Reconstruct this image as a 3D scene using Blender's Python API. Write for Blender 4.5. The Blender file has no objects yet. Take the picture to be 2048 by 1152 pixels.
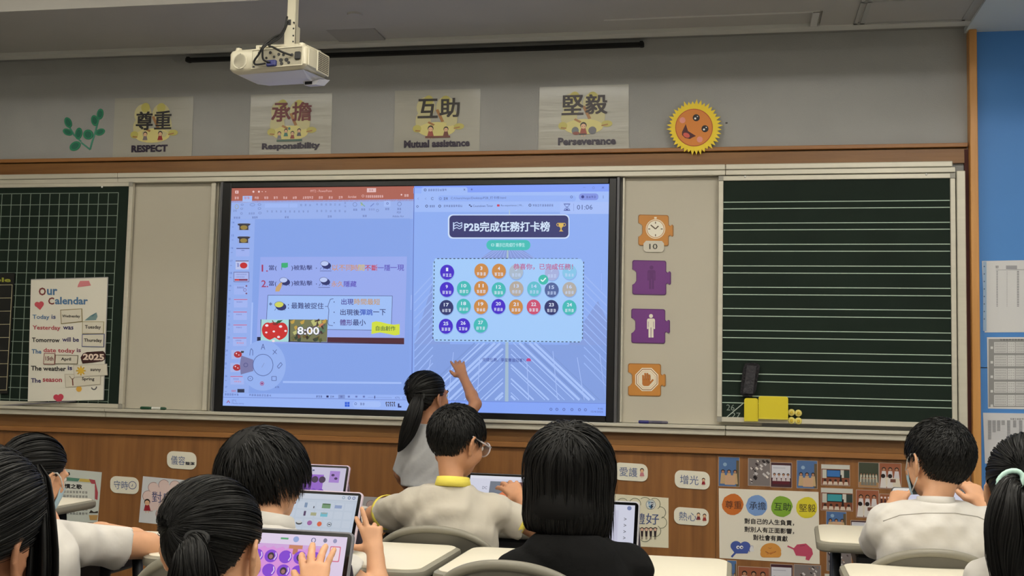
import bpy, math, random
import numpy as np
from mathutils import Vector, Matrix
random.seed(7); RNG = np.random.default_rng(7)
SC = bpy.context.scene
COL = SC.collection
V = Vector
# ------------------------------------------------------------------ camera (fitted to the board wall, wall plane y = 0)
CAM = np.array([2.47959, -5.32453, 1.18967]); YAW, PITCH, ROLL, FPX = -0.19249, 0.07995, 0.02156, 2300.0
def _basis():
    cy, sy = math.cos(YAW), math.sin(YAW); cp, sp = math.cos(PITCH), math.sin(PITCH); cr, sr = math.cos(ROLL), math.sin(ROLL)
    f = np.array([sy*cp, cy*cp, sp]); r = np.array([cy, -sy, 0.]); u = np.cross(r, f)
    return cr*r+sr*u, -sr*r+cr*u, f
CR, CU, CF = _basis()
def at(px, py, Y=0.0):
    """world point where the photograph's pixel meets the vertical plane y = Y"""
    d = CR*(px-1024)/FPX - CU*(py-576)/FPX + CF
    t = (Y-CAM[1])/d[1]
    return V((CAM+d*t).tolist())
def atz(px, py, Z):
    d = CR*(px-1024)/FPX - CU*(py-576)/FPX + CF
    t = (Z-CAM[2])/d[2]
    return V((CAM+d*t).tolist())
cam = bpy.data.cameras.new('camera'); cam.sensor_width = 36.0; cam.lens = FPX/2048*36.0; cam.clip_start = 0.05
co = bpy.data.objects.new('camera', cam); COL.objects.link(co)
m = Matrix((( CR[0], CU[0], -CF[0], CAM[0]), (CR[1], CU[1], -CF[1], CAM[1]), (CR[2], CU[2], -CF[2], CAM[2]), (0, 0, 0, 1)))
co.matrix_world = m; SC.camera = co
# ------------------------------------------------------------------ light and exposure
SC.view_settings.view_transform = 'Standard'; SC.view_settings.look = 'None'
SC.view_settings.exposure = 0.0; SC.view_settings.gamma = 1.0; SC.view_settings.use_curve_mapping = False
w = bpy.data.worlds.new('world'); SC.world = w; w.use_nodes = True
w.node_tree.nodes['Background'].inputs[0].default_value = (0.9, 0.95, 1, 1); w.node_tree.nodes['Background'].inputs[1].default_value = 0.05
LAMPS = [(-0.6, -1.95, 0.5), (1.4, -1.95, 0.8), (3.6, -1.95, 1.25), (-0.6, -4.2, 0.65), (1.5, -4.2, 0.95), (3.6, -4.2, 1.3), (0.2, -6.6, 0.7), (3.0, -6.6, 1.0)]
LAMP_W = 19
for i, (x, y, k) in enumerate(LAMPS):
    l = bpy.data.lights.new('ceiling_lamp', 'AREA'); l.shape = 'RECTANGLE'; l.size = 1.2; l.size_y = 0.28
    l.energy = LAMP_W*k; l.color = (1.0, 0.985, 0.95)
    o = bpy.data.objects.new('ceiling_lamp', l); o.location = (x, y, 3.07); COL.objects.link(o)
    l2 = l.copy(); l2.energy = LAMP_W*1.05; o2 = bpy.data.objects.new('added_ceiling_fill', l2); o2.location = (x, y, 2.88); o2.rotation_euler = (math.pi, 0, 0); COL.objects.link(o2)  # added upward fill that brightens the main ceiling, not a fixture of the room

# ------------------------------------------------------------------ helpers
def lin(c):
    c = c/255.0
    return c/12.92 if c <= 0.04045 else ((c+0.055)/1.055)**2.4
_M = {}
def mat(name, rgb, rough=0.6, metal=0.0, emit=0.0, noise=0.0, nscale=8.0, stretch=None, bump=0.0, bscale=60.0, spec=0.5, coat=0.0, sheen=0.0, alpha=1.0, rgb2=None):
    key = (name, tuple(rgb), rough, emit)
    if key in _M: return _M[key]
    M = bpy.data.materials.new(name); M.use_nodes = True; nt = M.node_tree; b = nt.nodes['Principled BSDF']
    L = tuple(lin(c) for c in rgb)
    b.inputs['Base Color'].default_value = (*L, 1); b.inputs['Roughness'].default_value = rough; b.inputs['Metallic'].default_value = metal
    b.inputs['Specular IOR Level'].default_value = spec
    if coat: b.inputs['Coat Weight'].default_value = coat; b.inputs['Coat Roughness'].default_value = 0.08
    if sheen: b.inputs['Sheen Weight'].default_value = sheen
    if emit:
        b.inputs['Base Color'].default_value = (0.01, 0.01, 0.012, 1)
        b.inputs['Emission Color'].default_value = (*L, 1); b.inputs['Emission Strength'].default_value = emit
    if alpha < 1: b.inputs['Alpha'].default_value = alpha
    if noise or bump:
        tc = nt.nodes.new('ShaderNodeTexCoord'); mp = nt.nodes.new('ShaderNodeMapping')
        nt.links.new(tc.outputs['Object'], mp.inputs[0])
        if stretch: mp.inputs['Scale'].default_value = stretch
    if noise:
        n = nt.nodes.new('ShaderNodeTexNoise'); n.inputs['Scale'].default_value = nscale; n.inputs['Detail'].default_value = 5
        nt.links.new(mp.outputs[0], n.inputs[0])
        r = nt.nodes.new('ShaderNodeValToRGB')
        lo = tuple(max(0, v*(1-noise)) for v in L); hi = tuple(min(1, v*(1+noise)) for v in L)
        if rgb2: lo = tuple(lin(c) for c in rgb2); hi = L
        r.color_ramp.elements[0].position = 0.3; r.color_ramp.elements[1].position = 0.7
        r.color_ramp.elements[0].color = (*lo, 1); r.color_ramp.elements[1].color = (*hi, 1)
        nt.links.new(n.outputs[0], r.inputs[0]); nt.links.new(r.outputs[0], b.inputs['Base Color'])
    if bump:
        n2 = nt.nodes.new('ShaderNodeTexNoise'); n2.inputs['Scale'].default_value = bscale; n2.inputs['Detail'].default_value = 3
        nt.links.new(mp.outputs[0], n2.inputs[0])
        bp = nt.nodes.new('ShaderNodeBump'); bp.inputs['Strength'].default_value = bump; bp.inputs['Distance'].default_value = 0.01
        nt.links.new(n2.outputs[0], bp.inputs['Height']); nt.links.new(bp.outputs[0], b.inputs['Normal'])
    _M[key] = M
    return M
def wood(name, rgb, rgb2, axis, rough=0.45):
    """long-grain veneer: noise stretched along the axis, with finer pores"""
    st = {'x': (0.8, 14, 14), 'z': (14, 14, 0.8)}[axis]
    M = mat(name, rgb, rough=rough, noise=0.3, nscale=2.2, stretch=st, bump=0.06, bscale=14, rgb2=rgb2)
    return M
def tag(o, label=None, cat=None, group=None, kind=None):
    if label: o['label'] = label
    if cat: o['category'] = cat
    if group: o['group'] = group
    if kind: o['kind'] = kind
    return o
def mesh_obj(name, verts, faces, m, parent=None, smooth=False, mats=None, fm=None):
    me = bpy.data.meshes.new(name)
    me.from_pydata([tuple(v) for v in verts], [], [tuple(f) for f in faces])
    for x in (mats or [m]): me.materials.append(x)
    if fm is not None: me.polygons.foreach_set('material_index', fm)
    if smooth: me.polygons.foreach_set('use_smooth', [True]*len(me.polygons))
    me.update()
    o = bpy.data.objects.new(name, me); COL.objects.link(o)
    if parent is not None: setpar(o, parent)
    return o
def setpar(o, p):
    o.parent = p; o.matrix_parent_inverse = PM[p.name].inverted() if p.name in PM else Matrix.Identity(4)
PM = {}
def thing(name, label, cat, loc=(0, 0, 0), rz=0.0, group=None):
    o = bpy.data.objects.new(name, None); COL.objects.link(o); o.location = loc; o.rotation_euler = (0, 0, rz)
    o.empty_display_size = 0.05
    PM[o.name] = Matrix.Translation(V(loc)) @ Matrix.Rotation(rz, 4, 'Z')     # parts are written in world space
    return tag(o, label, cat, group)
class MB:
    """collects simple solids into one mesh"""
    def __init__(s): s.v = []; s.f = []; s.mi = []; s.cur = 0
    def add(s, vs, fs):
        n = len(s.v); s.v += [tuple(v) for v in vs]; s.f += [tuple(i+n for i in f) for f in fs]; s.mi += [s.cur]*len(fs); return s
    def box(s, x0, x1, y0, y1, z0, z1, bev=0.0):
        if x0 > x1: x0, x1 = x1, x0
        if y0 > y1: y0, y1 = y1, y0
        if z0 > z1: z0, z1 = z1, z0
        if not bev:
            vs = [(x, y, z) for x in (x0, x1) for y in (y0, y1) for z in (z0, z1)]
            return s.add(vs, [(0, 1, 3, 2), (4, 6, 7, 5), (0, 4, 5, 1), (2, 3, 7, 6), (0, 2, 6, 4), (1, 5, 7, 3)])
        b = min(bev, (x1-x0)/2.01, (y1-y0)/2.01, (z1-z0)/2.01); vs = []; fs = []
        idx = {}
        for sx in (0, 1):
            for sy in (0, 1):
                for sz in (0, 1):
                    X, Y, Z = (x0, x1)[sx], (y0, y1)[sy], (z0, z1)[sz]; dx, dy, dz = (b, -b)[sx], (b, -b)[sy], (b, -b)[sz]
                    for a, p in enumerate(((X, Y+dy, Z+dz), (X+dx, Y, Z+dz), (X+dx, Y+dy, Z))):
                        idx[sx, sy, sz, a] = len(vs); vs.append(p)
        for k in (0, 1):
            fs.append([idx[k, 0, 0, 0], idx[k, 1, 0, 0], idx[k, 1, 1, 0], idx[k, 0, 1, 0]][::(-1 if k == 0 else 1)])
            fs.append([idx[0, k, 0, 1], idx[1, k, 0, 1], idx[1, k, 1, 1], idx[0, k, 1, 1]][::(1 if k == 0 else -1)])
            fs.append([idx[0, 0, k, 2], idx[1, 0, k, 2], idx[1, 1, k, 2], idx[0, 1, k, 2]][::(-1 if k == 0 else 1)])
        for a in (0, 1):
            for c in (0, 1):
                fs.append([idx[0, a, c, 1], idx[1, a, c, 1], idx[1, a, c, 2], idx[0, a, c, 2]])
                fs.append([idx[a, 0, c, 0], idx[a, 1, c, 0], idx[a, 1, c, 2], idx[a, 0, c, 2]])
                fs.append([idx[a, c, 0, 0], idx[a, c, 1, 0], idx[a, c, 1, 1], idx[a, c, 0, 1]])
        for sx in (0, 1):
            for sy in (0, 1):
                for sz in (0, 1): fs.append([idx[sx, sy, sz, 0], idx[sx, sy, sz, 1], idx[sx, sy, sz, 2]])
        return s.add(vs, fs)
    def prism(s, pts, y0, y1):
        """outline of (x, z) points, extruded along y"""
        n = len(pts)
        vs = [(x, y0, z) for x, z in pts]+[(x, y1, z) for x, z in pts]
        fs = [tuple(range(n)), tuple(range(2*n-1, n-1, -1))]+[(i, (i+1) % n, n+(i+1) % n, n+i) for i in range(n)]
        return s.add(vs, fs)
    def prismz(s, pts, z0, z1):
        n = len(pts)
        vs = [(x, y, z0) for x, y in pts]+[(x, y, z1) for x, y in pts]
        fs = [tuple(range(n-1, -1, -1)), tuple(range(n, 2*n))]+[(i, (i+1) % n, n+(i+1) % n, n+i) for i in range(n)]
        return s.add(vs, fs)
    def tube(s, path, r, n=8, closed=False, caps=True):
        P = [V(p) for p in path]; R = r if isinstance(r, (list, tuple)) else [r]*len(P)
        vs = []; fs = []; up = V((0, 0, 1))
        K = len(P)
        for i, p in enumerate(P):
            a = P[(i-1) % K] if (closed or i > 0) else p; b = P[(i+1) % K] if (closed or i < K-1) else p
            t = (b-a).normalized()
            u = t.cross(up)
            if u.length < 0.05: u = t.cross(V((0, 1, 0)))
            u.normalize(); w_ = u.cross(t)
            for k in range(n):
                A = 2*math.pi*k/n; vs.append(p+u*math.cos(A)*R[i]+w_*math.sin(A)*R[i])
        for i in range(K if closed else K-1):
            j = (i+1) % K
            for k in range(n): fs.append((i*n+k, i*n+(k+1) % n, j*n+(k+1) % n, j*n+k))
        if not closed and caps: fs += [tuple(range(n-1, -1, -1)), tuple(range((K-1)*n, K*n))]
        return s.add(vs, fs)
    def ball(s, c, r, n=10, m_=7, M=None):
        c = V(c); r = V(r) if hasattr(r, '__len__') else V((r, r, r)); vs = []; fs = []
        for i in range(m_+1):
            th = math.pi*i/m_
            for k in range(n):
                ph = 2*math.pi*k/n; p = V((r.x*math.sin(th)*math.cos(ph), r.y*math.sin(th)*math.sin(ph), r.z*math.cos(th)))
                vs.append(c+(M @ p if M is not None else p))
        for i in range(m_):
            for k in range(n): fs.append((i*n+k, (i+1)*n+k, (i+1)*n+(k+1) % n, i*n+(k+1) % n))
        return s.add(vs, fs)
    def build(s, name, m, parent=None, smooth=False):
        mats = m if isinstance(m, list) else [m]
        return mesh_obj(name, s.v, s.f, None, parent, smooth, mats=mats, fm=s.mi)
def smooth_by_angle(o, deg=40):
    me = o.data
    me.polygons.foreach_set('use_smooth', [True]*len(me.polygons))
    try: me.set_sharp_from_angle(angle=math.radians(deg))
    except Exception: pass
    return o
# ---- lettering
_T = {}
def glyphs(s, bold):
    k = (s, bold)
    if k in _T: return _T[k]
    cu = bpy.data.curves.new('t', 'FONT'); cu.body = s; cu.resolution_u = 2; cu.offset = bold; cu.size = 1.0
    cu.fill_mode = 'BOTH'
    o = bpy.data.objects.new('t', cu); COL.objects.link(o)
    dg = bpy.context.evaluated_depsgraph_get(); me = o.evaluated_get(dg).to_mesh()
    n = len(me.vertices); a = np.zeros(n*3); me.vertices.foreach_get('co', a); a = a.reshape(-1, 3)[:, :2]
    fs = [tuple(p.vertices) for p in me.polygons]
    o.evaluated_get(dg).to_mesh_clear(); bpy.data.objects.remove(o); bpy.data.curves.remove(cu)
    if n:
        lo = a.min(0); hi = a.max(0); a = (a-lo)/np.maximum(hi-lo, 1e-6)
    _T[k] = (a, fs); return _T[k]
PAINT = {}
def paint(rgb, emit=0.0, rough=0.5, coat=0.0):
    rgb = tuple(int(v) for v in rgb); k = (rgb, emit, rough, coat)
    if k not in PAINT: PAINT[k] = mat('print_ink' if not emit else 'lit_pixels', rgb, rough=rough, emit=emit, coat=coat)
    return PAINT[k]
class Print:
    """flat print laid on a real surface: coordinates (a, b) are turned into the surface's plane by fn(a, b, height)"""
    def __init__(s, fn, emit=0.0, rough=0.5, coat=0.0, eps=0.0005, base=0.0):
        s.fn = fn; s.e = emit; s.r = rough; s.c = coat; s.eps = eps; s.base = base; s.v = []; s.f = []; s.mi = []; s.m = []
    def _m(s, rgb):
        m_ = paint(rgb, s.e, s.r, s.c)
        if m_ not in s.m: s.m.append(m_)
        return s.m.index(m_)
    def poly(s, pts, rgb, lay=1):
        n = len(s.v); hh = s.base+lay*s.eps+(len(s.f) % 50)*s.eps*0.012; s.v += [s.fn(a, b, hh) for a, b in pts]; s.f.append(tuple(range(n, n+len(pts)))); s.mi.append(s._m(rgb)); return s
    def rect(s, x0, y0, x1, y1, rgb, lay=1): return s.poly([(x0, y0), (x0, y1), (x1, y1), (x1, y0)], rgb, lay)
    def rrect(s, x0, y0, x1, y1, r, rgb, lay=1):
        pts = []
        for cx, cy, a0 in ((x1-r, y0+r, -90), (x1-r, y1-r, 0), (x0+r, y1-r, 90), (x0+r, y0+r, 180)):
            for k in range(6): a = math.radians(a0+18*k); pts.append((cx+r*math.cos(a), cy+r*math.sin(a)))
        return s.poly(pts[::-1], rgb, lay)
    def disc(s, x, y, rx, rgb, lay=1, ry=None, n=20, a0=0, a1=360, rot=0):
        ry = ry or rx; cr, sr = math.cos(math.radians(rot)), math.sin(math.radians(rot)); pts = []
        full = (a1-a0) >= 360
        for k in range(n if full else n+1):
            a = math.radians(a0+(a1-a0)*k/n); u, v_ = rx*math.cos(a), ry*math.sin(a); pts.append((x+u*cr-v_*sr, y+u*sr+v_*cr))
        return s.poly(pts, rgb, lay)
    def line(s, pts, w_, rgb, lay=1, closed=False):
        if closed: pts = list(pts)+[pts[0]]
        for (xa, ya), (xb, yb) in zip(pts, pts[1:]):
            d = math.hypot(xb-xa, yb-ya) or 1e-9; nx, ny = -(yb-ya)/d*w_/2, (xb-xa)/d*w_/2
            s.poly([(xa+nx, ya+ny), (xb+nx, yb+ny), (xb-nx, yb-ny), (xa-nx, ya-ny)], rgb, lay)
        return s
    def arc(s, x, y, rx, w_, rgb, lay=1, a0=0, a1=360, n=20, ry=None):
        ry = ry or rx
        return s.line([(x+rx*math.cos(math.radians(a0+(a1-a0)*k/n)), y+ry*math.sin(math.radians(a0+(a1-a0)*k/n))) for k in range(n+1)], w_, rgb, lay)
    def text(s, t, x0, x1, yc, h, rgb, lay=2, bold=0.0, slope=0.0):
        cjk = any(ord(ch) > 0x2E80 for ch in t)
        a, fs = glyphs(t, 0.0 if cjk else bold)
        if not len(a): return s
        mi = s._m(rgb); q = h*bold*1.1
        for k, (ox, oy) in enumerate(((0, 0),) if not (cjk and bold) else ((-q, -q), (q, -q), (-q, q), (q, q))):
            n = len(s.v)
            for u, v_ in a: s.v.append(s.fn(x0+(x1-x0)*u+ox, yc+oy+h*(0.5-v_)+slope*(u-0.5)*(x1-x0), s.base+(lay+0.7+0.07*k)*s.eps))
            s.f += [tuple(i+n for i in f) for f in fs]; s.mi += [mi]*len(fs)
        return s
    def blur_text(s, x0, x1, yc, h, rgb, lay=2, n=3, seed=0, slope=0.0):
        """too small to read: little dense strokes, one block per character"""
        R = random.Random(seed*31+int(x0)); w_ = (x1-x0)/n; t = max(h*0.13, 0.35)
        for k in range(n):
            a = x0+w_*(k+0.08); b = x0+w_*(k+0.9); c = yc+slope*((a+b)/2-(x0+x1)/2)
            for q in (-0.4, 0.0, 0.4):
                if R.random() < 0.9: s.rect(a+R.random()*w_*0.15, c+q*h-t/2, b-R.random()*w_*0.15, c+q*h+t/2, rgb, lay)
            for q in (0.2, 0.65):
                xx = a+(b-a)*(q+R.random()*0.15); s.rect(xx, c-h*0.45, xx+t, c+h*0.45, rgb, lay)
        return s
    def build(s, name, parent=None):
        return mesh_obj(name, s.v, s.f, None, parent, mats=s.m, fm=s.mi)
def wallfn(Y):
    """photo-measured coordinates on the wall plane y = Y (a real vertical plane)"""
    def f(a, b, h): p = at(a, b, Y); return (p.x, Y-h, p.z)
    return f
def slopeat(px, py):
    p = at(px, py); r, u, f = CR, CU, CF
    def pr(q):
        v_ = np.array(q)-CAM; return FPX*(v_@r)/(v_@f), -FPX*(v_@u)/(v_@f)
    a = pr((p.x-0.05, 0, p.z)); b = pr((p.x+0.05, 0, p.z)); return (b[1]-a[1])/(b[0]-a[0])
class WP(Print):
    def __init__(s, Y, **k): super().__init__(wallfn(Y), **k)
    def text(s, t, x0, x1, yc, h, rgb, lay=2, bold=0.0, slope=None):
        return super().text(t, x0, x1, yc, h, rgb, lay, bold, slopeat((x0+x1)/2, yc) if slope is None else slope)
def plate(pts, Y, th, m, name, parent=None):
    """flat cut-out (outline measured on the wall) with real thickness th, back at y = Y"""
    q = [at(a, b, Y-th) for a, b in pts]
    mb = MB(); mb.prism([(p.x, p.z) for p in q], Y-th, Y)
    return mb.build(name, m, parent)

# ------------------------------------------------------------------ materials
WALL = mat('wall_fabric', (158, 158, 156), 0.9, noise=0.04, nscale=3, bump=0.15, bscale=220)
BAND = mat('bulkhead_paint', (168, 166, 162), 0.85, noise=0.03, nscale=3)
CEIL = mat('ceiling_paint', (225, 217, 196), 0.9, noise=0.03, nscale=2)
TRIMW = mat('cove_trim', (196, 196, 192), 0.7)
WOODX = wood('oak_rail', (136, 94, 48), (116, 76, 36), 'x')
WOODL = wood('oak_ledge', (158, 108, 58), (140, 92, 46), 'x')
WOODZ = wood('oak_panel', (148, 99, 52), (122, 79, 40), 'z')
WOODV = wood('oak_post', (204, 148, 84), (184, 130, 68), 'z')
ALU = mat('satin_aluminium', (200, 195, 180), 0.42, metal=0.25, noise=0.04, nscale=12, stretch=(0.3, 4, 4))
ALUD = mat('grey_aluminium', (150, 147, 138), 0.5, metal=0.2)
WB = mat('whiteboard_enamel', (184, 178, 163), 0.5, noise=0.02, nscale=2)
GREEN = mat('green_enamel', (24, 36, 29), 0.75, noise=0.12, nscale=5, spec=0.2)
LINE = mat('board_line', (176, 196, 180), 0.7)
BLACK = mat('black_bezel', (12, 12, 16), 0.3)
DARK = mat('dark_gap', (14, 10, 9), 0.9)
BLUE = mat('blue_laminate', (71, 132, 203), 0.55, noise=0.03, nscale=2)
FLOOR = mat('floor_vinyl', (138, 136, 130), 0.5, noise=0.1, nscale=6)
PAPER = mat('white_paper', (222, 218, 205), 0.7)
LAMI = mat('laminated_sheet', (166, 164, 154), 0.28, coat=0.12, bump=0.5, bscale=3, stretch=(0.5, 1, 5), spec=0.4)
CARD = mat('white_card', (226, 216, 190), 0.6)

# ------------------------------------------------------------------ the room
def struct(name, mb, m, parent=None, label=None):
    o = mb.build(name, m, parent)
    if parent is None: o['kind'] = 'structure'
    if label: o['label'] = label
    return o
XL, XR, YB, ZC = -3.2, 4.9, -8.6, 3.1
struct('floor', MB().box(XL, XR, YB, 0.1, -0.1, 0), FLOOR, label='beige vinyl classroom floor')
struct('wall_front', MB().box(XL, XR, 0.0, 0.12, 0, ZC+0.1), WALL, label='grey fabric covered front wall above the boards')
struct('wall_left', MB().box(XL-0.12, XL, YB, 0.12, 0, ZC+0.1), mat('side_wall', (186, 186, 182), 0.9), label='plain side wall at the left')
struct('wall_right', MB().box(XR, XR+0.12, YB, 0.12, 0, ZC+0.1), mat('side_wall', (186, 186, 182), 0.9), label='plain side wall at the right')
struct('wall_back', MB().box(XL, XR, YB-0.12, YB, 0, ZC+0.1), mat('side_wall', (186, 186, 182), 0.9), label='plain wall behind the pupils')
struct('ceiling', MB().box(XL, XR, YB, 0.12, ZC, ZC+0.1), CEIL, label='cream main ceiling')
ZB = 2.792
bk = thing('trim_1', 'grey ceiling bulkhead running above the board wall with slot and access panel', 'bulkhead', (1, -0.4, ZB)); bk['kind'] = 'structure'; del bk['category']
b = MB(); b.box(XL, 3.478, -0.80, -0.36, ZB, ZC); b.box(2.84, 3.478, -0.36, -0.145, ZB, ZC); b.box(XL, 2.84, -0.36, -0.145, ZB+0.012, ZC)
b.build('soffit', BAND, bk)
MB().box(XL, 3.478, -0.155, -0.09, ZB-0.006, ZC).build('edge_strip', TRIMW, bk)
MB().box(XL, 3.478, -0.09, 0.0, ZB+0.012, ZC).build('shadow_gap', mat('gap_paint', (140, 140, 138), 0.9), bk)
b = MB(); b.box(0.60, 0.83, -0.345, -0.16, ZB+0.004, ZB+0.02); b.build('access_flap', mat('flap_grey', (150, 148, 144), 0.8), bk)
b = MB()
for x0, x1, y0, y1 in ((2.80, 2.828, -0.36, -0.155), (1.9, 2.828, -0.362, -0.35)): b.box(x0, x1, y0, y1, ZB-0.004, ZB+0.014)
b.build('slot_frame', TRIMW, bk)
b = MB(); g = 0.02
for x0, x1, y0, y1 in ((2.985, 3.0, -0.6, -0.165), (3.012, 3.03, -0.6, -0.165), (3.435, 3.45, -0.6, -0.165), (2.985, 3.45, -0.18, -0.165), (2.985, 3.45, -0.47, -0.46)): b.box(x0, x1, y0, y1, ZB-0.006, ZB+0.001)
b.build('panel_frame', mat('panel_frame', (160, 160, 156), 0.7), bk)
MB().box(3.03, 3.435, -0.46, -0.18, ZB-0.003, ZB+0.001).build('access_panel', BAND, bk)
struct('trim_2', MB().box(3.478, XR, -1.1, 0.0, ZB-0.012, ZC), mat('side_ceiling_blue_bounce', (196, 206, 214), 0.8), label='pale ceiling strip tinted with bounce light from the blue wall panels')  # blue light bounced off the panels is put into this strip's colour
# small ceiling disc (sprinkler cover)
p = atz(710, 28, ZB)
b = MB(); b.tube([(p.x, p.y, ZB+0.001), (p.x, p.y, ZB-0.008)], [0.036, 0.033], 20)
o = b.build('sprinkler_cover', BAND); tag(o, 'small round flush disc on the grey bulkhead right of the projector pole', 'ceiling fitting')
# wood rails, aluminium rail, tray
XW = 3.482
wr = MB(); wr.box(XL, XW, -0.035, 0, 2.259, 2.277, 0.002); struct('trim_3', wr, WOODL, label='light oak ledge along the top of the boards')
struct('trim_4', MB().box(XL, XW, -0.018, 0, 2.190, 2.255), WOODX, label='dark oak fascia under the ledge')
struct('trim_5', MB().box(XL, XW, -0.006, 0, 2.25, 2.262), DARK)
seam = [XL, at(234, 360, -0.05).x, at(1451, 345, -0.05).x, at(1906, 340, -0.05).x]
al = thing('trim_6', 'satin aluminium top rail carrying the sliding boards', 'rail', (1, 0, 2.16)); al['kind'] = 'structure'; del al['category']
for x0, x1 in zip(seam, seam[1:]):
    b = MB(); b.box(x0+0.001, x1-0.001, -0.052, 0, 2.168, 2.193, 0.003); b.box(x0+0.001, x1+0.012*(x1 > 3)-0.001, -0.046, 0, 2.144, 2.167, 0.002)
    b.build('rail_section', ALU, al)
tr = thing('trim_7', 'aluminium chalk tray along the foot of the boards', 'tray', (1, 0, 0.98)); tr['kind'] = 'structure'; del tr['category']
ts = [XL, at(211, 828, -0.06).x, at(1451, 862, -0.06).x, 3.478]
for x0, x1 in zip(ts, ts[1:]):
    b = MB(); b.box(x0+0.001, x1-0.001, -0.075, 0, 0.990, 1.006, 0.003); b.box(x0+0.001, x1-0.001, -0.062, 0, 0.963, 0.989, 0.003)
    b.build('tray_section', ALU, tr)
struct('trim_8', MB().box(XL, XW, -0.028, 0, 0.905, 0.962), WOODX, label='oak fascia below the tray')
struct('trim_9', MB().box(XL, XW, -0.034, 0, 0.878, 0.904, 0.003), WOODL, label='narrow oak moulding above the lower panels')
ws = thing('trim_10', 'oak veneer panels below the boards', 'panelling', (1, 0, 0.5)); ws['kind'] = 'structure'; del ws['category']
xs = [XL, -1.2, 0.0, 1.2, 2.40, XW]
for x0, x1 in zip(xs, xs[1:]): MB().box(x0+0.0006, x1-0.0006, -0.016, 0, 0.09, 0.876).build('wood_panel', WOODZ, ws)
struct('baseboard_front', MB().box(XL, XW, -0.024, 0, 0, 0.09), WOODX)
struct('trim_11', MB().box(3.487, 3.520, -0.06, 0, 0, ZB-0.012, 0.003), WOODV, label='tall oak post between the boards and the blue panels')
struct('trim_12', MB().box(3.470, 3.487, -0.02, 0, 0.96, 2.25), mat('maroon_gap', (70, 30, 26), 0.8))
zj = at(1955, 735, -0.012).z
for i, (a, c) in enumerate(((0.0, zj-0.002), (zj+0.002, ZB-0.012))):
    struct('trim_%d' % (13+i), MB().box(3.520, XR, -0.012, 0, a, c), BLUE, label=('lower' if i == 0 else 'upper')+' blue laminate wall panel')

# ------------------------------------------------------------------ boards
def board(name, label, px0, px1, py0, py1, Y, m, fr=0.022, left=True, right=True, topbar=True):
    a = at(px0, py0, Y); c = at(px1, py1, Y); t = thing(name, label, 'board', (a.x, Y, c.z))
    x0, x1, z0, z1 = a.x, c.x, c.z, a.z
    MB().box(x0, x1, Y, Y+0.018, z0, z1).build('panel', m, t)
    b = MB()
    b.box(x0-fr, x1+fr, Y-0.008, Y+0.018, z0-fr, z0, 0.002); b.box(x0-fr, x1+fr, Y-0.008, Y+0.018, z1, z1+fr, 0.002)
    b.box(x0-fr, x0, Y-0.008, Y+0.018, z0, z1, 0.002); b.box(x1, x1+fr, Y-0.008, Y+0.018, z0, z1, 0.002)
    b.build('frame', ALU, t)
    for cx in (x0-fr, x1):
        for cz in (z1, z0-fr): MB().box(cx, cx+fr, Y-0.010, Y-0.007, cz, cz+fr).build('frame_corner', ALUD, t)
    return t, x0, x1, z0, z1
def at_x(px, Y): return at(px, 600, Y).x
# fixed whiteboards behind, one each side of the screen
a = at(238, 372, -0.006); c = at(440, 826, -0.006)
t = thing('whiteboard', 'plain cream whiteboard panel between the gridded blackboard and the screen', 'whiteboard', (a.x, 0, c.z))
MB().box(-0.75, -0.062, -0.010, -0.001, 1.008, 2.142).build('panel', WB, t)
MB().box(-0.095, -0.070, -0.030, -0.001, 1.008, 2.142, 0.003).build('edge_profile', ALU, t)
t = thing('whiteboard', 'plain cream whiteboard panel carrying the four puzzle magnets, right of the screen', 'whiteboard', (2.2, 0, 1.0))
MB().box(1.96, 2.6, -0.010, -0.001, 1.008, 2.142).build('panel', WB, t)
MB().box(1.962, 1.972, -0.028, -0.001, 1.008, 2.142, 0.002).build('edge_profile', ALU, t)
# green board with stave lines (right)
gb, gx0, gx1, gz0, gz1 = board('blackboard', 'green blackboard with ruled stave lines at the right of the wall', 1447, 1904, 362, 846, -0.036, GREEN)
ys = [404.5, 417.8, 446.7, 460, 488.8, 502.5, 531.7, 545.8, 574.2, 588.8, 616.7, 631.7, 660.4, 675, 703.3, 718.8, 746.7, 761.7, 790.8, 805]
b = MB()
for y_ in ys:
    z = at(1447, y_, -0.036).z; b.box(gx0+0.001, gx1-0.001, -0.0368, -0.036, z-0.0019, z+0.0019)
o = b.build('stave_lines', LINE, gb)
# vertical outer profile right of it
struct('trim_15', MB().box(gx1+0.026, 3.468, -0.05, 0, 0.99, 2.15, 0.003), ALU, label='aluminium end profile of the board system')
# grid board (left)
lb, lx0, lx1, lz0, lz1 = board('blackboard', 'green blackboard ruled with a white square grid at the left of the wall', -420, 238, 381, 808, -0.036, GREEN)
b = MB()
gx = at(237, 386, -0.036).x; sp = (gx-at(20/4.43, 389, -0.036).x)/12.0; gz = at(237, 385.3, -0.036).z; sz = (gz-at(232, 340+1120/4.43, -0.036).z)/9.0
k = 0
while gx-k*sp > lx0: b.box(gx-k*sp-0.0017, gx-k*sp+0.0017, -0.0368, -0.036, lz0+0.002, gz); k += 1
k = 0
while gz-k*sz > lz0: b.box(lx0, gx, -0.0369, -0.0361, gz-k*sz-0.0017, gz-k*sz+0.0017); k += 1
b.build('grid_lines', mat('grid_line', (124, 140, 127), 0.7), lb)
for px_, py_ in ((203, 372.6), (1490, 351.5), (1853, 347)):
    p = at(px_, py_, -0.05); o = MB().ball((p.x, -0.045, p.z-0.003), 0.005).build('hanger_stud', mat('stud', (230, 230, 225), 0.4), lb if px_ < 400 else gb)
exec_marks = None

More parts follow.
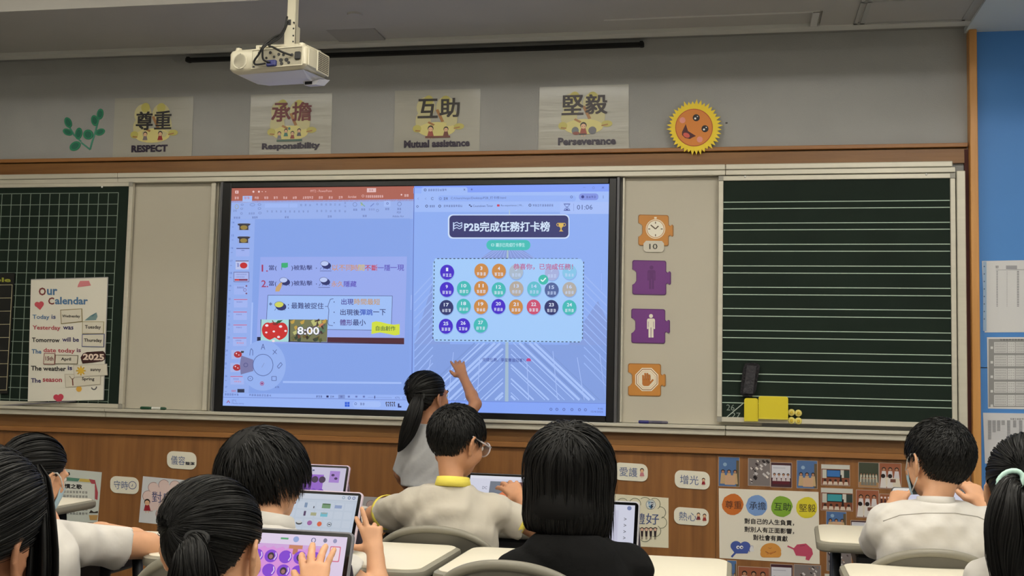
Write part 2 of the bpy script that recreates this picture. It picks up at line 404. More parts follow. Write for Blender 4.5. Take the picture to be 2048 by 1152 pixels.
# ------------------------------------------------------------------ the big touch screen
SY = -0.045
t = thing('touch_screen', 'large black-framed interactive display showing a slide editor and a web page', 'screen', (0.94, SY, 1.0))
a = at(444, 366, SY); c = at(1227, 846, SY)
X0, X1, Z1, Z0 = a.x+0.008, c.x, a.z, c.z+0.002
sa = at(462, 376.5, SY); sc_ = at(1215, 832, SY); sl, sr_, st, sb = at(454, 600, SY).x, at(1215, 600, SY).x, at(462, 376.5, SY).z, at(1213.5, 832, SY).z
sl = at(454.5, 600, SY).x
b = MB(); b.box(X0, sl, SY-0.006, SY+0.03, Z0, Z1, 0.003); b.box(sr_, X1, SY-0.006, SY+0.03, Z0, Z1, 0.003); b.box(sl, sr_, SY-0.006, SY+0.03, st, Z1, 0.003); b.box(sl, sr_, SY-0.006, SY+0.03, Z0, sb, 0.003)
b.build('bezel', BLACK, t)
b = MB(); b.box(X0-0.012, X0, SY-0.004, -0.002, Z0-0.006, Z1+0.004, 0.002); b.box(X1, X1+0.014, SY-0.004, -0.002, Z0-0.006, Z1+0.004, 0.002); b.box(X0, X1, SY-0.004, -0.002, Z0-0.012, Z0, 0.002)
b.build('outer_frame', mat('screen_frame', (92, 92, 96), 0.4, metal=0.4), t)
MB().box(X0, X1, SY+0.03, -0.002, Z0, Z1).build('housing', BLACK, t)
EM = 0.92
def sfn(a_, b_, h): q = at(a_, b_, SY); return (min(max(q.x, sl), sr_), SY-h, min(max(q.z, sb), st))
S = Print(sfn, emit=EM, eps=0.0003)
BG = (142, 172, 240); BGL = (158, 188, 252); TXT = (38, 42, 112)
S.poly([(440, 370), (440, 840), (826.5, 840), (829, 370)], (134, 166, 238), 0)
S.poly([(829, 360), (826.5, 845), (1225, 845), (1225, 360)], (138, 172, 246), 0)
def sp_(px, py): return 0
def SR(x0, y0, x1, y1, rgb, lay=1):
    """rectangle on the screen that keeps to the screen's own axes"""
    p0, p1 = at(x0, y0, SY), at(x1, y1, SY); n = len(S.v)
    xs_ = (min(max(p0.x, sl), sr_), min(max(p1.x, sl), sr_)); zs_ = (min(max(p0.z, sb), st), min(max(p1.z, sb), st)); yy = SY-lay*S.eps
    S.v += [(xs_[0], yy, zs_[0]), (xs_[0], yy, zs_[1]), (xs_[1], yy, zs_[1]), (xs_[1], yy, zs_[0])]; S.f.append((n, n+1, n+2, n+3)); S.mi.append(S._m(rgb))
def ST(t_, x0, x1, yc, h, rgb, lay=3, bold=0.0): S.text(t_, x0, x1, yc, h, rgb, lay, bold, slopeat((x0+x1)/2, yc))
def SB(x0, x1, yc, h, rgb, n=3, lay=3, seed=0): S.blur_text(x0, x1, yc, h, rgb, lay, n, seed, slopeat((x0+x1)/2, yc))
# left half: the slide editor
SR(440, 376, 827.5, 402, (172, 94, 80), 1)
SR(485.5, 392, 504, 404, (164, 190, 246), 2)
SR(440, 402, 826.8, 438, (152, 178, 240), 1)
for i, (x0, x1, n) in enumerate(((469, 478, 2), (488, 500, 2), (509, 518, 2), (528, 537, 2), (547, 556, 2), (566, 575, 2), (585, 594, 2), (605, 627, 5), (637, 646, 2), (657, 666, 2), (677, 686, 2))):
    SB(x0, x1, 396-(x0-469)*0.006, 5, (236, 196, 196) if i != 1 else (196, 100, 110), n, seed=i)
ST('Acrobat', 696, 713, 393.5, 5, (238, 200, 200)); SB(731, 767, 393, 5, (236, 196, 196), 9); SB(808, 818, 391, 5, (238, 206, 206), 2)
S.arc(726, 392, 2.2, 0.7, (238, 200, 200), 3); S.disc(803, 389.5, 1.7, (238, 200, 200), 3)
ST('PPT2 - PowerPoint', 621, 664, 382, 5, (232, 180, 176)); SR(734, 376.5, 752, 384.5, (228, 190, 190), 2); SB(738, 747, 380.5, 3.5, (170, 90, 90), 2, 4)
S.rect(470.5, 381.5, 477, 387, (240, 205, 205), 2); S.rect(472.5, 383, 475, 385.5, (178, 88, 74), 3)
for x_ in (507, 518, 524.5, 531.5): S.disc(x_, 383.5, 2 if x_ < 520 else 0.9, (238, 205, 205), 3)
# ribbon icons
IC = (110, 128, 192)
for x_, y_, w_, h_, c_ in ((470, 409, 7, 9, (160, 160, 120)), (482, 408, 5, 3, IC), (481, 416, 5, 3, IC), (481, 425, 4, 4, IC), (500, 407, 10, 5, IC), (516, 407, 6, 4, IC), (516, 415, 6, 4, IC), (517, 424, 6, 4, IC)):
    S.arc(x_+w_/2, y_+h_/2, w_/2, 0.8, c_, 3, n=8, ry=h_/2)
SR(530, 407.5, 577, 415, (160, 186, 248), 2); SR(579, 407.3, 595, 415, (160, 186, 248), 2)
SB(466, 474, 421.5, 4, IC, 2); SB(497, 510, 427, 4, IC, 3); SB(467, 481, 435.5, 4, (84, 100, 170), 3); SB(504, 516, 435, 4, (84, 100, 170), 3); SB(569, 578, 434.5, 4, (84, 100, 170), 2); SB(655, 664, 433, 4, (84, 100, 170), 2); SB(725, 734, 432, 4, (84, 100, 170), 2); ST('Adobe Acr', 785, 808, 432.5, 4, (84, 100, 170))
R_ = random.Random(3)
for x_ in range(533, 620, 9): SB(x_, x_+4, 423, 4, IC, 1, seed=x_)
for x_ in list(range(600, 624, 9)): SB(x_, x_+4.5, 410, 4, IC, 1, seed=x_)
for x_ in range(632, 684, 9): SB(x_, x_+4.5, 422, 4, IC, 1, seed=x_); SB(x_, x_+4.5, 409, 4, IC, 1, seed=x_+1)
for y_ in (406, 413, 423): SB(688, 693, y_, 3.5, IC, 1, seed=y_)
S.arc(710, 409, 4, 0.9, IC, 3, n=10); S.rect(722, 405, 725, 411, (190, 190, 120), 3); S.line([(721, 405), (730, 413)], 2, (120, 170, 170), 3); S.line([(741, 413), (748, 407)], 1.4, (100, 120, 200), 3); S.arc(755, 408, 2, 0.8, IC, 3, n=8); S.arc(755, 421, 2.5, 0.8, IC, 3, n=8)
SB(706, 715, 419.5, 4, (84, 100, 170), 2); SB(722, 731, 419, 4, (84, 100, 170), 2); SB(737, 750, 419, 4, (120, 136, 200), 3); SR(768, 402, 781, 413, (164, 190, 248), 2); S.arc(775, 407, 2, 0.8, (40, 60, 160), 3, n=8); SB(770, 779, 418, 4, (84, 100, 170), 2); S.arc(799, 408, 4, 1, IC, 3, n=8); SB(794, 803, 418, 4, (84, 100, 170), 2); ST('PDF', 794, 802, 425, 4, (84, 100, 170))
S.poly([(440, 438.5), (440, 815), (818, 815), (820, 437)], (132, 164, 236), 1)
S.poly([(440, 439), (440, 800), (497, 800), (510, 438.5)], (148, 176, 242), 2)
# slide thumbnails
th = [(488, 453, 'a'), (487.5, 479, 'a'), (486, 504, 'l'), (484.5, 530, 'p'), (483.5, 554, 's'), (482, 580, 'i'), (481, 606, 'r'), (480, 631, 'r'), (480, 657, 'r'), (479, 683, 't'), (475, 709, 'q'), (473, 735, 'q'), (474, 760, 't'), (474, 782, 'z')]
for i, (x_, y_, k) in enumerate(th):
    ST(str(14+i), x_-24, x_-19.5, y_-8, 4, (70, 100, 190)); S.line([(x_-24, y_+1), (x_-20.5, y_+1)], 0.8, (90, 110, 190), 3)
    if k == 'a':
        S.rect(x_-12, y_-6, x_+12, y_+8, (152, 170, 224), 3)
        S.poly([(x_-13, y_-5), (x_-9, y_-1), (x_-9, y_+7), (x_+9, y_+7), (x_+9, y_-1), (x_+14, y_-5), (x_+9, y_-6), (x_-9, y_-6)], (58, 52, 60), 4); S.disc(x_, y_+2, 7, (150, 128, 62), 5, ry=4.5); S.line([(x_-12, y_-3), (x_+12, y_-3)], 1.5, (30, 40, 70), 6)
    elif k == 'l': S.rect(x_-14, y_-8, x_+13, y_+9, (160, 180, 244), 3); S.line([(x_-13, y_-7), (x_+13, y_-7)], 1.6, (50, 50, 110), 4); S.rect(x_-3, y_-4, x_+3, y_-2.5, (110, 130, 200), 4)
    elif k == 'p': S.rect(x_-13, y_-9, x_+13, y_+9, (190, 200, 240), 3); S.line([(x_-13, y_-8), (x_+13, y_-8)], 1.4, (60, 40, 90), 4); S.disc(x_+3, y_+1, 7.5, (196, 34, 40), 5, ry=6); SB(x_-11, x_-6, y_, 8, (110, 120, 190), 1, 4)
    elif k == 's': S.rect(x_-16, y_-10, x_+15, y_+10, (90, 80, 140), 3); S.rect(x_-15, y_-9, x_+14, y_+9, (170, 186, 242), 4); SB(x_-12, x_+10, y_-5, 2.5, (120, 130, 200), 9, 5); SB(x_-12, x_+6, y_, 2.5, (120, 130, 200), 8, 5); S.rect(x_-14, y_+4, x_+12, y_+7.5, (130, 40, 80), 5); S.rect(x_-13, y_+4, x_-5, y_+7.5, (210, 50, 50), 6)
    elif k == 'i': S.rect(x_-14, y_-9, x_+13, y_+9, (160, 182, 246), 3); SB(x_-8, x_+6, y_-5, 3.5, (90, 100, 170), 5, 4); S.arc(x_+8, y_, 3, 1, (120, 100, 160), 4, n=8); S.disc(x_+11, y_+7, 1.8, (120, 70, 110), 4, n=8); S.disc(x_+11, y_-8, 1.8, (120, 70, 110), 4, n=8)
    elif k in 'rt': S.rect(x_-13, y_-9, x_+14, y_+9, (164, 184, 246), 3); S.line([(x_-13, y_-7), (x_+14, y_-7)], 1.5, (196, 90, 130), 4); SB(x_-8, x_+4, y_-2, 2.5, (110, 120, 200), 5, 4)
    elif k == 'q': S.rect(x_-12, y_-9, x_+14, y_+9, (170, 186, 240), 3); S.disc(x_+1, y_, 8, (176, 44, 52), 4, ry=6.5); S.disc(x_-2, y_-2, 1.4, (240, 220, 230), 5, n=8); S.disc(x_+3, y_+1, 1.2, (240, 220, 230), 5, n=8); S.rect(x_+7, y_-7, x_+13, y_-3, (50, 50, 60), 4)
    else: SB(x_-11, x_-2, y_, 4, (190, 80, 110), 3, 4); S.rect(x_+1, y_-4, x_+15, y_+3, (38, 46, 74), 4)
    if k == 't': SB(x_-6, x_+9, y_+3, 3, (220, 120, 130), 4, 5)
S.line([(505, 605), (501, 720)], 3, (166, 192, 252), 3)
# the slide itself
S.poly([(521, 514), (513, 686), (809, 690), (814, 513)], (152, 172, 242), 3)
RED = (166, 46, 96); OR = (208, 150, 116); YE = (220, 190, 70); PU = (84, 66, 186)
ST('1.', 523.5, 536, 536.5, 14, RED, 4, 0.01); ST('當(', 538, 553.5, 536, 11.5, TXT, 4, .006); S.line([(563.5, 527), (563.5, 540)], 1, (40, 110, 90), 5); S.poly([(563.5, 526), (576, 525.5), (576, 534), (571, 536), (563.5, 535)], (52, 176, 118), 5)
ST(')被點擊', 583, 625, 536, 11.5, TXT, 4, .006); S.disc(633, 536.5, 0.9, TXT, 4); S.line([(640, 542), (663, 542)], 0.8, TXT, 4)
for x0, x1, s_, c_ in ((664.5, 704, '以不同', OR), (704, 717, '時', OR), (717, 729, '間', YE), (730, 755, '不斷', (196, 44, 66)), (756, 780.5, '一隱', PU), (781, 808, '一現', PU)): ST(s_, x0, x1, 535.5, 12, c_, 4, .008)
ST('2.', 523, 536.5, 567.5, 14, RED, 4, 0.01); ST('當(', 538, 553, 567.5, 11.5, TXT, 4, .006); ST(')被點擊', 583, 625, 567, 11.5, TXT, 4, .006); S.disc(633, 568, 0.9, TXT, 4); S.line([(637, 575), (660, 575)], 0.8, TXT, 4)
ST('永久', 663, 687, 568, 11.5, OR, 4, .006); ST('隱藏', 688, 713, 568, 11.5, PU, 4, .01)
def bug(x_, y_, top=(190, 206, 250), r=9.5):
    S.disc(x_+2, y_+2, r, (34, 44, 110), 5, ry=r*0.72, rot=10); S.disc(x_-1.5, y_-1.8, r*0.82, top, 6, ry=r*0.52, rot=-8); S.arc(x_-1.5, y_-1.8, r*0.84, 0.6, (34, 44, 110), 7, ry=r*0.54)
    for q in (-8, -3, 3, 8): S.line([(x_+q, y_+6), (x_+q*1.3, y_+10)], 0.8, (34, 44, 110), 5)
bug(651, 529); bug(569, 562); bug(649, 561.5)
S.poly([(560, 566), (565, 565), (563, 575), (559, 583), (551, 583), (552, 575)], (204, 166, 112), 8)
S.line([(536, 590.5), (533, 643), (536, 590.5), (785, 592), (782.5, 661), (655, 659)], 0.9, (60, 70, 130), 4); S.poly([(536, 591), (533, 643), (655, 659), (782, 660), (785, 592)], (160, 194, 252), 3)
ST('*', 538.5, 544.5, 608, 7, TXT, 5, .01); bug(560, 611, (210, 214, 96), 11); ST(':', 576, 578, 613, 9, TXT, 5); ST('最難被捉住', 583, 647.5, 611.5, 12.5, TXT, 5, .006)
S.line([(667, 597.5), (661, 598.5), (657, 609), (656, 613), (650, 613), (656, 613), (658, 620), (656, 646), (658, 650.5), (666, 651.5)], 1, (60, 70, 130), 5)
ST('出現', 683, 707, 603.5, 12, (64, 46, 150), 5, .01); ST('時間最短', 708.5, 760, 603.5, 12, (200, 154, 96), 5, .01)
ST('出現後', 681, 719, 624.5, 12, TXT, 5, .01); ST('彈跳', 720, 745.5, 624.5, 12, (30, 72, 190), 5, .012); ST('一下', 746.5, 771.5, 624.5, 12, TXT, 5, .01)
ST('體形', 680.5, 705, 645, 12, (84, 46, 140), 5, .01); ST('最小', 706, 731.5, 645, 12, TXT, 5, .01)
for y_ in (604, 624.5, 645.5): S.disc(668.5, y_, 1.1, TXT, 5, n=8)
S.poly([(744, 645), (752, 642.5), (762, 644), (775, 647.5), (788, 649.5), (799.5, 648), (799.5, 669), (790, 671), (775, 667.5), (760, 665), (743, 668)], (212, 226, 62), 6); ST('自由創作', 752, 791, 656.8, 9.5, (44, 92, 60), 7, .008)
# fruit picture, clock picture, dark band
S.rect(521.5, 639, 525, 676, (20, 16, 26), 5); S.rect(514.5, 674, 525, 681, (20, 20, 56), 5)
S.poly([(523, 639), (521.5, 683), (577, 683.5), (578, 639.5)], (170, 220, 218), 5); S.poly([(578, 639), (577.5, 684), (580.5, 684), (580.5, 639)], (28, 20, 40), 6)
S.disc(550, 663, 25.5, (204, 38, 38), 6, ry=18.5, n=26); S.disc(536, 660, 12, (204, 38, 38), 6, ry=15); S.disc(564, 660, 12, (204, 38, 38), 6, ry=15); S.poly([(540, 680), (550, 675), (560, 681), (550, 684)], (170, 220, 218), 7)
S.poly([(551, 647), (556, 641), (566, 640), (560, 646)], (30, 90, 60), 8); S.line([(550, 649), (545, 641)], 1.8, (110, 60, 50), 8); S.disc(551, 648, 6, (150, 24, 34), 7, ry=2.5)
for x_, y_, r_ in ((534, 651, 3.4), (561.5, 653, 3.4), (533, 665, 2.5), (548, 663, 2.6), (571.5, 662, 2.6), (557.5, 674, 3), (547, 682, 3)): S.disc(x_, y_, r_, (244, 228, 236), 8, n=10, ry=r_*0.75)
S.poly([(580.5, 639), (579.5, 683.5), (654, 684), (655.5, 639.5)], (116, 118, 82), 5)
for k in range(46):
    x_, y_ = 583+R_.random()*68, 641+R_.random()*40; c_ = R_.choice([(196, 160, 70), (150, 160, 80), (210, 130, 90), (60, 40, 40), (96, 74, 90), (190, 190, 120), (90, 120, 90), (70, 60, 50)])
    if y_ > 668: c_ = tuple(int(v*0.55) for v in c_)
    q = R_.random()*6; S.poly([(x_-4, y_-2+q/3), (x_+q, y_-5), (x_+4, y_+q/2), (x_-1, y_+5)], c_, 6)
for d_, c_, L_, bd in (((0, 0), (30, 40, 90), 7, .05), ((0, 0), (250, 250, 255), 8, .022)): ST('8:00', 595-(1.2 if L_ == 7 else 0), 639+(1.2 if L_ == 7 else 0), 661.5, 16 if L_ == 8 else 18.5, c_, L_, bd)
S.poly([(655, 674.5), (654.5, 684.5), (808.5, 687.5), (808.5, 676)], (74, 22, 44), 6); S.line([(514, 681), (655, 685.5), (808.5, 688)], 1.4, (20, 20, 66), 5)
# tool wheel
S.disc(526.5, 731, 45.5, (150, 180, 244), 7, ry=50.5, n=40); S.poly([(507, 719.5), (483, 711), (480, 730), (482, 749), (507, 742)], (122, 122, 170), 8); S.arc(526.5, 730, 20, 1, (64, 80, 150), 9, ry=21.5, n=28); S.line([(524, 735), (529, 726)], 1, (130, 150, 210), 9)
S.line([(523, 699), (526.5, 688), (530, 699)], 1.1, (66, 80, 150), 9); S.line([(524, 695), (529, 695)], 1, (66, 80, 150), 9); S.line([(500, 711), (501, 701), (503, 697), (506, 701), (506, 711)], 1, (66, 80, 150), 9)
S.arc(492, 730, 4, 1, (66, 70, 130), 9, n=10); S.line([(546, 700), (554, 708)], 1, (66, 80, 150), 9); S.line([(554, 699), (546, 709)], 1, (66, 80, 150), 9); S.line([(555, 733), (562, 725), (565, 729), (558, 737), (555, 733)], 1, (66, 80, 150), 9)
S.line([(544, 753), (553, 753), (553, 761), (544, 761)], 1, (66, 80, 150), 9, closed=True); S.arc(501, 757, 5, 1, (66, 80, 150), 9, n=10, ry=4.5); S.disc(501, 757, 1, (66, 80, 150), 9, n=6); S.arc(524.5, 767, 3.6, 1.2, (180, 70, 120), 9, n=12); S.disc(524.5, 767, 2, (150, 40, 110), 9, n=10); SB(549, 559, 774, 3.5, (80, 100, 170), 2)
# bottom bars of the editor
S.poly([(566, 762), (566, 766), (803, 768), (803, 764)], (164, 192, 252), 3); S.poly([(440, 786), (440, 838), (820, 838), (822, 790)], (152, 182, 250), 5); S.line([(440, 794), (820, 800)], 0.8, (96, 116, 196), 6)
SB(449, 478, 789, 4, (74, 90, 160), 6, 7); SB(498, 543, 790.5, 4, (74, 90, 160), 9, 7); SB(632, 645, 793, 4, (50, 60, 130), 3, 7); SB(660, 669, 793.5, 4, (50, 60, 130), 2, 7)
S.rect(653, 791, 657.5, 795, (30, 36, 100), 7); S.rect(677, 789.5, 690, 797, (126, 150, 214), 6)
for x_ in (683, 698, 713, 728): S.rect(x_-2, 791.5, x_+2, 795, (100, 118, 190), 7)
S.line([(736, 794.5), (784, 795.5)], 0.5, (110, 130, 200), 7); S.rect(749, 791.5, 750.6, 797, (40, 50, 120), 8); ST('47%', 790, 800, 795.5, 4, (100, 118, 190), 7)
S.line([(454, 806), (457, 801), (460, 806)], 1.4, (160, 60, 110), 7); ST('27°C', 464, 473, 801, 4, (90, 104, 180), 7); ST('Mostly sunny', 464, 488, 807, 3.6, (90, 104, 180), 7)
for x_, y_ in ((690, 804), (695, 804), (690, 809), (695, 809)): S.rect(x_, y_, x_+4.4, y_+4.4, (30, 90, 220), 7)
S.rrect(706, 802.5, 762, 814.5, 5.5, (166, 194, 254), 6); S.arc(711.5, 807.5, 2.2, 0.8, (60, 80, 160), 7, n=10); SB(720, 730, 808, 5, (80, 94, 160), 2, 7)
for k in range(5): S.line([(772+4*k, 806+2*(k % 2)), (774+4*k, 813)], 1.6, (60, 60, 90), 7); S.disc(773+4*k, 805, 1.6, (70, 60, 80), 7, n=6)
S.poly([(796, 807), (796, 815), (803, 815), (803, 812), (799, 812), (799, 807)], (24, 34, 100), 7); S.line([(806, 794), (811, 794), (811, 798), (806, 798)], 0.6, (100, 118, 190), 7, closed=True)
S.line([(823, 590), (822, 620)], 2.4, (156, 182, 246), 3); S.line([(828.5, 376), (823.5, 800)], 1.2, (84, 104, 190), 6)
# right half: the web page
S.poly([(829, 366), (829, 386), (1218, 384), (1218, 360)], (126, 158, 252), 2); S.poly([(829, 385.5), (829, 424), (1218, 424), (1218, 383)], (158, 188, 252), 2)
S.rrect(843, 374.5, 935, 392, 4, (158, 188, 252), 3); S.poly([(827, 376), (843, 376), (843, 387), (827, 387)], (146, 178, 252), 3)
SB(856, 898, 380, 4.5, (70, 84, 150), 9); S.arc(850.5, 380, 2.2, 1.1, (50, 60, 120), 4, n=10); S.line([(927.5, 377.5), (930.5, 381)], 0.8, (70, 84, 150), 4); S.line([(930.5, 377.5), (927.5, 381)], 0.8, (70, 84, 150), 4); S.line([(941.5, 379), (945.5, 379)], 0.8, (50, 60, 150), 4); S.line([(943.5, 377), (943.5, 381)], 0.8, (50, 60, 150), 4)
S.line([(1166, 375), (1171, 375)], 0.7, (110, 130, 210), 4); S.arc(1187, 375.5, 2.2, 0.7, (110, 130, 210), 4, n=8); S.line([(1204, 373.5), (1208, 377)], 0.8, (80, 100, 190), 4); S.line([(1208, 373.5), (1204, 377)], 0.8, (80, 100, 190), 4)
S.rrect(876, 391, 1152, 403, 5.5, (146, 178, 250), 3); ST('C:/Users/mops/Desktop/P2B_打卡榜.html', 902, 1012, 396.2, 6.5, (80, 96, 160), 4); SB(887, 896, 397.3, 5, (50, 60, 110), 2, 4); S.arc(881, 397.4, 2.2, 0.7, (70, 84, 150), 4, n=10)
for x_ in (836, 851): S.line([(x_+2, 395.5), (x_-1, 397.5), (x_+2, 399.5)], 0.7, (130, 148, 220), 4)
S.arc(865, 397.3, 2.4, 0.8, (60, 76, 150), 4, a0=30, a1=330, n=10); S.arc(1143, 394, 2.4, 0.8, (60, 76, 150), 4, n=5); S.rrect(1158, 387, 1197, 400.5, 6, (126, 146, 230), 4); S.disc(1165.5, 393.7, 3, (36, 50, 140), 5); SB(1172, 1192, 394, 4.5, (50, 64, 150), 4, 5); S.line([(1206.5, 391), (1206.5, 397)], 0.8, (90, 108, 190), 4)
S.arc(835, 413, 2.4, 0.8, (70, 84, 150), 4, n=4); SB(859, 870, 412.5, 4.5, (70, 84, 150), 3)
for x_ in (853.5, 879.5): S.arc(x_, 412.3, 2.3, 1.1, (44, 54, 110), 4, n=10)
SB(887, 925, 412, 4.5, (70, 84, 150), 8); S.rect(938, 409, 941, 411.5, (50, 60, 120), 4); S.rect(941, 411.5, 944, 414, (50, 60, 120), 4); ST('Countdown Timer', 946, 986, 411.8, 4.6, (70, 84, 150)); S.rrect(994, 408.8, 999.5, 413.2, 1.2, (196, 60, 100), 4); ST('Re-experience | Mi...', 1002, 1047, 411.3, 4.6, (70, 84, 150)); S.arc(1060, 410.5, 2.3, 1.1, (44, 54, 110), 4, n=10); SB(1065, 1107, 410.8, 4.5, (80, 94, 160), 9)
S.rect(1120, 404, 1218, 428, (166, 192, 252), 4)
S.line([(1127.5, 408.2), (1140.5, 408.2)], 1.5, (64, 80, 160), 5); S.line([(1127.5, 420.8), (1140.5, 420.8)], 1.5, (64, 80, 160), 5); S.line([(1129.5, 408.5), (1129.5, 411), (1134, 414.5), (1129.5, 418), (1129.5, 420.5)], 0.9, (64, 80, 160), 6); S.line([(1138.5, 408.5), (1138.5, 411), (1134, 414.5), (1138.5, 418), (1138.5, 420.5)], 0.9, (64, 80, 160), 6); S.poly([(1131, 420), (1134, 416.5), (1137, 420)], (64, 80, 160), 7); S.line([(1147.5, 407), (1147.5, 422)], 0.6, (120, 140, 215), 5); ST('01:06', 1154, 1185, 414.5, 9.5, (64, 84, 150), 5)
# background of the page: pale mountains and radiating streaks
S.poly([(826, 424), (826, 800), (1216, 806), (1218, 424)], (140, 174, 246), 2)
for pts in (((828, 690), (867, 560), (900, 640), (900, 690)), ((1130, 700), (1196, 602), (1214, 640), (1214, 700))): S.poly(pts, (134, 160, 226), 3)
cxp = 1014.0
S.poly([(829, 688), (829, 800), (1214, 806), (1214, 690)], (130, 160, 228), 3)
for k in range(30):                                           # chevrons rising to the centre line
    y_ = 690+k*9.5
    for sgn in (-1, 1):
        L_ = 186 if sgn < 0 else 200; xa, ya, xb, yb = cxp+sgn*8, y_-60+R_.random()*4, cxp+sgn*L_, y_-60+L_*0.92
        t0, t1 = 0.0, 1.0
        lo = 686; hi = 800
        for tt in range(1):
            if ya < lo: t0 = (lo-ya)/(yb-ya)
            if yb > hi: t1 = (hi-ya)/(yb-ya)
        if t1 > t0+0.02:
            p0 = (xa+(xb-xa)*t0, ya+(yb-ya)*t0); p1 = (xa+(xb-xa)*t1, ya+(yb-ya)*t1); w_ = 1.4+3.5*R_.random()
            S.line([p0, p1], w_, (170, 198, 255) if k % 3 else (122, 152, 218), 4 if k % 3 else 3)
for k in range(16):
    x_ = 835+k*24+R_.random()*8
    if abs(x_-cxp) > 20 and k % 2: S.line([(x_, 700+R_.random()*20), (x_+(x_-cxp)*0.10, 800)], 1.3, (168, 194, 252), 5)
for k in range(12):
    y_ = 560+k*16
    S.line([(829, y_+30), (866, y_-10)], 2.2, (156, 186, 250), 4); S.line([(1168, y_-10), (1214, y_+36)], 2.2, (156, 186, 250), 4)
S.poly([(985, 500), (960, 517), (1070, 517), (1046, 500)], (132, 154, 222), 3)
for k in range(-6, 7): S.line([(1015+k*4, 500), (1015+k*9, 517)], 0.9, (164, 186, 248), 4)
S.poly([(1011, 683), (1010, 803), (1017, 803), (1017, 683)], (164, 190, 214), 6); S.poly([(1014, 500), (1013, 517), (1017, 517), (1017, 500)], (170, 194, 210), 5); S.line([(1019, 420), (1019, 430)], 2, (176, 200, 226), 4)
# title banner
S.rrect(896, 429, 1139, 477.5, 9, (206, 224, 255), 7); S.rrect(899, 431, 1137, 475, 8, (38, 44, 108), 8); ST('P2B完成任務打卡榜', 929, 1099.5, 453.5, 19.5, (214, 232, 255), 9, .022)
S.line([(907, 444.5), (907, 462)], 1.4, (200, 220, 255), 9); S.line([(908, 447), (914, 444.5), (919, 448), (924, 445), (924, 455), (919, 458), (914, 455), (908, 458)], 1.5, (200, 220, 255), 9, closed=True); S.line([(908, 452), (914, 450), (919, 453), (924, 450)], 1.6, (200, 220, 255), 9)
GO = (222, 184, 84)
S.poly([(1116.5, 446), (1128, 446), (1126.5, 453), (1123.5, 456), (1123.5, 460), (1127, 463), (1118, 463), (1121, 460), (1121, 456), (1118, 453)], GO, 9); S.arc(1116.5, 449.5, 3, 1.3, GO, 9, n=10); S.arc(1128.5, 449.5, 3, 1.3, GO, 9, n=10)
S.rrect(973, 480, 1061, 500.5, 10, (58, 192, 186), 8); ST('顯示已完成打卡學生', 992, 1050, 490, 8, (196, 240, 246), 9, .008); S.line([(983, 488), (988, 488), (988, 492), (983, 492)], 1, (196, 240, 246), 9, closed=True)
# card with dashed edge
S.poly([(871, 517), (866, 526), (865.5, 672), (870, 683), (1160, 685), (1166, 677), (1168, 528), (1162, 518)], (164, 206, 255), 7)
def dash(p, q, n, c_=(48, 66, 96)):
    for k in range(n): t0, t1 = (k+0.2)/n, (k+0.72)/n; S.line([(p[0]+(q[0]-p[0])*t0, p[1]+(q[1]-p[1])*t0), (p[0]+(q[0]-p[0])*t1, p[1]+(q[1]-p[1])*t1)], 1.7, c_, 8)
dash((873, 517.3), (1018, 516.8), 18); dash((1018, 516.8), (1158, 517), 17, (96, 126, 176)); dash((869, 521), (866, 680), 20); dash((870, 680), (1162, 684), 36); dash((1167.5, 522), (1165, 680), 20)
VI, OC, TE, NV, RD = (62, 26, 204), (206, 138, 66), (58, 188, 186), (30, 42, 108), (206, 74, 112)
def badge(x_, y_, c_, num, ghost=0):
    tc_ = (226, 236, 255)
    if ghost: c_ = tuple(int(v*(1-ghost)+g_*ghost) for v, g_ in zip(c_, (158, 204, 255))); tc_ = (196, 216, 252)
    S.disc(x_+0.4, y_+1.6, 14.6, (138, 176, 238), 8, ry=15.6); S.disc(x_, y_, 14, c_, 9, ry=15, n=28)
    ST(num, x_-(2.2 if len(num) == 1 else 5), x_+(2.2 if len(num) == 1 else 5), y_-5.5, 7, tc_, 10, .02); SB(x_-9.5, x_+9.5, y_+6, 6.4, tc_, 3, 10, seed=int(x_+y_))
for x_, y_, c_, n_ in ((894.5, 544.5, VI, '1'), (963, 542, OC, '3'), (998, 542.5, OC, '4'), (893.8, 579, VI, '9'), (928, 577, TE, '10'), (962.5, 577, OC, '11'), (997.5, 579.5, TE, '12'),
        (893, 615, NV, '17'), (927.5, 612.5, TE, '18'), (962, 613.5, OC, '19'), (997, 613, VI, '20'), (1032, 614, OC, '21'), (1067.5, 614, RD, '22'), (1103, 615, NV, '23'), (1139, 615, TE, '24'), (892, 652.5, VI, '25'), (926.5, 651.5, VI, '26'), (961.5, 650.5, TE, '27')): badge(x_, y_, c_, n_)
for x_, y_, c_, n_, g_ in ((1032.5, 544, OC, '5', .75), (1104, 546, RD, '7', .8), (1139, 544, TE, '8', .75), (1033, 577.5, OC, '13', .5), (1068.5, 578, TE, '14', .35), (1103.5, 580, NV, '15', .35), (1139, 579, OC, '16', .55)): badge(x_, y_, c_, n_, g_)
ST('恭喜你，已完成任務！', 1027, 1146, 533.5, 12, (190, 96, 150), 11, .012); S.disc(1087, 559.5, 10, (52, 190, 176), 11, n=24); S.line([(1082, 559.5), (1085.5, 563), (1092, 556)], 2.3, (235, 250, 255), 12)
ST('完成任務，爭當賽道冠軍！', 965, 1048, 720, 7.5, (48, 60, 150), 7, .004); S.poly([(1053, 719), (1055.5, 716.5), (1059.5, 716.5), (1062, 719), (1062, 722.5), (1053, 722.5)], (196, 60, 130), 8)
S.line([(1203, 545), (1203, 582)], 3.4, (130, 160, 240), 4); S.line([(1203, 546), (1203, 581)], 2.4, (150, 182, 252), 5)
S.poly([(826, 801), (826, 838), (1217, 840), (1217, 807)], (134, 168, 252), 7); S.line([(826, 800.5), (1215, 807)], 0.8, (96, 118, 206), 8)
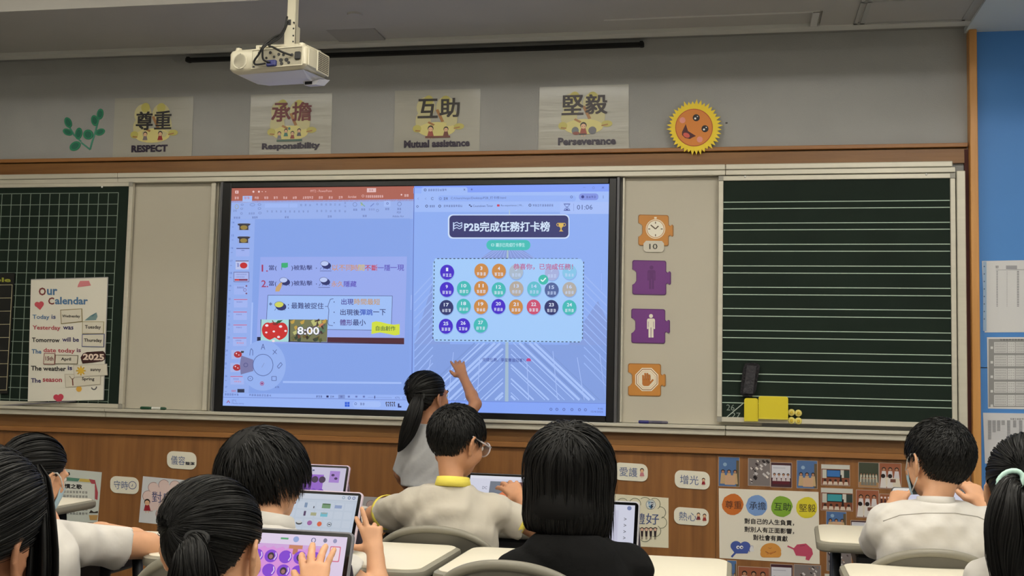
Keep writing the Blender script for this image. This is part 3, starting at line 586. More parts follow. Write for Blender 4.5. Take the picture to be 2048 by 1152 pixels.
for x_ in (1102, 1114, 1128, 1144, 1159, 1171): S.arc(x_, 818.5+(x_-1100)*0.015, 2.4, 1, (70, 84, 160), 8, n=7)
ST('9:46', 1196, 1206, 817.5, 3.5, (80, 94, 170), 8); ST('15/4/2025', 1182, 1206, 823.5, 3.5, (80, 94, 170), 8)
S.build('picture', t)

# ------------------------------------------------------------------ wall decorations above the boards
YS = (226, 190, 60)
def sheet(px, Y, name, m, parent, nx=10, nz=14, fold=0.0, seed=0, curl=0.0015):
    """thin laminated sheet, slightly curled and folded, from four measured corners"""
    c = [at(a, b_, Y) for a, b_ in px]; R = random.Random(seed); vs = []; fs = []
    ph = R.random()*6
    for j in range(nz+1):
        for i in range(nx+1):
            u, v_ = i/nx, j/nz
            p = (c[0]*(1-u)+c[1]*u)*(1-v_)+(c[3]*(1-u)+c[2]*u)*v_
            d = 0.002+curl*(0.5+0.5*math.sin(3.1*u+ph))*(0.4+v_)+fold*math.exp(-((v_-0.52)/0.11)**2)
            vs.append((p.x, Y-d, p.z))
    n = len(vs); back = [(x, y+0.0012, z) for x, y, z in vs]
    for j in range(nz):
        for i in range(nx): a = j*(nx+1)+i; fs.append((a, a+nx+1, a+nx+2, a+1)); fs.append((n+a, n+a+1, n+a+nx+2, n+a+nx+1))
    edge = [i for i in range(nx+1)]+[j*(nx+1)+nx for j in range(1, nz+1)]+[nz*(nx+1)+i for i in range(nx-1, -1, -1)]+[j*(nx+1) for j in range(nz-1, 0, -1)]
    for a, b_ in zip(edge, edge[1:]+edge[:1]): fs.append((a, b_, n+b_, n+a))
    o = mesh_obj(name, vs+back, fs, m, parent, smooth=False)
    def surf(u, v_): return 0.002+curl*(0.5+0.5*math.sin(3.1*u+ph))*(0.4+v_)+fold*math.exp(-((v_-0.52)/0.11)**2)
    return o, c, surf
def on_sheet(c, surf, Y, lift=0.0016):
    """print coordinates u, v in 0..1 on the sheet, following its curl"""
    def f(u, v_, h): p = (c[0]*(1-u)+c[1]*u)*(1-v_)+(c[3]*(1-u)+c[2]*u)*v_; return (p.x, Y-surf(min(max(u, 0), 1), min(max(v_, 0), 1))-lift-h, p.z)
    return f
def kid(P, x, y, h, shirt, hair=(40, 26, 22), lay=4, skin=(222, 178, 142), asp=1.0):
    """tiny printed child: head, hair, body; h in v units, asp = width over height of the sheet"""
    k = 1/asp
    P.poly([(x-0.28*h*k, y+h*0.5), (x-0.16*h*k, y+0.02*h), (x+0.16*h*k, y+0.02*h), (x+0.28*h*k, y+h*0.5)], shirt, lay)
    P.disc(x, y-0.2*h, 0.24*h*k, hair, lay, ry=0.26*h, n=14); P.disc(x, y-0.13*h, 0.19*h*k, skin, lay+1, ry=0.2*h, n=14)
    P.disc(x-0.08*h*k, y-0.12*h, 0.025*h*k, (30, 20, 20), lay+2, ry=0.03*h, n=6); P.disc(x+0.08*h*k, y-0.12*h, 0.025*h*k, (30, 20, 20), lay+2, ry=0.03*h, n=6)
    P.line([(x-0.1*h*k, y+0.5*h), (x-0.1*h*k, y+0.68*h)], 0.05*h*k, skin, lay); P.line([(x+0.1*h*k, y+0.5*h), (x+0.1*h*k, y+0.68*h)], 0.05*h*k, skin, lay)
posters = [
 (((230.5, 197), (387.5, 193), (384, 313), (225.5, 316.5)), '尊重', 'RESPECT', (0.29, 0.73, 0.24, 0.70, 0.39), (22, 16, 22), 'RESPECT'),
 (((502, 190), (665, 186), (662, 308), (498.5, 312.5)), '承擔', 'Responsibility', (0.27, 0.75, 0.16, 0.87, 0.30), (104, 24, 34), 'Responsibility'),
 (((790.5, 182), (961, 177.5), (959, 302), (788, 306.5)), '互助', 'Mutual assistance', (0.28, 0.76, 0.12, 0.89, 0.30), (34, 26, 22), 'Mutual assistance'),
 (((1079.5, 174.5), (1257.5, 168.5), (1258, 299), (1076.5, 301.5)), '堅毅', 'Perseverance', (0.26, 0.76, 0.22, 0.86, 0.30), (32, 14, 22), 'Perseverance')]
for i, (cs, zh, en, (a0, a1, e0, e1, yy), col, lb_) in enumerate(posters):
    cc = at(*cs[3], 0)
    t = thing('poster', 'laminated value poster reading %s above the boards' % lb_, 'poster', (cc.x, 0, cc.z), group=None)
    o, c, sf = sheet(cs, 0.0, 'sheet', LAMI, t, fold=0.0, seed=i+2)
    P = Print(on_sheet(c, sf, 0.0), rough=0.4, eps=0.0003)
    YB_ = (194, 187, 140); YD = (186, 177, 92); BR = (160, 112, 62)
    # yellow helping hands motif behind the words
    P.disc(0.37, 0.28, 0.11, YB_, 1, ry=0.17); P.disc(0.60, 0.28, 0.11, YB_, 1, ry=0.17); P.disc(0.34, 0.50, 0.09, YB_, 1, ry=0.17); P.disc(0.65, 0.48, 0.09, YB_, 1, ry=0.19)
    P.disc(0.40, 0.17, 0.055, YD, 2, ry=0.08); P.disc(0.60, 0.18, 0.055, YD, 2, ry=0.08); P.disc(0.50, 0.64, 0.22, (212, 202, 130), 1, ry=0.12); P.disc(0.27, 0.62, 0.05, YD, 2, ry=0.06); P.disc(0.76, 0.60, 0.06, YD, 2, ry=0.05)
    P.line([(0.50, 0.32), (0.57, 0.52)], 0.035, BR, 2); P.line([(0.40, 0.52), (0.47, 0.57)], 0.03, BR, 2); P.line([(0.25, 0.65), (0.31, 0.66)], 0.02, BR, 2); P.line([(0.70, 0.63), (0.77, 0.61)], 0.02, BR, 2)
    P.text(zh[0], a0, (a0+a1)/2-0.015, yy, 0.30, col, 3, .018); P.text(zh[1], (a0+a1)/2+0.015, a1, yy-0.005, 0.30, col, 3, .018)
    P.text(en, e0, e1, 0.865 if i else 0.855, 0.12 if i != 1 else 0.13, (34, 20, 48), 3, .05)
    asp = 1.33
    if i == 0: kid(P, 0.41, 0.64, 0.15, (120, 110, 112), lay=4, asp=asp); kid(P, 0.60, 0.64, 0.16, (150, 40, 36), lay=4, asp=asp)
    if i == 1:
        for x_, s_ in ((0.37, (120, 120, 130)), (0.45, (60, 120, 110)), (0.53, (140, 60, 50)), (0.61, (90, 90, 100))): kid(P, x_, 0.67-(0.04 if x_ in (0.45, 0.61) else 0), 0.13, s_, lay=4, asp=asp)
        P.rect(0.34, 0.745, 0.65, 0.78, (70, 100, 90), 6); P.disc(0.49, 0.57, 0.015, (70, 130, 120), 4, ry=0.025, n=8)
    if i == 2:
        kid(P, 0.43, 0.66, 0.19, (150, 70, 60), lay=4, asp=asp); kid(P, 0.61, 0.67, 0.16, (110, 60, 50), lay=4, asp=asp); P.rect(0.37, 0.745, 0.66, 0.775, (110, 60, 50), 6)
    if i == 3:
        kid(P, 0.50, 0.66, 0.2, (150, 62, 46), lay=4, asp=asp); P.disc(0.41, 0.70, 0.04, (110, 116, 120), 4, ry=0.06); P.disc(0.60, 0.70, 0.045, (104, 104, 112), 4, ry=0.06); P.disc(0.42, 0.74, 0.04, (130, 66, 52), 5, ry=0.025); P.line([(0.45, 0.755), (0.53, 0.755)], 0.015, (40, 40, 44), 5)
    P.build('printed_motif', t)
# leafy branch
t = thing('leaf_branch', 'green paper leafy sprig stuck on the wall left of the RESPECT poster', 'wall decoration', tuple(at(178, 300, 0)))
G1 = mat('leaf_green', (44, 132, 98), 0.6); G2 = mat('leaf_teal', (34, 104, 84), 0.6)
stem = [((180, 299), (184, 284)), ((184, 284), (191, 262)), ((191, 262), (197, 238)), ((180, 299), (162, 285)), ((162, 283), (148, 270)), ((148, 270), (136, 250)), ((175, 297), (170, 290))]
for (xa, ya), (xb, yb) in stem[:6]:
    d = math.hypot(xb-xa, yb-ya); nx, ny = -(yb-ya)/d*1.6, (xb-xa)/d*1.6
    plate([(xa+nx, ya+ny), (xb+nx, yb+ny), (xb-nx, yb-ny), (xa-nx, ya-ny)], 0, 0.0022, mat('stem_teal', (70, 142, 120), 0.6), 'stem', t)
def ell(x, y, a, b_, rot, n=16): 
    cr, sr = math.cos(math.radians(rot)), math.sin(math.radians(rot))
    return [(x+a*math.cos(2*math.pi*k/n)*cr-b_*math.sin(2*math.pi*k/n)*sr, y+a*math.cos(2*math.pi*k/n)*sr+b_*math.sin(2*math.pi*k/n)*cr) for k in range(n)]
for x_, y_, a, b_, rt in ((200, 228, 11, 6.5, -80), (189, 241, 11, 7, -100), (200, 264, 10, 6.5, -25), (176, 269, 10, 10, 60), (157, 267, 12, 7, -80), (135, 264, 10, 6.5, 25), (136, 245, 11, 7, 70), (150, 292, 12, 8.5, -35)):
    lf = plate(ell(x_, y_, a, b_, rt), -0.001, 0.003, G1, 'leaf', t)
    o = plate(ell(x_, y_, a*0.66, b_*0.62, rt), -0.004, 0.001, G2, 'leaf_centre', t); 
# smiling sun
t = thing('paper_sun', 'yellow paper sun with smiling orange face overlapping the oak ledge', 'wall decoration', tuple(at(1390, 305, 0)))
SX, SYp = 1389, 254.5; pts = []
Rr = random.Random(5); N = 40
for k in range(N):
    a0 = 2*math.pi*k/N
    pts.append((SX+46*math.cos(a0), SYp+46*math.sin(a0)*1.0))
    r_ = 51+6*Rr.random(); a1 = a0+math.pi/N*1.1
    pts.append((SX+r_*math.cos(a1), SYp+r_*math.sin(a1)))
plate(pts, -0.036, 0.003, mat('sun_yellow', (236, 206, 44), 0.55), 'rays', t)
plate(ell(1388, 255, 37.5, 37.5, 0, 36), -0.039, 0.0015, mat('sun_orange', (214, 130, 52), 0.55), 'face', t)
P = WP(-0.0405, rough=0.5, eps=0.0003)
P.arc(1388, 255, 36.8, 1.4, (178, 74, 44), 1, n=40)
for x_, y_ in ((1392.5, 235.5), (1410, 257.5)): P.disc(x_, y_, 7, (24, 14, 16), 1); P.disc(x_-2, y_+1.5, 2.1, (240, 236, 236), 2, n=10); P.disc(x_+2.5, y_-2.5, 1.2, (240, 236, 236), 2, n=8)
P.disc(1365, 240.5, 6, (224, 146, 134), 1); P.disc(1399.5, 279, 6, (224, 146, 134), 1)
P.poly([(1371.5, 248), (1376, 262), (1392, 272), (1385, 275), (1380, 278), (1370, 276), (1364, 270), (1364, 264)], (74, 14, 22), 1)
P.disc(1373, 270.5, 7, (206, 86, 74), 2, ry=4.6, rot=25)
P.build('printed_face', t)
# black bar and cord hook above the boards
t = thing('screen_rail', 'long thin black rail fixed under the bulkhead above the posters', 'rail', tuple(at(830, 108, 0)))
a = at(372, 118, -0.02); c = at(1288, 91, -0.02)
MB().box(a.x, c.x, -0.03, 0, (a.z+c.z)/2-0.009, (a.z+c.z)/2+0.009, 0.002).build('bar', mat('matt_black', (12, 12, 12), 0.8), t)
for px_ in (378, 1283): p = at(px_, 100, -0.02); MB().box(p.x-0.008, p.x+0.008, -0.034, 0, (a.z+c.z)/2-0.011, (a.z+c.z)/2+0.014, 0.002).build('end_cap', mat('matt_black', (12, 12, 12), 0.8), t)
p = at(353, 117, -0.02)
b = MB(); b.tube([(p.x-0.025+0.05*k/10, -0.015, p.z-0.016*math.sin(math.pi*k/10)) for k in range(11)], 0.003, 6)
o = b.build('cord_loop', mat('grey_cord', (150, 150, 146), 0.6)); tag(o, 'small grey cord loop left of the black rail', 'cord')
p = at(1453, 246, 0); o = MB().ball((p.x, -0.001, p.z), (0.006, 0.002, 0.004)).build('wall_scuff', mat('scuff', (84, 82, 84), 0.8)); tag(o, 'small grey lump of adhesive on the wall right of the sun', 'adhesive')

# ------------------------------------------------------------------ things on the boards
def puzzle_pts(x, y, w_, h, sl=0.0):
    """jigsaw block outline in measured coordinates: notch on the left, knob on the right"""
    r = 4
    L, R_2, T, B = x, x+w_, y, y+h; pts = []
    def arc_(cx, cy, a0, a1, rr=r):
        for k in range(4): a = math.radians(a0+(a1-a0)*k/3); pts.append((cx+rr*math.cos(a), cy+rr*math.sin(a)))
    arc_(L+r, T+r, 180, 270); arc_(R_2-r, T+r, 270, 360)
    pts.extend([(R_2, T+h*0.31), (R_2+4, T+h*0.36), (R_2+7, T+h*0.30), (R_2+9.5, T+h*0.34), (R_2+9.5, T+h*0.66), (R_2+7, T+h*0.70), (R_2+4, T+h*0.64), (R_2, T+h*0.69)])
    arc_(R_2-r, B-r, 0, 90); arc_(L+r, B-r, 90, 180)
    pts.extend([(L, T+h*0.72), (L+5, T+h*0.67), (L+8, T+h*0.60), (L+8, T+h*0.36), (L+5, T+h*0.30), (L, T+h*0.27)])
    q = []
    for a, b_ in pts: q.append((a, b_+(a-x)*0.02))
    return q
MAG = [('orange', (196, 132, 58), 1276.5, 429, 61, 62, 'clock'), ('purple', (112, 52, 130), 1264.5, 520, 68, 69, 'ghost'), ('purple', (112, 52, 130), 1262.5, 617, 68, 69, 'man'), ('orange', (196, 132, 58), 1256, 726.5, 66, 65, 'hand')]
LBL = {'clock': 'orange puzzle-shaped magnet with a clock and the number 10, topmost of four', 'ghost': 'purple puzzle-shaped magnet with a faint dark figure', 'man': 'purple puzzle-shaped magnet with a white standing figure', 'hand': 'orange puzzle-shaped magnet with a raised hand, lowest of four'}
for cn, rgb, x, y, w_, h, kind in MAG:
    t = thing('puzzle_magnet', LBL[kind], 'magnet', tuple(at(x, y+h, -0.01)))
    dk = tuple(int(v*0.78) for v in rgb)
    plate(puzzle_pts(x, y, w_, h), -0.010, 0.003, mat('magnet_edge', dk, 0.5), 'backing', t)
    ip = [(x+w_/2+(a-x-w_/2)*0.955, y+h/2+(b_-y-h/2)*0.955) for a, b_ in puzzle_pts(x, y, w_, h)]
    plate(ip, -0.013, 0.0008, mat('magnet_face', rgb, 0.4), 'face', t)
    P = WP(-0.0138, eps=0.0003); cx, cy = x+w_*0.56, y+h*0.5; W_ = (226, 220, 205)
    if kind == 'clock':
        cx, cy = 1311, 458; P.disc(cx, cy, 19.5, (236, 224, 200), 1, n=32); P.disc(cx, cy, 17.8, (190, 130, 66), 2, n=32); P.disc(cx, cy, 16.5, (236, 230, 214), 3, n=32)
        for a in range(0, 360, 90): P.line([(cx+10.5*math.cos(math.radians(a)), cy+10.5*math.sin(math.radians(a))), (cx+14.5*math.cos(math.radians(a)), cy+14.5*math.sin(math.radians(a)))], 2, (110, 92, 70), 4)
        P.line([(cx, cy), (cx-9.5, cy-8)], 2.4, (96, 80, 62), 4); P.line([(cx, cy), (cx+6, cy-6)], 2.4, (96, 80, 62), 4); P.rect(cx-2.5, cy-24, cx+2.5, cy-20.5, (236, 224, 200), 2)
    elif kind in ('ghost', 'man'):
        c_ = (96, 42, 112) if kind == 'ghost' else W_; X = 1302 if kind == 'man' else 1303; Y_ = y
        P.disc(X, Y_+15, 4, c_, 1, n=14); P.rrect(X-8, Y_+20, X+8, Y_+38, 3.5, c_, 1); P.rect(X-8, Y_+24, X-5.4, Y_+41, c_, 1); P.rect(X+5.4, Y_+24, X+8, Y_+41, c_, 1)
        P.rect(X-5, Y_+36, X-0.6, Y_+58, c_, 1); P.rect(X+0.6, Y_+36, X+5, Y_+58, c_, 1)
        P.line([(X-5.2, Y_+26), (X-5.2, Y_+37)], 0.8, rgb, 2); P.line([(X+5.2, Y_+26), (X+5.2, Y_+37)], 0.8, rgb, 2)
    else:
        cx, cy = 1293.5, 759; oc = lambda r: [(cx+r*math.cos(math.radians(22.5+45*k)), cy+r*math.sin(math.radians(22.5+45*k))) for k in range(8)]
        P.poly(oc(25), (236, 226, 205), 1); P.poly(oc(23), (150, 96, 48), 2); P.poly(oc(21.4), (236, 226, 205), 3); P.poly(oc(18.8), (196, 132, 58), 4)
        P.poly(oc(18.2), (230, 218, 196), 5)
        H_ = (184, 112, 44); P.rrect(cx-9, cy-2, cx+7, cy+13, 5, H_, 6)
        for k, (dx, tp) in enumerate(((-7.5, -9), (-3.2, -13), (1.2, -13), (5.4, -10))): P.line([(cx+dx, cy+2), (cx+dx, cy+tp)], 3.4, H_, 6); P.line([(cx+dx+2.1, cy+1), (cx+dx+2.1, cy+tp+2)], 0.6, (130, 76, 30), 7)
        P.line([(cx+6, cy+8), (cx+13, cy)], 3.6, H_, 6)
    P.build('printed_symbol', t)
    if kind == 'clock':
        pl = plate([(1288+a, b_) for a, b_ in [(4, 481.5), (36, 482), (40, 487), (40, 499), (36, 504), (4, 504), (-1, 499), (-1, 487)]], -0.0135, 0.002, mat('pill_grey', (206, 200, 186), 0.5), 'number_tag', t)
        P = WP(-0.0155, eps=0.0003); P.text('10', 1298.5, 1315, 493, 11, (60, 58, 52), 1, .012); o = P.build('number', t)
# calendar poster on the grid board
CY = -0.044
t = thing('calendar_board', 'white Our Calendar board with removable day and weather cards on the gridded blackboard', 'calendar', tuple(at(135, 800, CY)))
CP = [(62, 559), (216, 554.5), (207, 800), (55.5, 803)]
plate(CP, CY, 0.004, PAPER, 'sheet', t)
mb = MB(); P = WP(CY-0.0045, rough=0.6, eps=0.0003)
P.line([CP[0], CP[1], CP[2]], 1.6, (150, 150, 150), 1)
CB, CRD, CBK, CNV = (78, 118, 158), (180, 66, 78), (26, 24, 26), (50, 44, 96)
P.text('O', 77.5, 92, 583, 16, (122, 56, 56), 1, .03); P.text('ur', 94, 115, 584, 12.5, CB, 1, .03); P.text('C', 96.5, 108.5, 602, 14.5, (122, 56, 56), 1, .03); P.text('alendar', 110, 176, 601.5, 15, CB, 1, .03)
P.text('Today', 65, 99, 635, 11, CB, 1, .02); P.text('is', 103, 111.5, 633.5, 8.5, (70, 88, 130), 1, .02); P.text('Yesterday', 65, 121, 656.5, 11, CRD, 1, .02); P.text('was', 126, 147, 656, 6.5, CNV, 1, .025)
P.text('Tomorrow', 64, 119.5, 680, 9, CBK, 1, .025); P.text('will be', 124.5, 158, 679, 9, CNV, 1, .025); P.text('The', 63.5, 83, 703, 9, CB, 1, .025); P.text('date today', 87, 150, 702, 11, CRD, 1, .02); P.text('is', 153.5, 162, 700.5, 8, (110, 60, 90), 1, .025)
P.text('The weather', 62, 132, 737, 9.5, CBK, 1, .025); P.text('is', 135.5, 144.5, 736, 8.5, CNV, 1, .025); P.text('The', 62, 82, 761, 9, CNV, 1, .025); P.text('season', 85.5, 124, 760.5, 7, CRD, 1, .025)
P.poly([(156, 570), (160, 562), (178, 561.5), (182, 571), (168, 573), (155, 574.5)], (214, 130, 136), 1)
def heart(x, y, r, c_): P.disc(x-r*0.45, y-r*0.25, r*0.58, c_, 1, n=14); P.disc(x+r*0.45, y-r*0.35, r*0.58, c_, 1, n=14); P.poly([(x-r*0.98, y), (x+r*1.0, y-r*0.1), (x+r*0.2, y+r)], c_, 1)
heart(78.5, 611, 9, (196, 78, 90)); heart(117, 797, 10, (196, 62, 84))
P.poly([(169, 641), (180, 632), (193, 625), (195, 633), (192, 640)], (116, 144, 146), 1); P.poly([(180, 632), (186, 633), (193, 625)], (80, 120, 130), 2)
P.disc(158, 778, 6, (216, 166, 64), 1, n=8); P.arc(188, 774, 5, 2.5, (96, 96, 100), 1, a0=-10, a1=170, n=8)
P.build('printed_words', t)
for nm, pts, ec, word, (a0, a1, yc, h), tc_, Yc in (
  ('wednesday', [(120.5, 619.5), (164, 617), (165, 643.5), (122, 648)], (132, 116, 66), 'Wednesday', (124.5, 160.5, 633, 7), CBK, 0),
  ('tuesday', [(164.5, 643), (208, 643), (207, 667.5), (164, 667.5)], (170, 160, 120), 'Tuesday', (170, 202, 655, 9), CBK, 0),
  ('thursday', [(164, 668.5), (209, 667.5), (208, 694.5), (163.5, 693.5)], (70, 80, 130), 'Thursday', (168, 204, 681.5, 8.5), CBK, 0),
  ('fifteenth', [(88, 706), (110.5, 706.5), (109.5, 729), (86.5, 728.5)], (140, 70, 70), '15th', (91, 107, 717, 8.5), (120, 70, 70), 1),
  ('april', [(110.5, 709.5), (156.5, 710.5), (155, 728.5), (109.5, 728)], (110, 104, 80), 'April', (122, 142, 719, 8), CBK, 0),
  ('sunny', [(146, 730), (214, 727.5), (215, 750.5), (148, 755)], (190, 184, 170), 'sunny', (181, 202, 741, 7), CBK, 1),
  ('spring', [(129, 748), (202, 748), (201, 769), (131, 775.5)], (186, 178, 160), 'Spring', (164, 189, 758.5, 8), CBK, 0)):
    yy = CY-0.005-0.0022*Yc
    cd = plate(pts, yy, 0.0016, mat('card_edge', ec, 0.6), 'word_card', t)
    cx_, cy_ = sum(p[0] for p in pts)/4, sum(p[1] for p in pts)/4
    P = WP(yy-0.0017, rough=0.6, eps=0.0003)
    P.poly([(a+(1.3 if a < cx_ else -1.3), b_+(1.3 if b_ < cy_ else -1.3)) for a, b_ in pts][::-1], (214, 208, 192), 1); P.text(word, a0, a1, yc, h, tc_, 2, .025)
    if nm == 'sunny':
        for k in range(8): P.line([(162, 741.5), (162+9.5*math.cos(k*math.pi/4), 741.5+9.5*math.sin(k*math.pi/4))], 3, (206, 164, 60), 2)
        P.disc(162, 741.5, 6, (222, 180, 60), 3, n=14)
    if nm == 'spring':
        P.line([(146, 771), (145, 757)], 2.4, (120, 60, 50), 2); P.line([(145, 760), (139, 752)], 1.2, (120, 110, 90), 2); P.line([(145, 760), (151, 752)], 1.2, (120, 110, 90), 2)
    P.build('card_print', t)
yb_ = plate([(163, 722), (161, 715), (166, 707), (174, 704), (190, 703), (206, 702), (211, 708), (210, 718), (205, 722), (185, 725), (165, 727)], CY-0.005, 0.0022, mat('year_cut', (60, 24, 24), 0.5), 'year_tag', t)
P = WP(CY-0.0075, eps=0.0003); P.text('2025', 166, 208.5, 714, 13, (228, 206, 190), 1, .04); P.build('year_print', t)
# timetable at the far left
t = thing('timetable', 'black timetable sheet with yellow lettering at the left edge of the gridded blackboard', 'timetable', tuple(at(-30, 788, CY)))
plate([(-140, 549), (29, 545.5), (15, 787), (-152, 792)], CY, 0.003, mat('black_card', (12, 13, 12), 0.5), 'sheet', t)
P = WP(CY-0.0035, eps=0.0003); P.text('Timetable', -86, 21.5, 559.5, 9, (150, 152, 52), 1, .03)
for k in range(9): P.line([(-130, 572+26.2*k), (24-k*1.45, 569.5+26.3*k)], 1, (196, 186, 150), 1)
P.line([(24.5, 569), (13, 781)], 1.1, (196, 186, 150), 1); P.line([(-50, 571), (-60, 783)], 1, (196, 186, 150), 1); P.build('printed_grid', t)
o = plate([(-20, 812), (60, 806), (150, 801), (150, 803), (60, 809), (-20, 814)], -0.05, 0.012, mat('pointer_grey', (112, 108, 112), 0.4), 'pointer_stick'); tag(o, 'thin grey pointer stick lying along the foot of the gridded blackboard', 'pointer')
# chalk marks 26 / 27
P = WP(-0.0365, eps=0.0003, rough=0.9); P.line([(1449, 838), (1486, 807)], 1.6, (176, 186, 176), 1); P.text('26', 1453, 1469, 815, 12, (130, 142, 132), 1); P.text('27', 1463, 1481, 830.5, 10.5, (140, 150, 142), 1); P.build('chalk_marks', gb)
# duster, yellow box, small yellow holder, four magnets
t = thing('board_duster', 'black felt duster stuck on the stave blackboard above the yellow holders', 'duster', tuple(at(1500, 790, -0.036)))
b = MB()
c0, c1 = at(1503.5, 732, -0.05), at(1494, 788, -0.05)
pts = [(1490, 727), (1500, 725), (1516, 727), (1520, 732), (1517, 750), (1512, 780), (1508, 790), (1501, 794), (1486, 793), (1480.5, 786), (1482, 765), (1486, 738)]
plate(pts, -0.0365, 0.022, mat('felt_black', (30, 28, 32), 0.95, noise=0.4, nscale=30, bump=0.8, bscale=90), 'felt_pad', t)
plate([(1494, 730), (1513, 732), (1506, 788), (1486, 787)], -0.0585, 0.006, mat('duster_grip', (40, 38, 44), 0.6, bump=0.5, bscale=60), 'grip', t)
YEL = mat('yellow_plastic', (222, 206, 40), 0.45); YEL2 = mat('yellow_plastic_dull', (206, 192, 60), 0.5)
def holder(name, label, x0, y0, x1, y1, th, m_):
    t = thing(name, label, 'chalk holder', tuple(at((x0+x1)/2, y1, -0.037)))
    p, q = at(x0, y0, -0.037), at(x1, y1, -0.037)
    r = 0.009; pts = [(p.x, q.z), (p.x, p.z-r), (p.x+r*0.3, p.z-r*0.3), (p.x+r, p.z), (q.x-r, p.z), (q.x-r*0.3, p.z-r*0.3), (q.x, p.z-r), (q.x, q.z)]
    MB().prism(pts, -0.037-th, -0.037).build('box', m_, t)
    pts2 = [(a+(0.003 if a < (p.x+q.x)/2 else -0.003), b_+(0.003 if b_ < (p.z+q.z)/2 else -0.003)) for a, b_ in pts]
    MB().prism(pts2, -0.0385-th, -0.037-th).build('front_face', mat('yellow_front', (214, 196, 38), 0.4), t)
    MB().box(p.x, q.x, -0.040-th, -0.036-th, q.z, q.z+0.006, 0.001).build('rim', YEL2, t)
holder('chalk_holder', 'narrow yellow plastic holder on the stave blackboard below the duster', 1488.5, 796, 1516, 843, 0.02, YEL)
holder('chalk_holder', 'wide yellow plastic holder on the stave blackboard beside the round magnets', 1517, 792, 1575.5, 839.5, 0.03, YEL)
for i, (x_, y_, w_) in enumerate(((1583, 825, 'upper left'), (1597, 826.5, 'upper right'), (1583, 841, 'lower left'), (1597, 842, 'lower right'))):
    p = at(x_, y_, -0.05); t = thing('round_magnet', 'round yellow magnet, %s of the four beside the wide yellow holder' % w_, 'magnet', (p.x, -0.037, p.z-0.015), group='four round yellow magnets')
    smooth_by_angle(MB().tube([(p.x, -0.037, p.z), (p.x, -0.046, p.z), (p.x, -0.049, p.z)], [0.0155, 0.0155, 0.013], 20).build('base', mat('magnet_cream', (224, 210, 120), 0.4), t))
    smooth_by_angle(MB().tube([(p.x, -0.049, p.z), (p.x, -0.056, p.z)], [0.007, 0.006], 14).build('knob', mat('magnet_yellow', (204, 176, 54), 0.4), t))
# pens on the tray
def pen(name, label, px0, py0, px1, py1, capc, bodyc, lab):
    a, c = at(px0, py0, -0.06), at(px1, py1, -0.06); zz = 1.006+0.0075; t = thing(name, label, 'marker pen', ((a.x+c.x)/2, -0.06, 1.006))
    L_ = c.x-a.x; r = 0.0075
    smooth_by_angle(MB().tube([(a.x, -0.06, zz), (a.x+0.004, -0.06, zz), (a.x+L_*0.35, -0.06, zz)], [r*0.7, r, r], 12).build('cap', capc, t))
    smooth_by_angle(MB().tube([(a.x+L_*0.35, -0.06, zz), (a.x+L_*0.95, -0.06, zz), (c.x, -0.06, zz)], [r*0.92, r*0.92, r*0.6], 12).build('barrel', bodyc, t))
    smooth_by_angle(MB().tube([(a.x+L_*0.45, -0.06, zz), (a.x+L_*0.8, -0.06, zz)], r*0.95, 12).build('label_band', lab, t))
pen('marker_pen', 'white marker pen with green end lying on the tray at the left', 281, 818, 332, 820, mat('pen_green', (30, 74, 50), 0.4), mat('pen_green', (30, 74, 50), 0.4), mat('pen_white', (206, 206, 200), 0.4))
pen('marker_pen', 'blue and grey marker pen lying on the tray below the puzzle magnets', 1277, 843, 1336, 847, mat('pen_blue', (30, 30, 110), 0.4), mat('pen_grey', (84, 80, 96), 0.4), mat('pen_grey2', (66, 64, 84), 0.4))

# ------------------------------------------------------------------ posters, pills and photographs on the panelling
PY = -0.016
def pill(label, x0, y0, x1, y1, word, wx0, wx1, extra=None, rgb=(226, 222, 206)):
    t = thing('word_plaque', label, 'plaque', tuple(at((x0+x1)/2, y1, PY)))
    sl_ = slopeat((x0+x1)/2, (y0+y1)/2); cx_ = (x0+x1)/2; r = (y1-y0)*0.36; pts = []
    for cx, cy, a0 in ((x1-r, y0+r, -90), (x1-r, y1-r, 0), (x0+r, y1-r, 90), (x0+r, y0+r, 180)):
        for k in range(7): a = math.radians(a0+15*k); xx = cx+r*math.cos(a); pts.append((xx, cy+r*math.sin(a)+(xx-cx_)*(sl_+0.03)))
    plate(pts, PY, 0.004, mat('plaque_white', rgb, 0.45), 'plaque_body', t)
    P = WP(PY-0.0045, eps=0.0003); yc = (y0+y1)/2; P.text(word, wx0, wx1, yc, (y1-y0)*0.52, (88, 106, 150), 1, .0, slope=sl_+0.03)
    if extra: extra(P)
    P.build('printed_word', t)
def ex_time(P): P.arc(265, 970.5, 7.5, 1.2, (70, 80, 140), 1, n=20); P.line([(265, 972.5), (265, 968)], 0.9, (70, 80, 140), 1); P.line([(265, 972), (262, 972)], 0.9, (70, 80, 140), 1)
def ex_tidy(P): P.text('整潔', 371, 389, 927, 6, (50, 50, 60), 1, .03)
def pk(P, x, y, h, s_): kid(P, x, y, h, s_, lay=2, asp=1.0)
pill('white oval plaque reading 儀容, highest on the panelling at the left', 334, 903.5, 392.5, 938, '儀容', 342, 370, ex_tidy)
pill('white oval plaque reading 守時 with a drawn clock', 220.5, 953.5, 277, 987, '守時', 228, 256, ex_time)
pill('white oval plaque reading 愛護 above the tablet at the right', 1227.5, 926.5, 1295.5, 961.5, '愛護', 1239, 1275, lambda P: pk(P, 1284, 944, 17, (190, 120, 130)))
pill('white oval plaque reading 增光 right of the 愛護 plaque', 1349.5, 942, 1419.5, 977.5, '增光', 1360, 1397, lambda P: pk(P, 1407, 962, 14, (150, 30, 44)))
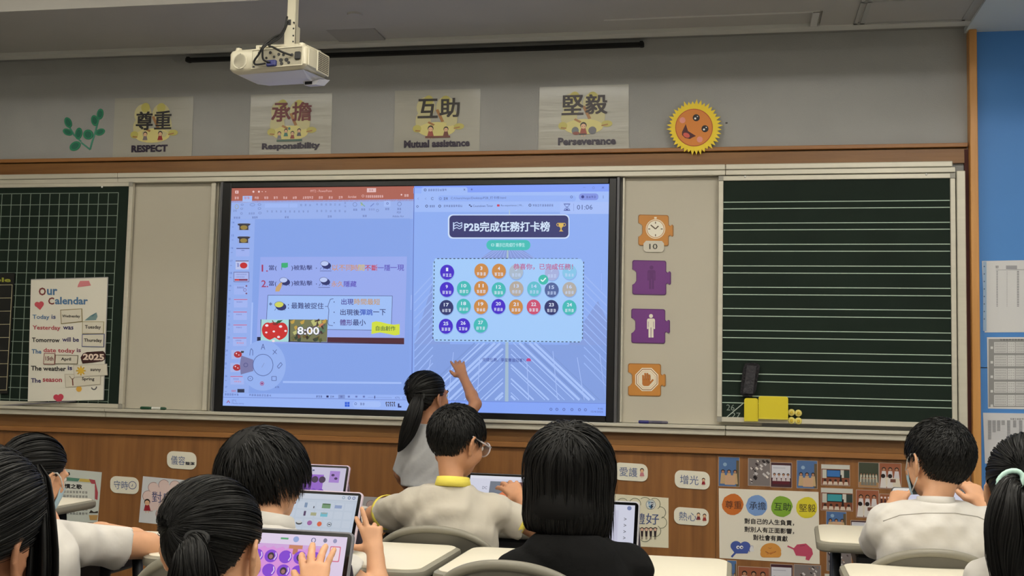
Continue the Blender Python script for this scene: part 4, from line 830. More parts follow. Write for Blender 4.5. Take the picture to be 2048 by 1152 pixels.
pill('white oval plaque reading 熱心 below the 增光 plaque', 1348, 1016, 1417.5, 1050, '熱心', 1358, 1393, lambda P: (pk(P, 1397, 1032, 15, (120, 40, 44)), pk(P, 1409, 1034, 15, (150, 50, 44))))
def flat_poster(name, label, cat, pts, rgb, fn, Y=PY, th=0.0015, part='sheet', rough=0.6, coat=0.0):
    t = thing(name, label, cat, tuple(at(pts[3][0], pts[3][1], Y)))
    plate(pts, Y, th, mat(part+'_'+name, rgb, rough, coat=coat), part, t)
    P = WP(Y-th-0.0004, eps=0.0003); fn(P); P.build('print', t); return t
def cloud(P, pts, r, c_, fill=None, w_=1.0):
    if fill: P.poly(pts, fill, 1); [P.disc(x, y, r, fill, 1, n=14) for x, y in pts]
    n = len(pts); cx = sum(p[0] for p in pts)/n; cy = sum(p[1] for p in pts)/n
    for x, y in pts:
        a = math.degrees(math.atan2(y-cy, x-cx)); P.arc(x, y, r, w_, c_, 2, a0=a-88, a1=a+88, n=10)
def f_self(P):
    c = [(296, 992), (307, 975), (328, 970), (350, 972), (372, 976), (388, 990), (390, 1010), (384, 1030), (365, 1038), (345, 1036), (322, 1028), (303, 1012)]
    cloud(P, c, 10.5, (150, 120, 122), (222, 198, 194)); P.text('對自己', 304, 366, 995, 22, (70, 74, 120), 3, 0, slope=0.04)
    kid(P, 294.5, 1009, 25, (150, 24, 40), lay=3)
flat_poster('cloud_poster', 'white poster reading 對自己 in a pink cloud with a small girl in red', 'poster', [(286, 952.5), (400, 963), (394, 1056), (277.5, 1044.5)], (206, 208, 212), f_self)
def f_hab(P):
    P.poly([(130, 954), (160, 957), (156, 963), (128, 961)], (90, 140, 120), 1); P.poly([(160, 957), (178, 958.5), (184, 965), (158, 963)], (206, 180, 90), 1); P.poly([(178, 958), (190, 960), (196, 985), (195, 1000), (190, 998), (190, 975), (182, 966)], (176, 74, 84), 1)
    P.poly([(110, 962), (190, 968), (188, 1000), (108, 998)], (220, 222, 214), 2); P.text('習慣之歌', 119, 164, 972.5, 9, (34, 32, 34), 3, .03, slope=0.05)
    for k in range(6): P.blur_text(120, 176, 984+7*k+k*1.5, 4.5, (80, 78, 80), 3, n=9, seed=k, slope=0.04)
    P.poly([(178, 1026), (182, 1020), (188, 1024), (196, 1022), (196, 1026)], (50, 40, 30), 3); P.poly([(178, 1030), (196, 1030), (194, 1040), (180, 1040)], (190, 150, 90), 3)
flat_poster('song_poster', 'poster of a habits song with coloured ribbons behind the left pupil', 'poster', [(110, 936), (203.5, 944.5), (195, 1046), (104, 1040)], (200, 206, 200), f_hab)
def f_mid(P):
    c = [(742, 1010), (760, 1003), (776, 1006), (790, 1015), (792, 1030), (770, 1042), (748, 1040), (736, 1026)]
    cloud(P, c, 9, (140, 112, 112), (186, 166, 164)); P.line([(735, 1036), (742, 1024), (746, 1034)], 1.4, (70, 30, 40), 3)
flat_poster('cloud_poster', 'grey poster with pink cloud half hidden behind the polo shirt boy', 'poster', [(722, 992.5), (806, 998), (802, 1060), (718, 1054)], (170, 168, 172), f_mid)
def f_courtesy(P):
    c = [(1205, 1020), (1222, 1012), (1245, 1008), (1270, 1008), (1290, 1006), (1309, 1008), (1320, 1025), (1322, 1045), (1310, 1062), (1290, 1072), (1260, 1075), (1230, 1070), (1205, 1060), (1198, 1040)]
    cloud(P, c, 11.5, (90, 100, 80)); P.text('有禮好', 1236, 1318, 1037, 22, (66, 84, 136), 3, 0, slope=0.03)
    P.disc(1301.5, 1009, 9.5, (202, 208, 206), 3, n=20); P.arc(1301.5, 1009, 9.5, 0.8, (110, 120, 130), 4, n=20); P.poly([(1296, 1003), (1308, 1004.5), (1307.5, 1012), (1302, 1018), (1297, 1012)], (64, 120, 160), 4); P.poly([(1302, 1004), (1308, 1004.5), (1307.5, 1012), (1302, 1018)], (30, 40, 66), 5); P.text('SPS', 1294, 1309, 1008.5, 6.5, (226, 232, 236), 6, .02)
    for k in range(4):
        x_ = 1284+8.8*k; P.disc(x_, 1058, 3.8, (30, 18, 20), 3, n=12); P.disc(x_, 1059, 3, (214, 176, 156), 4, n=12); P.poly([(x_-2.6, 1062), (x_+2.6, 1062), (x_+2, 1073), (x_-2, 1073)], (34, 22, 30), 3)
        P.line([(x_-2, 1063), (x_-4, 1056)], 1, (34, 22, 30), 3); P.line([(x_+2, 1063), (x_+4, 1056)], 1, (34, 22, 30), 3); P.line([(x_-1, 1072), (x_-1, 1079)], 0.9, (60, 40, 44), 3); P.line([(x_+1, 1072), (x_+1, 1079)], 0.9, (60, 40, 44), 3)
flat_poster('cloud_poster', 'cream poster reading 禮好 in a cloud with four small pupils at the right', 'poster', [(1190, 985), (1337, 996), (1337, 1096), (1186, 1088)], (220, 214, 190), f_courtesy)
def blob(P, x, y, r, c_, seed, lay=1):
    R = random.Random(seed); P.poly([(x+r*(0.96+0.08*R.random())*math.cos(a*math.pi/9), y+r*(0.96+0.08*R.random())*math.sin(a*math.pi/9)) for a in range(18)], c_, lay)
def f_big(P):
    for k, (x_, y_, c_, w_, tc_) in enumerate(((1465.5, 1009, (196, 106, 36), '尊重', (90, 54, 30)), (1513.5, 1011, (118, 152, 206), '承擔', (44, 50, 74)), (1563.5, 1013, (122, 164, 46), '互助', (34, 50, 30)), (1613.5, 1015.5, (214, 200, 44), '堅毅', (80, 70, 30)))):
        blob(P, x_, y_, 21.3, c_, k); P.text(w_, x_-15, x_+18, y_+0.5, 16, tc_, 2, .004)
    P.text('對自己的人生負責，', 1489, 1588, 1044, 11, (34, 30, 30), 2, .016); P.text('對別人有正面影響，', 1489, 1588, 1060.5, 11, (34, 30, 30), 2, .016); P.text('對社會有貢獻', 1506.5, 1575, 1076, 11, (34, 30, 30), 2, .016)
    B_ = (66, 86, 160); P.disc(1472, 1092, 11, B_, 1, ry=10); P.disc(1490, 1093, 11, B_, 1, ry=10); P.poly([(1462, 1096), (1500, 1096), (1495, 1107), (1470, 1107)], B_, 1); P.line([(1472, 1104), (1463, 1114)], 4, B_, 1); P.line([(1498, 1102), (1505, 1100), (1504, 1091)], 4, B_, 1)
    for x_ in (1476, 1483): P.disc(x_, 1094.5, 3.4, (236, 236, 240), 2, n=12); P.disc(x_+0.6, 1095, 1.7, (30, 34, 90), 3, n=8)
    P.poly([(1500, 1095), (1505, 1090), (1508, 1103), (1499, 1103)], (214, 214, 218), 2)
    O_ = (206, 142, 62); P.disc(1541.5, 1103, 21, O_, 1, ry=17, a0=180, a1=360); P.rrect(1520.5, 1100, 1562.5, 1115, 7, O_, 1); P.line([(1531, 1103), (1541, 1108), (1552, 1103)], 1.4, (140, 80, 40), 2); P.line([(1534, 1108), (1548, 1104)], 2.6, (190, 120, 50), 3); P.arc(1540, 1094, 3, 0.9, (150, 90, 50), 2, a0=20, a1=160, n=8)
    K_ = (186, 70, 100); P.poly([(1586, 1098), (1594, 1089), (1612, 1087), (1624, 1098), (1626, 1108), (1618, 1121), (1611, 1119), (1612, 1113), (1592, 1111)], K_, 1); P.line([(1588, 1098), (1575, 1092)], 3, K_, 1); P.line([(1600, 1092), (1610, 1091)], 1, (110, 30, 60), 2)
flat_poster('values_poster', 'large white poster with four coloured circles, lines of Chinese text and cartoon shapes', 'poster', [(1437.5, 976.5), (1637, 984), (1639.5, 1128.5), (1439, 1116)], (222, 216, 202), f_big, th=0.002)
# photographs
def ppl(P, x0, x1, y0, y1, n, sh, hr=(24, 18, 18), lay=3, sk=(176, 128, 100)):
    w_ = (x1-x0)/n
    for k in range(n):
        x_ = x0+w_*(k+0.5); r = min(w_*0.32, (y1-y0)*0.22); P.poly([(x_-w_*0.46, y1), (x_-w_*0.3, y0+2*r), (x_+w_*0.3, y0+2*r), (x_+w_*0.46, y1)], sh, lay); P.disc(x_, y0+r, r, hr, lay+1, n=9); P.disc(x_, y0+r*1.25, r*0.7, sk, lay+2, n=8)
def ph_blue(P, x0, y0, x1, y1):
    P.rect(x0, y0, x1, y1, (76, 108, 156), 1); w_ = x1-x0; h = y1-y0; P.rect(x0+w_*0.86, y0+h*0.1, x1, y1, (96, 82, 60), 2); ppl(P, x0+w_*0.05, x1-w_*0.05, y0+h*0.42, y0+h*0.92, 3, (190, 160, 120)); P.rect(x0+w_*0.3, y0+h*0.62, x0+w_*0.8, y0+h*0.95, (196, 160, 130), 6); P.disc(x0+w_*0.3, y0+h*0.25, w_*0.1, (140, 168, 196), 2, n=8)
def ph_desk(P, x0, y0, x1, y1):
    P.rect(x0, y0, x1, y1, (120, 112, 112), 1); R = random.Random(int(x0))
    for k in range(26): x_, y_ = x0+3+R.random()*(x1-x0-8), y0+3+R.random()*(y1-y0-8); s_ = 2+R.random()*4; P.poly([(x_-s_*0.5, y_), (x_, y_-s_*0.5), (x_+s_, y_+s_*0.4), (x_+s_*0.4, y_+s_)], R.choice([(206, 200, 200), (30, 22, 26), (150, 110, 90), (190, 186, 188), (60, 46, 50), (214, 206, 200)]), 2+k % 3)
def ph_line(P, x0, y0, x1, y1):
    P.rect(x0, y0, x1, y1, (66, 34, 44), 1); h = y1-y0; w_ = x1-x0; P.rect(x0+w_*0.03, y0+h*0.1, x1-w_*0.05, y0+h*0.62, (206, 206, 216), 2); P.rect(x0+w_*0.1, y0+h*0.2, x1-w_*0.3, y0+h*0.22, (150, 150, 170), 3); ppl(P, x0+w_*0.06, x1-w_*0.06, y0+h*0.42, y0+h*0.75, 4, (196, 186, 190)); P.rect(x0+w_*0.08, y0+h*0.75, x1-w_*0.1, y0+h*0.88, (90, 26, 40), 3)
def ph_room(P, x0, y0, x1, y1, sc=(54, 110, 176)):
    w_ = x1-x0; h = y1-y0; P.rect(x0, y0, x1, y1, (128, 72, 50), 1); P.rect(x0, y0, x1, y0+h*0.2, (196, 196, 190), 2); P.rect(x0+w_*0.03, y0+h*0.24, x0+w_*0.18, y0+h*0.66, (190, 190, 180), 2); P.rect(x0+w_*0.18, y0+h*0.24, x0+w_*0.68, y0+h*0.62, (18, 26, 40), 2); P.rect(x0+w_*0.2, y0+h*0.27, x0+w_*0.66, y0+h*0.58, sc, 3); P.rect(x0+w_*0.68, y0+h*0.24, x0+w_*0.8, y0+h*0.62, (196, 194, 186), 2); P.rect(x0+w_*0.8, y0+h*0.24, x1, y0+h*0.62, (50, 64, 60), 2)
    ppl(P, x0+w_*0.03, x1-w_*0.03, y0+h*0.70, y0+h*0.98, 5, (206, 190, 176), sk=(60, 40, 36)); P.rect(x0+w_*0.66, y0+h*0.48, x0+w_*0.72, y0+h*0.72, (30, 26, 30), 4)
def ph_grp(P, x0, y0, x1, y1):
    w_ = x1-x0; h = y1-y0; P.rect(x0, y0, x1, y1, (62, 68, 54), 1); P.rect(x0, y0+h*0.8, x1, y1, (170, 130, 90), 2); ppl(P, x0+w_*0.04, x1-w_*0.04, y0+h*0.42, y0+h*0.8, 6, (190, 186, 170)); ppl(P, x0+w_*0.1, x1-w_*0.1, y0+h*0.58, y0+h*0.92, 5, (120, 118, 110), lay=6)
def ph_work(P, x0, y0, x1, y1):
    w_ = x1-x0; h = y1-y0; P.rect(x0, y0, x1, y1, (150, 88, 62), 1); ppl(P, x0+w_*0.05, x1-w_*0.05, y0+h*0.15, y0+h*0.62, 3, (206, 200, 204)); P.poly([(x0+w_*0.1, y0+h*0.92), (x0+w_*0.25, y0+h*0.55), (x1-w_*0.08, y0+h*0.6), (x1, y0+h*0.95)], (216, 206, 190), 6); ppl(P, x0+w_*0.0, x1-w_*0.35, y0+h*0.42, y0+h*0.98, 2, (214, 208, 206), lay=7, sk=(40, 28, 28)); P.rect(x0+w_*0.5, y0+h*0.62, x0+w_*0.75, y0+h*0.75, (110, 70, 60), 7)
def ph_cup(P, x0, y0, x1, y1):
    P.rect(x0, y0, x1, y1, (150, 92, 60), 1); w_ = (x1-x0)/4; h = (y1-y0)/2
    for j in range(2):
        for k in range(4): P.disc(x0+w_*(k+0.5), y0+h*(j+0.3), w_*0.3, (226, 210, 214), 3, n=8); P.rect(x0+w_*(k+0.25), y0+h*(j+0.45), x0+w_*(k+0.75), y0+h*(j+0.9), (70, 30, 36), 2)
PH = [(1438, 914, 1478, 973, ph_blue, 'tall photograph of pupils before a blue wall, first of the top row'), (1497, 917, 1540, 972, ph_desk, 'photograph of scattered papers and hands, second of the top row'), (1542, 925, 1583, 975, ph_line, 'photograph of four pupils standing before a pale screen'), (1594, 921, 1634, 977, ph_blue, 'tall photograph of pupils by a blue wall above the yellow circle'),
      (1643, 929, 1699, 971.5, ph_room, 'photograph of a classroom screen, right of the values poster top'), (1717.5, 925, 1757, 975, ph_grp, 'dark green photograph of a pupil group outdoors'), (1759, 926, 1802, 978, ph_work, 'photograph of pupils working beside the masked boy'), (1642.5, 976, 1705, 1022, lambda P, a, b_, c, d: ph_room(P, a, b_, c, d, (60, 150, 160)), 'photograph of a screen showing a waterfall'),
      (1713, 980, 1757, 1036, ph_work, 'photograph of a table of pupils, below the group photograph'), (1759.5, 988, 1788, 1034, ph_cup, 'small photograph of rows of cut out pupils'), (1653, 1023, 1692, 1056, ph_blue, 'blue photograph just above the right desk'), (1702, 1041, 1746, 1070, ph_line, 'pale photograph half hidden by the right desk'),
      (1455, 1121, 1472, 1180, ph_blue, 'blue photograph below the left end of the values poster'), (1477, 1133, 1538, 1185, ph_work, 'photograph of pupils leaning over work, bottom row'), (1541.5, 1128, 1585, 1185, ph_line, 'photograph with dark top edge, bottom row'), (1588.5, 1129, 1641, 1190, ph_desk, 'crowded photograph under the right end of the values poster'), (1654, 1097, 1702, 1143, ph_desk, 'photograph seen under the right desk'), (1650, 1148, 1700, 1195, ph_room, 'photograph at the bottom edge, right of the values poster')]
for x0, y0, x1, y1, fn, lbl in PH:
    t = thing('photograph', lbl, 'photograph', tuple(at((x0+x1)/2, y1, PY)), group='photographs on the panelling')
    a, c = at(x0, y0, PY), at(x1, y1, PY)
    MB().box(a.x-0.002, c.x+0.002, PY-0.0015, PY, c.z-0.002, a.z+0.002).build('photo_paper', mat('photo_white', (176, 160, 150), 0.35), t)
    def mk(x0=x0, y0=y0, x1=x1, y1=y1, a=a, c=c):
        def f(u, v_, h): return (a.x+(c.x-a.x)*(u-x0)/(x1-x0), PY-0.0017-h, a.z+(c.z-a.z)*(v_-y0)/(y1-y0))
        return f
    P = Print(mk(), rough=0.35, eps=0.0002); fn(P, x0, y0, x1, y1); P.build('image', t)
# notices on the blue panels
def notice(label, pts, rgb, fn): flat_poster('notice_sheet', label, 'notice', pts, rgb, fn, Y=-0.012, rough=0.4, coat=0.3)
def n1(P):
    P.rect(1966, 523, 1973, 662, (150, 176, 206), 1)
    for k in range(8): P.disc(1968.5, 533+k*15, 1.3, (60, 80, 110), 2, n=8)
    P.blur_text(1990, 1998, 534, 5, (90, 90, 100), 1, n=1); P.rect(2012, 531, 2034, 538, (150, 150, 156), 1)
    for k in range(22): P.rect(1993, 542+k*3.3, 1995.5, 543.5+k*3.3, (120, 120, 128), 1); P.rect(2013.5, 542+k*3.3, 2014.5, 543.5+k*3.3, (140, 140, 148), 1); P.rect(2034, 542+k*3.3, 2038, 543.5+k*3.3, (110, 110, 118), 1)
    P.line([(1992, 540), (2060, 539)], 0.6, (110, 110, 118), 1); P.rect(2052, 532, 2066, 600, (170, 170, 176), 1)
def n2(P):
    P.rect(1977, 678, 2110, 814, (140, 140, 140), 1); P.blur_text(1999, 2070, 679.5, 3.5, (50, 50, 56), 2, n=12)
    for k in range(5):
        P.rect(1988, 684+k*26.5, 2014, 706+k*26.5, (196, 196, 196), 2); P.rect(2015, 684+k*26.5, 2030, 706+k*26.5, (206, 206, 206), 2); P.rect(2031, 684+k*26.5, 2050, 706+k*26.5, (196, 196, 196), 2); P.rect(2051, 684+k*26.5, 2080, 706+k*26.5, (206, 206, 206), 2)
        for q in range(4):
            P.blur_text(1990, 2012, 688+k*26.5+q*5, 2.6, (140, 140, 144), 3, n=7, seed=k*4+q); P.blur_text(2016, 2029, 688+k*26.5+q*5, 2.6, (150, 150, 150), 3, n=3, seed=k*5+q); P.blur_text(2032, 2048, 688+k*26.5+q*5, 2.6, (140, 140, 144), 3, n=5, seed=k*7+q)
        P.rect(1981, 693+k*29, 1986, 698+k*29, (206, 206, 206), 3)
def n3(P):
    P.blur_text(2020, 2060, 838, 3, (50, 50, 56), 1, n=9)
    for x_, n_ in ((1976, 16), (1985, 10), (1994, 9), (2003, 4), (2014, 14), (2026, 6), (2038, 12)):
        for k in range(n_): P.rect(x_, 841+k*2.4, x_+6.5, 842.5+k*2.4, (146, 146, 150), 1)
    for k in range(17): P.rect(1974, 840.5+k*2.4, 2045, 840.8+k*2.4, (186, 186, 190), 1)
notice('clear pocket with a printed list, uppermost sheet on the blue panel', [(1964, 522), (2120, 519), (2120, 664), (1969.5, 665)], (206, 206, 208), n1)
notice('grey printed timetable sheet, middle sheet on the blue panel', [(1974, 674.5), (2130, 674), (2130, 820), (1976, 817)], (210, 210, 212), n2)
notice('white printed chart, lowest sheet on the blue panel', [(1966, 825.5), (2120, 828), (2120, 935), (1970, 927)], (204, 204, 208), n3)
# ------------------------------------------------------------------ desks and chairs
DTOP = mat('desk_top_laminate', (228, 221, 202), 0.42, noise=0.02, nscale=4); DRIM = mat('desk_rim_plastic', (142, 138, 124), 0.45); DLEG = mat('desk_leg_grey', (52, 54, 58), 0.45, metal=0.3)
DZ = 0.68
def local(t): PM.pop(t.name, None)
def rrect_pts(x0, x1, y0, y1, r, n=5):
    pts = []
    for cx, cy, a0 in ((x1-r, y0+r, -90), (x1-r, y1-r, 0), (x0+r, y1-r, 90), (x0+r, y0+r, 180)):
        for k in range(n+1): a = math.radians(a0+90*k/n); pts.append((cx+r*math.cos(a), cy+r*math.sin(a)))
    return pts
def loft(rings, cap=True):
    b = MB(); n = len(rings[0]); vs = [p for r in rings for p in r]; fs = []
    for i in range(len(rings)-1):
        for k in range(n): fs.append((i*n+k, i*n+(k+1) % n, (i+1)*n+(k+1) % n, (i+1)*n+k))
    if cap: fs += [tuple(range(n-1, -1, -1)), tuple(range((len(rings)-1)*n, len(rings)*n))]
    return b.add(vs, fs)
def desk(label, x0, x1, yn, yf, rz=0.0, z=DZ):
    cx, cy = (x0+x1)/2, (yn+yf)/2; W_, D_ = (x1-x0)/2, (yf-yn)/2
    t = thing('school_desk', label, 'desk', (cx, cy, 0), rz, 'school desks'); local(t)
    R = lambda o, zz, r: [(x, y, zz) for x, y in rrect_pts(-W_+o, W_-o, -D_+o, D_-o, r)]
    smooth_by_angle(loft([R(0.012, z-0.036, 0.04), R(0.002, z-0.030, 0.048), R(0, z-0.018, 0.05), R(0.002, z-0.008, 0.05), R(0.012, z-0.003, 0.045), R(0.016, z-0.004, 0.042)]).build('edge_rim', DRIM, t), 50)
    smooth_by_angle(loft([R(0.014, z-0.010, 0.044), R(0.014, z-0.0015, 0.044), R(0.017, z, 0.042)]).build('desktop', DTOP, t), 30)
    MB().box(-W_+0.13, W_-0.13, -D_+0.05, D_-0.06, z-0.11, z-0.045, 0.008).build('book_tray', mat('tray_grey', (60, 62, 66), 0.5), t)
    for s_ in (-1, 1):
        for q in (-1, 1):
            b = MB(); b.tube([(s_*(W_-0.07), q*(D_-0.16), z-0.04), (s_*(W_-0.06), q*(D_-0.12), 0.20), (s_*(W_-0.06), q*(D_-0.06), 0.018)], [0.016, 0.016, 0.014], 10); b.ball((s_*(W_-0.06), q*(D_-0.06), 0.012), (0.018, 0.022, 0.012), 10, 6); b.build('leg', DLEG, t, smooth=True)
    return t
def chair_proto():
    t = thing('school_chair', 'x', 'chair', (0, 0, 0), 0.0, 'school chairs'); local(t)
    sh = mat('chair_shell', (94, 91, 82), 0.5); rm = mat('chair_rim', (132, 128, 115), 0.45); lg = mat('chair_leg', (86, 86, 88), 0.35, metal=0.6)
    a, zb, zt = 0.195, 0.47, 0.722
    def bk(u, v_):                                            # u -1..1 across, v 0..1 upward
        w_ = a*(1-0.10*(1-v_)); x = u*w_; top = zt-0.115*(1-math.sqrt(max(0, 1-abs(u)**2.1))); zz = zb+(top-zb)*v_
        return V((x, -0.205-0.03*v_+0.045*u*u, zz))
    vs = []; fs = []; nu, nv = 28, 6
    for o in (0, 1):
        for j in range(nv+1):
            for i in range(nu+1): p = bk(-1+2*i/nu, j/nv); vs.append((p.x, p.y+(0.007 if o else -0.007), p.z))
    n1_ = (nu+1)*(nv+1)
    for j in range(nv):
        for i in range(nu): q = j*(nu+1)+i; fs.append((q, q+1, q+nu+2, q+nu+1)); fs.append((n1_+q, n1_+q+nu+1, n1_+q+nu+2, n1_+q+1))
    mesh_obj('backrest', vs, fs, sh, t, smooth=True)
    ring = [bk(-1, j/6) for j in range(7)]+[bk(-1+2*i/36, 1) for i in range(1, 36)]+[bk(1, 1-j/6) for j in range(7)]+[bk(1-2*i/12, 0) for i in range(1, 12)]
    MB().tube(ring, 0.0125, 8, closed=True).build('back_rim', rm, t, smooth=True)
    R = lambda o, zz: [(x, y, zz+0.012*(abs(x)/0.19)**2) for x, y in rrect_pts(-0.19+o, 0.19-o, -0.17+o, 0.19-o, 0.05)]
    smooth_by_angle(loft([R(0.01, 0.360), R(0, 0.366), R(0, 0.374), R(0.008, 0.380)]).build('seat', sh, t), 50)
    for s_ in (-1, 1):
        MB().tube([(s_*0.15, -0.15, 0.355), (s_*0.165, -0.205, 0.40), (s_*0.15, -0.222, 0.60)], 0.011, 8).build('back_post', lg, t, smooth=True)
        for q in (-1, 1): MB().tube([(s_*0.14, q*0.12, 0.36), (s_*0.17, q*0.17, 0.012)], [0.012, 0.011], 8).build('leg', lg, t, smooth=True)
    MB().tube([(-0.16, 0.15, 0.16), (0.16, 0.15, 0.16)], 0.008, 8).build('stretcher', lg, t, smooth=True)
    return t
CH0 = chair_proto(); _used = []
def chair(label, x, y, rz=0.0):
    if not _used: r = CH0
    else:
        r = CH0.copy(); COL.objects.link(r)
        for ch in list(CH0.children):
            c_ = ch.copy(); COL.objects.link(c_); c_.parent = r
    _used.append(1); r.location = (x, y, 0); r.rotation_euler = (0, 0, rz); r['label'] = label; return r
desk('cream topped desk at the far left, nearest to the board wall', -0.86, -0.02, -1.50, -1.04)
desk('desk behind the white tablets, front row left of the polo shirt boy', 0.52, 1.08, -1.38, -0.88)
desk('desk in front of the yellow collared polo shirt boy', 1.12, 1.92, -1.38, -0.88)
desk('small looking desk in front of the masked boy, its left end before the photographs', 2.76, 3.56, -1.36, -0.84, math.radians(-3))
desk('desk under the leaning pupil’s elbow at the left', -0.10, 0.74, -2.34, -1.84)
desk('desk with a large tablet behind the ponytail pupil’s raised hand', 0.84, 1.665, -2.32, -1.82)
desk('wide desk in front of the black jacket pupil', 1.685, 2.475, -2.32, -1.82)
desk('desk at the lower right behind the masked boy’s chair', 2.775, 3.6, -2.30, -1.78, math.radians(-1))
desk('desk of the ponytail pupil in the foreground', 0.95, 1.85, -3.24, -2.80)
chair('grey chair with arched back behind the yellow collared polo shirt boy', at(868, 1067, -1.80).x, -1.575)
chair('grey chair with arched back behind the masked boy at the right', at(1860, 1080, -1.80).x, -1.575, math.radians(3))
chair('grey chair behind the black jacket pupil', at(1030, 1131, -2.68).x, -2.46, math.radians(-4)).scale = (1, 1, 1.06)
chair('grey chair seen left of the ponytail pupil’s head', at(405, 1128, -2.73).x, -2.51, math.radians(4)).scale = (1, 1, 1.05)
chair('chair of the leaning pupil in white at the left', at(20, 1150, -2.85).x, -2.70, math.radians(6))
chair('chair of the pupil with the mint hair band at the right edge', at(2070, 1150, -2.8).x, -2.60)
chair('chair of the ponytail pupil in the foreground', at(440, 1180, -3.55).x, -3.36, math.radians(-8))
chair('chair of the nearest pupil at the left edge', at(-40, 1200, -4.25).x, -4.06, math.radians(-8))

# ------------------------------------------------------------------ tablets
TABW, TABH = 0.250, 0.180
def tablet(label, bl, br, tl, fn, case=(196, 196, 204), stand=True, yb=None, em=0.80, cover=(70, 64, 84)):
    BLp, BRp, TLp = (V(at(*q)) if len(q) == 3 and not isinstance(q, V) else q for q in (bl, br, tl))
    ux = (BRp-BLp).normalized(); uy = (TLp-BLp); uy = (uy-ux*uy.dot(ux)).normalized(); nz = ux.cross(uy)      # nz towards the viewer
    if nz.y > 0: nz = -nz
    O = BRp-ux*TABW
    t = thing('tablet', label, 'tablet', tuple(O+ux*TABW/2), group='tablets on the desks')
    def pt(u, v_, h): p = O+ux*(u*TABW)+uy*(v_*TABH)+nz*h; return tuple(p)
    def rr(o, h, r=0.012): return [tuple(O+ux*x+uy*y+nz*h) for x, y in rrect_pts(o, TABW-o, o, TABH-o, r)]
    smooth_by_angle(loft([rr(0.002, -0.010), rr(0, -0.008), rr(0, 0.0015), rr(0.002, 0.0025)]).build('case', mat('tablet_case', case, 0.4), t), 40)
    loft([rr(0.0035, 0.0015, 0.010), rr(0.0035, 0.0030, 0.010)]).build('glass', mat('tablet_glass', (10, 10, 12), 0.12), t)
    def f(u, v_, h): uu = 0.052+u*0.896; vv = 0.062+(1-v_)*0.876; return pt(uu, vv, 0.0032+h)
    P = Print(f, emit=em, eps=0.0002); fn(P); P.build('display', t)
    if stand:
        b = MB(); foot = O+uy*0.004-nz*0.010; k = O+uy*(TABH*0.62)-nz*0.010
        back = V((-nz.x, -nz.y, 0)).normalized()*0.085; gz = O.z
        ps = [k, k+ux*TABW, foot+back+ux*TABW, foot+back]; ps[2].z = ps[3].z = gz+0.002
        n_ = (ps[1]-ps[0]).cross(ps[3]-ps[0]).normalized()*0.0025
        b.add([tuple(p) for p in ps]+[tuple(p+n_) for p in ps], [(0, 1, 2, 3), (7, 6, 5, 4), (0, 4, 5, 1), (1, 5, 6, 2), (2, 6, 7, 3), (3, 7, 4, 0)]); b.build('stand_flap', mat('stand_cover', cover, 0.7), t)
    return t
def bg(P, c): P.rect(0, 0, 1, 1, c, 1)
def t_icons(P):
    bg(P, (196, 208, 224)); P.rect(0, 0, 1, 0.10, (206, 214, 228), 2); P.line([(0.0, 0.11), (1, 0.11)], 0.004, (170, 182, 200), 3)
    for x_, c_ in ((0.80, (150, 170, 190)), (0.88, (70, 100, 150)), (0.945, (90, 110, 160))): P.disc(x_, 0.05, 0.022, c_, 3, ry=0.03); P.disc(x_, 0.05, 0.012, (206, 214, 228), 4, ry=0.016)
    for j in range(5):
        for i in range(7): P.rect(0.03+i*0.135, 0.15+j*0.165, 0.155+i*0.135, 0.30+j*0.165, (186, 200, 220), 2); P.rect(0.034+i*0.135, 0.155+j*0.165, 0.151+i*0.135, 0.295+j*0.165, (200, 211, 227), 3)
    P.rect(0.27, 0.18, 0.31, 0.27, (120, 146, 180), 4); P.rect(0.40, 0.24, 0.415, 0.28, (60, 60, 80), 4); P.rect(0.52, 0.18, 0.64, 0.27, (110, 150, 110), 4); P.rect(0.53, 0.18, 0.63, 0.20, (50, 90, 50), 5); P.rect(0.70, 0.20, 0.80, 0.26, (140, 160, 200), 4)
    P.rect(0.28, 0.34, 0.31, 0.43, (70, 40, 90), 4); P.rect(0.38, 0.36, 0.46, 0.42, (170, 170, 130), 4); P.rect(0.52, 0.35, 0.62, 0.43, (110, 190, 210), 4); P.rect(0.53, 0.35, 0.61, 0.38, (150, 170, 170), 5)
    P.disc(0.24, 0.57, 0.045, (60, 66, 70), 4, ry=0.035); P.disc(0.24, 0.55, 0.04, (206, 210, 214), 5, ry=0.025); P.disc(0.39, 0.56, 0.035, (160, 90, 160), 4, ry=0.045); P.disc(0.53, 0.57, 0.033, (222, 96, 50), 4, ry=0.046); P.arc(0.67, 0.57, 0.028, 0.008, (90, 100, 110), 4, ry=0.04); P.rect(0.655, 0.56, 0.685, 0.58, (60, 60, 70), 5)
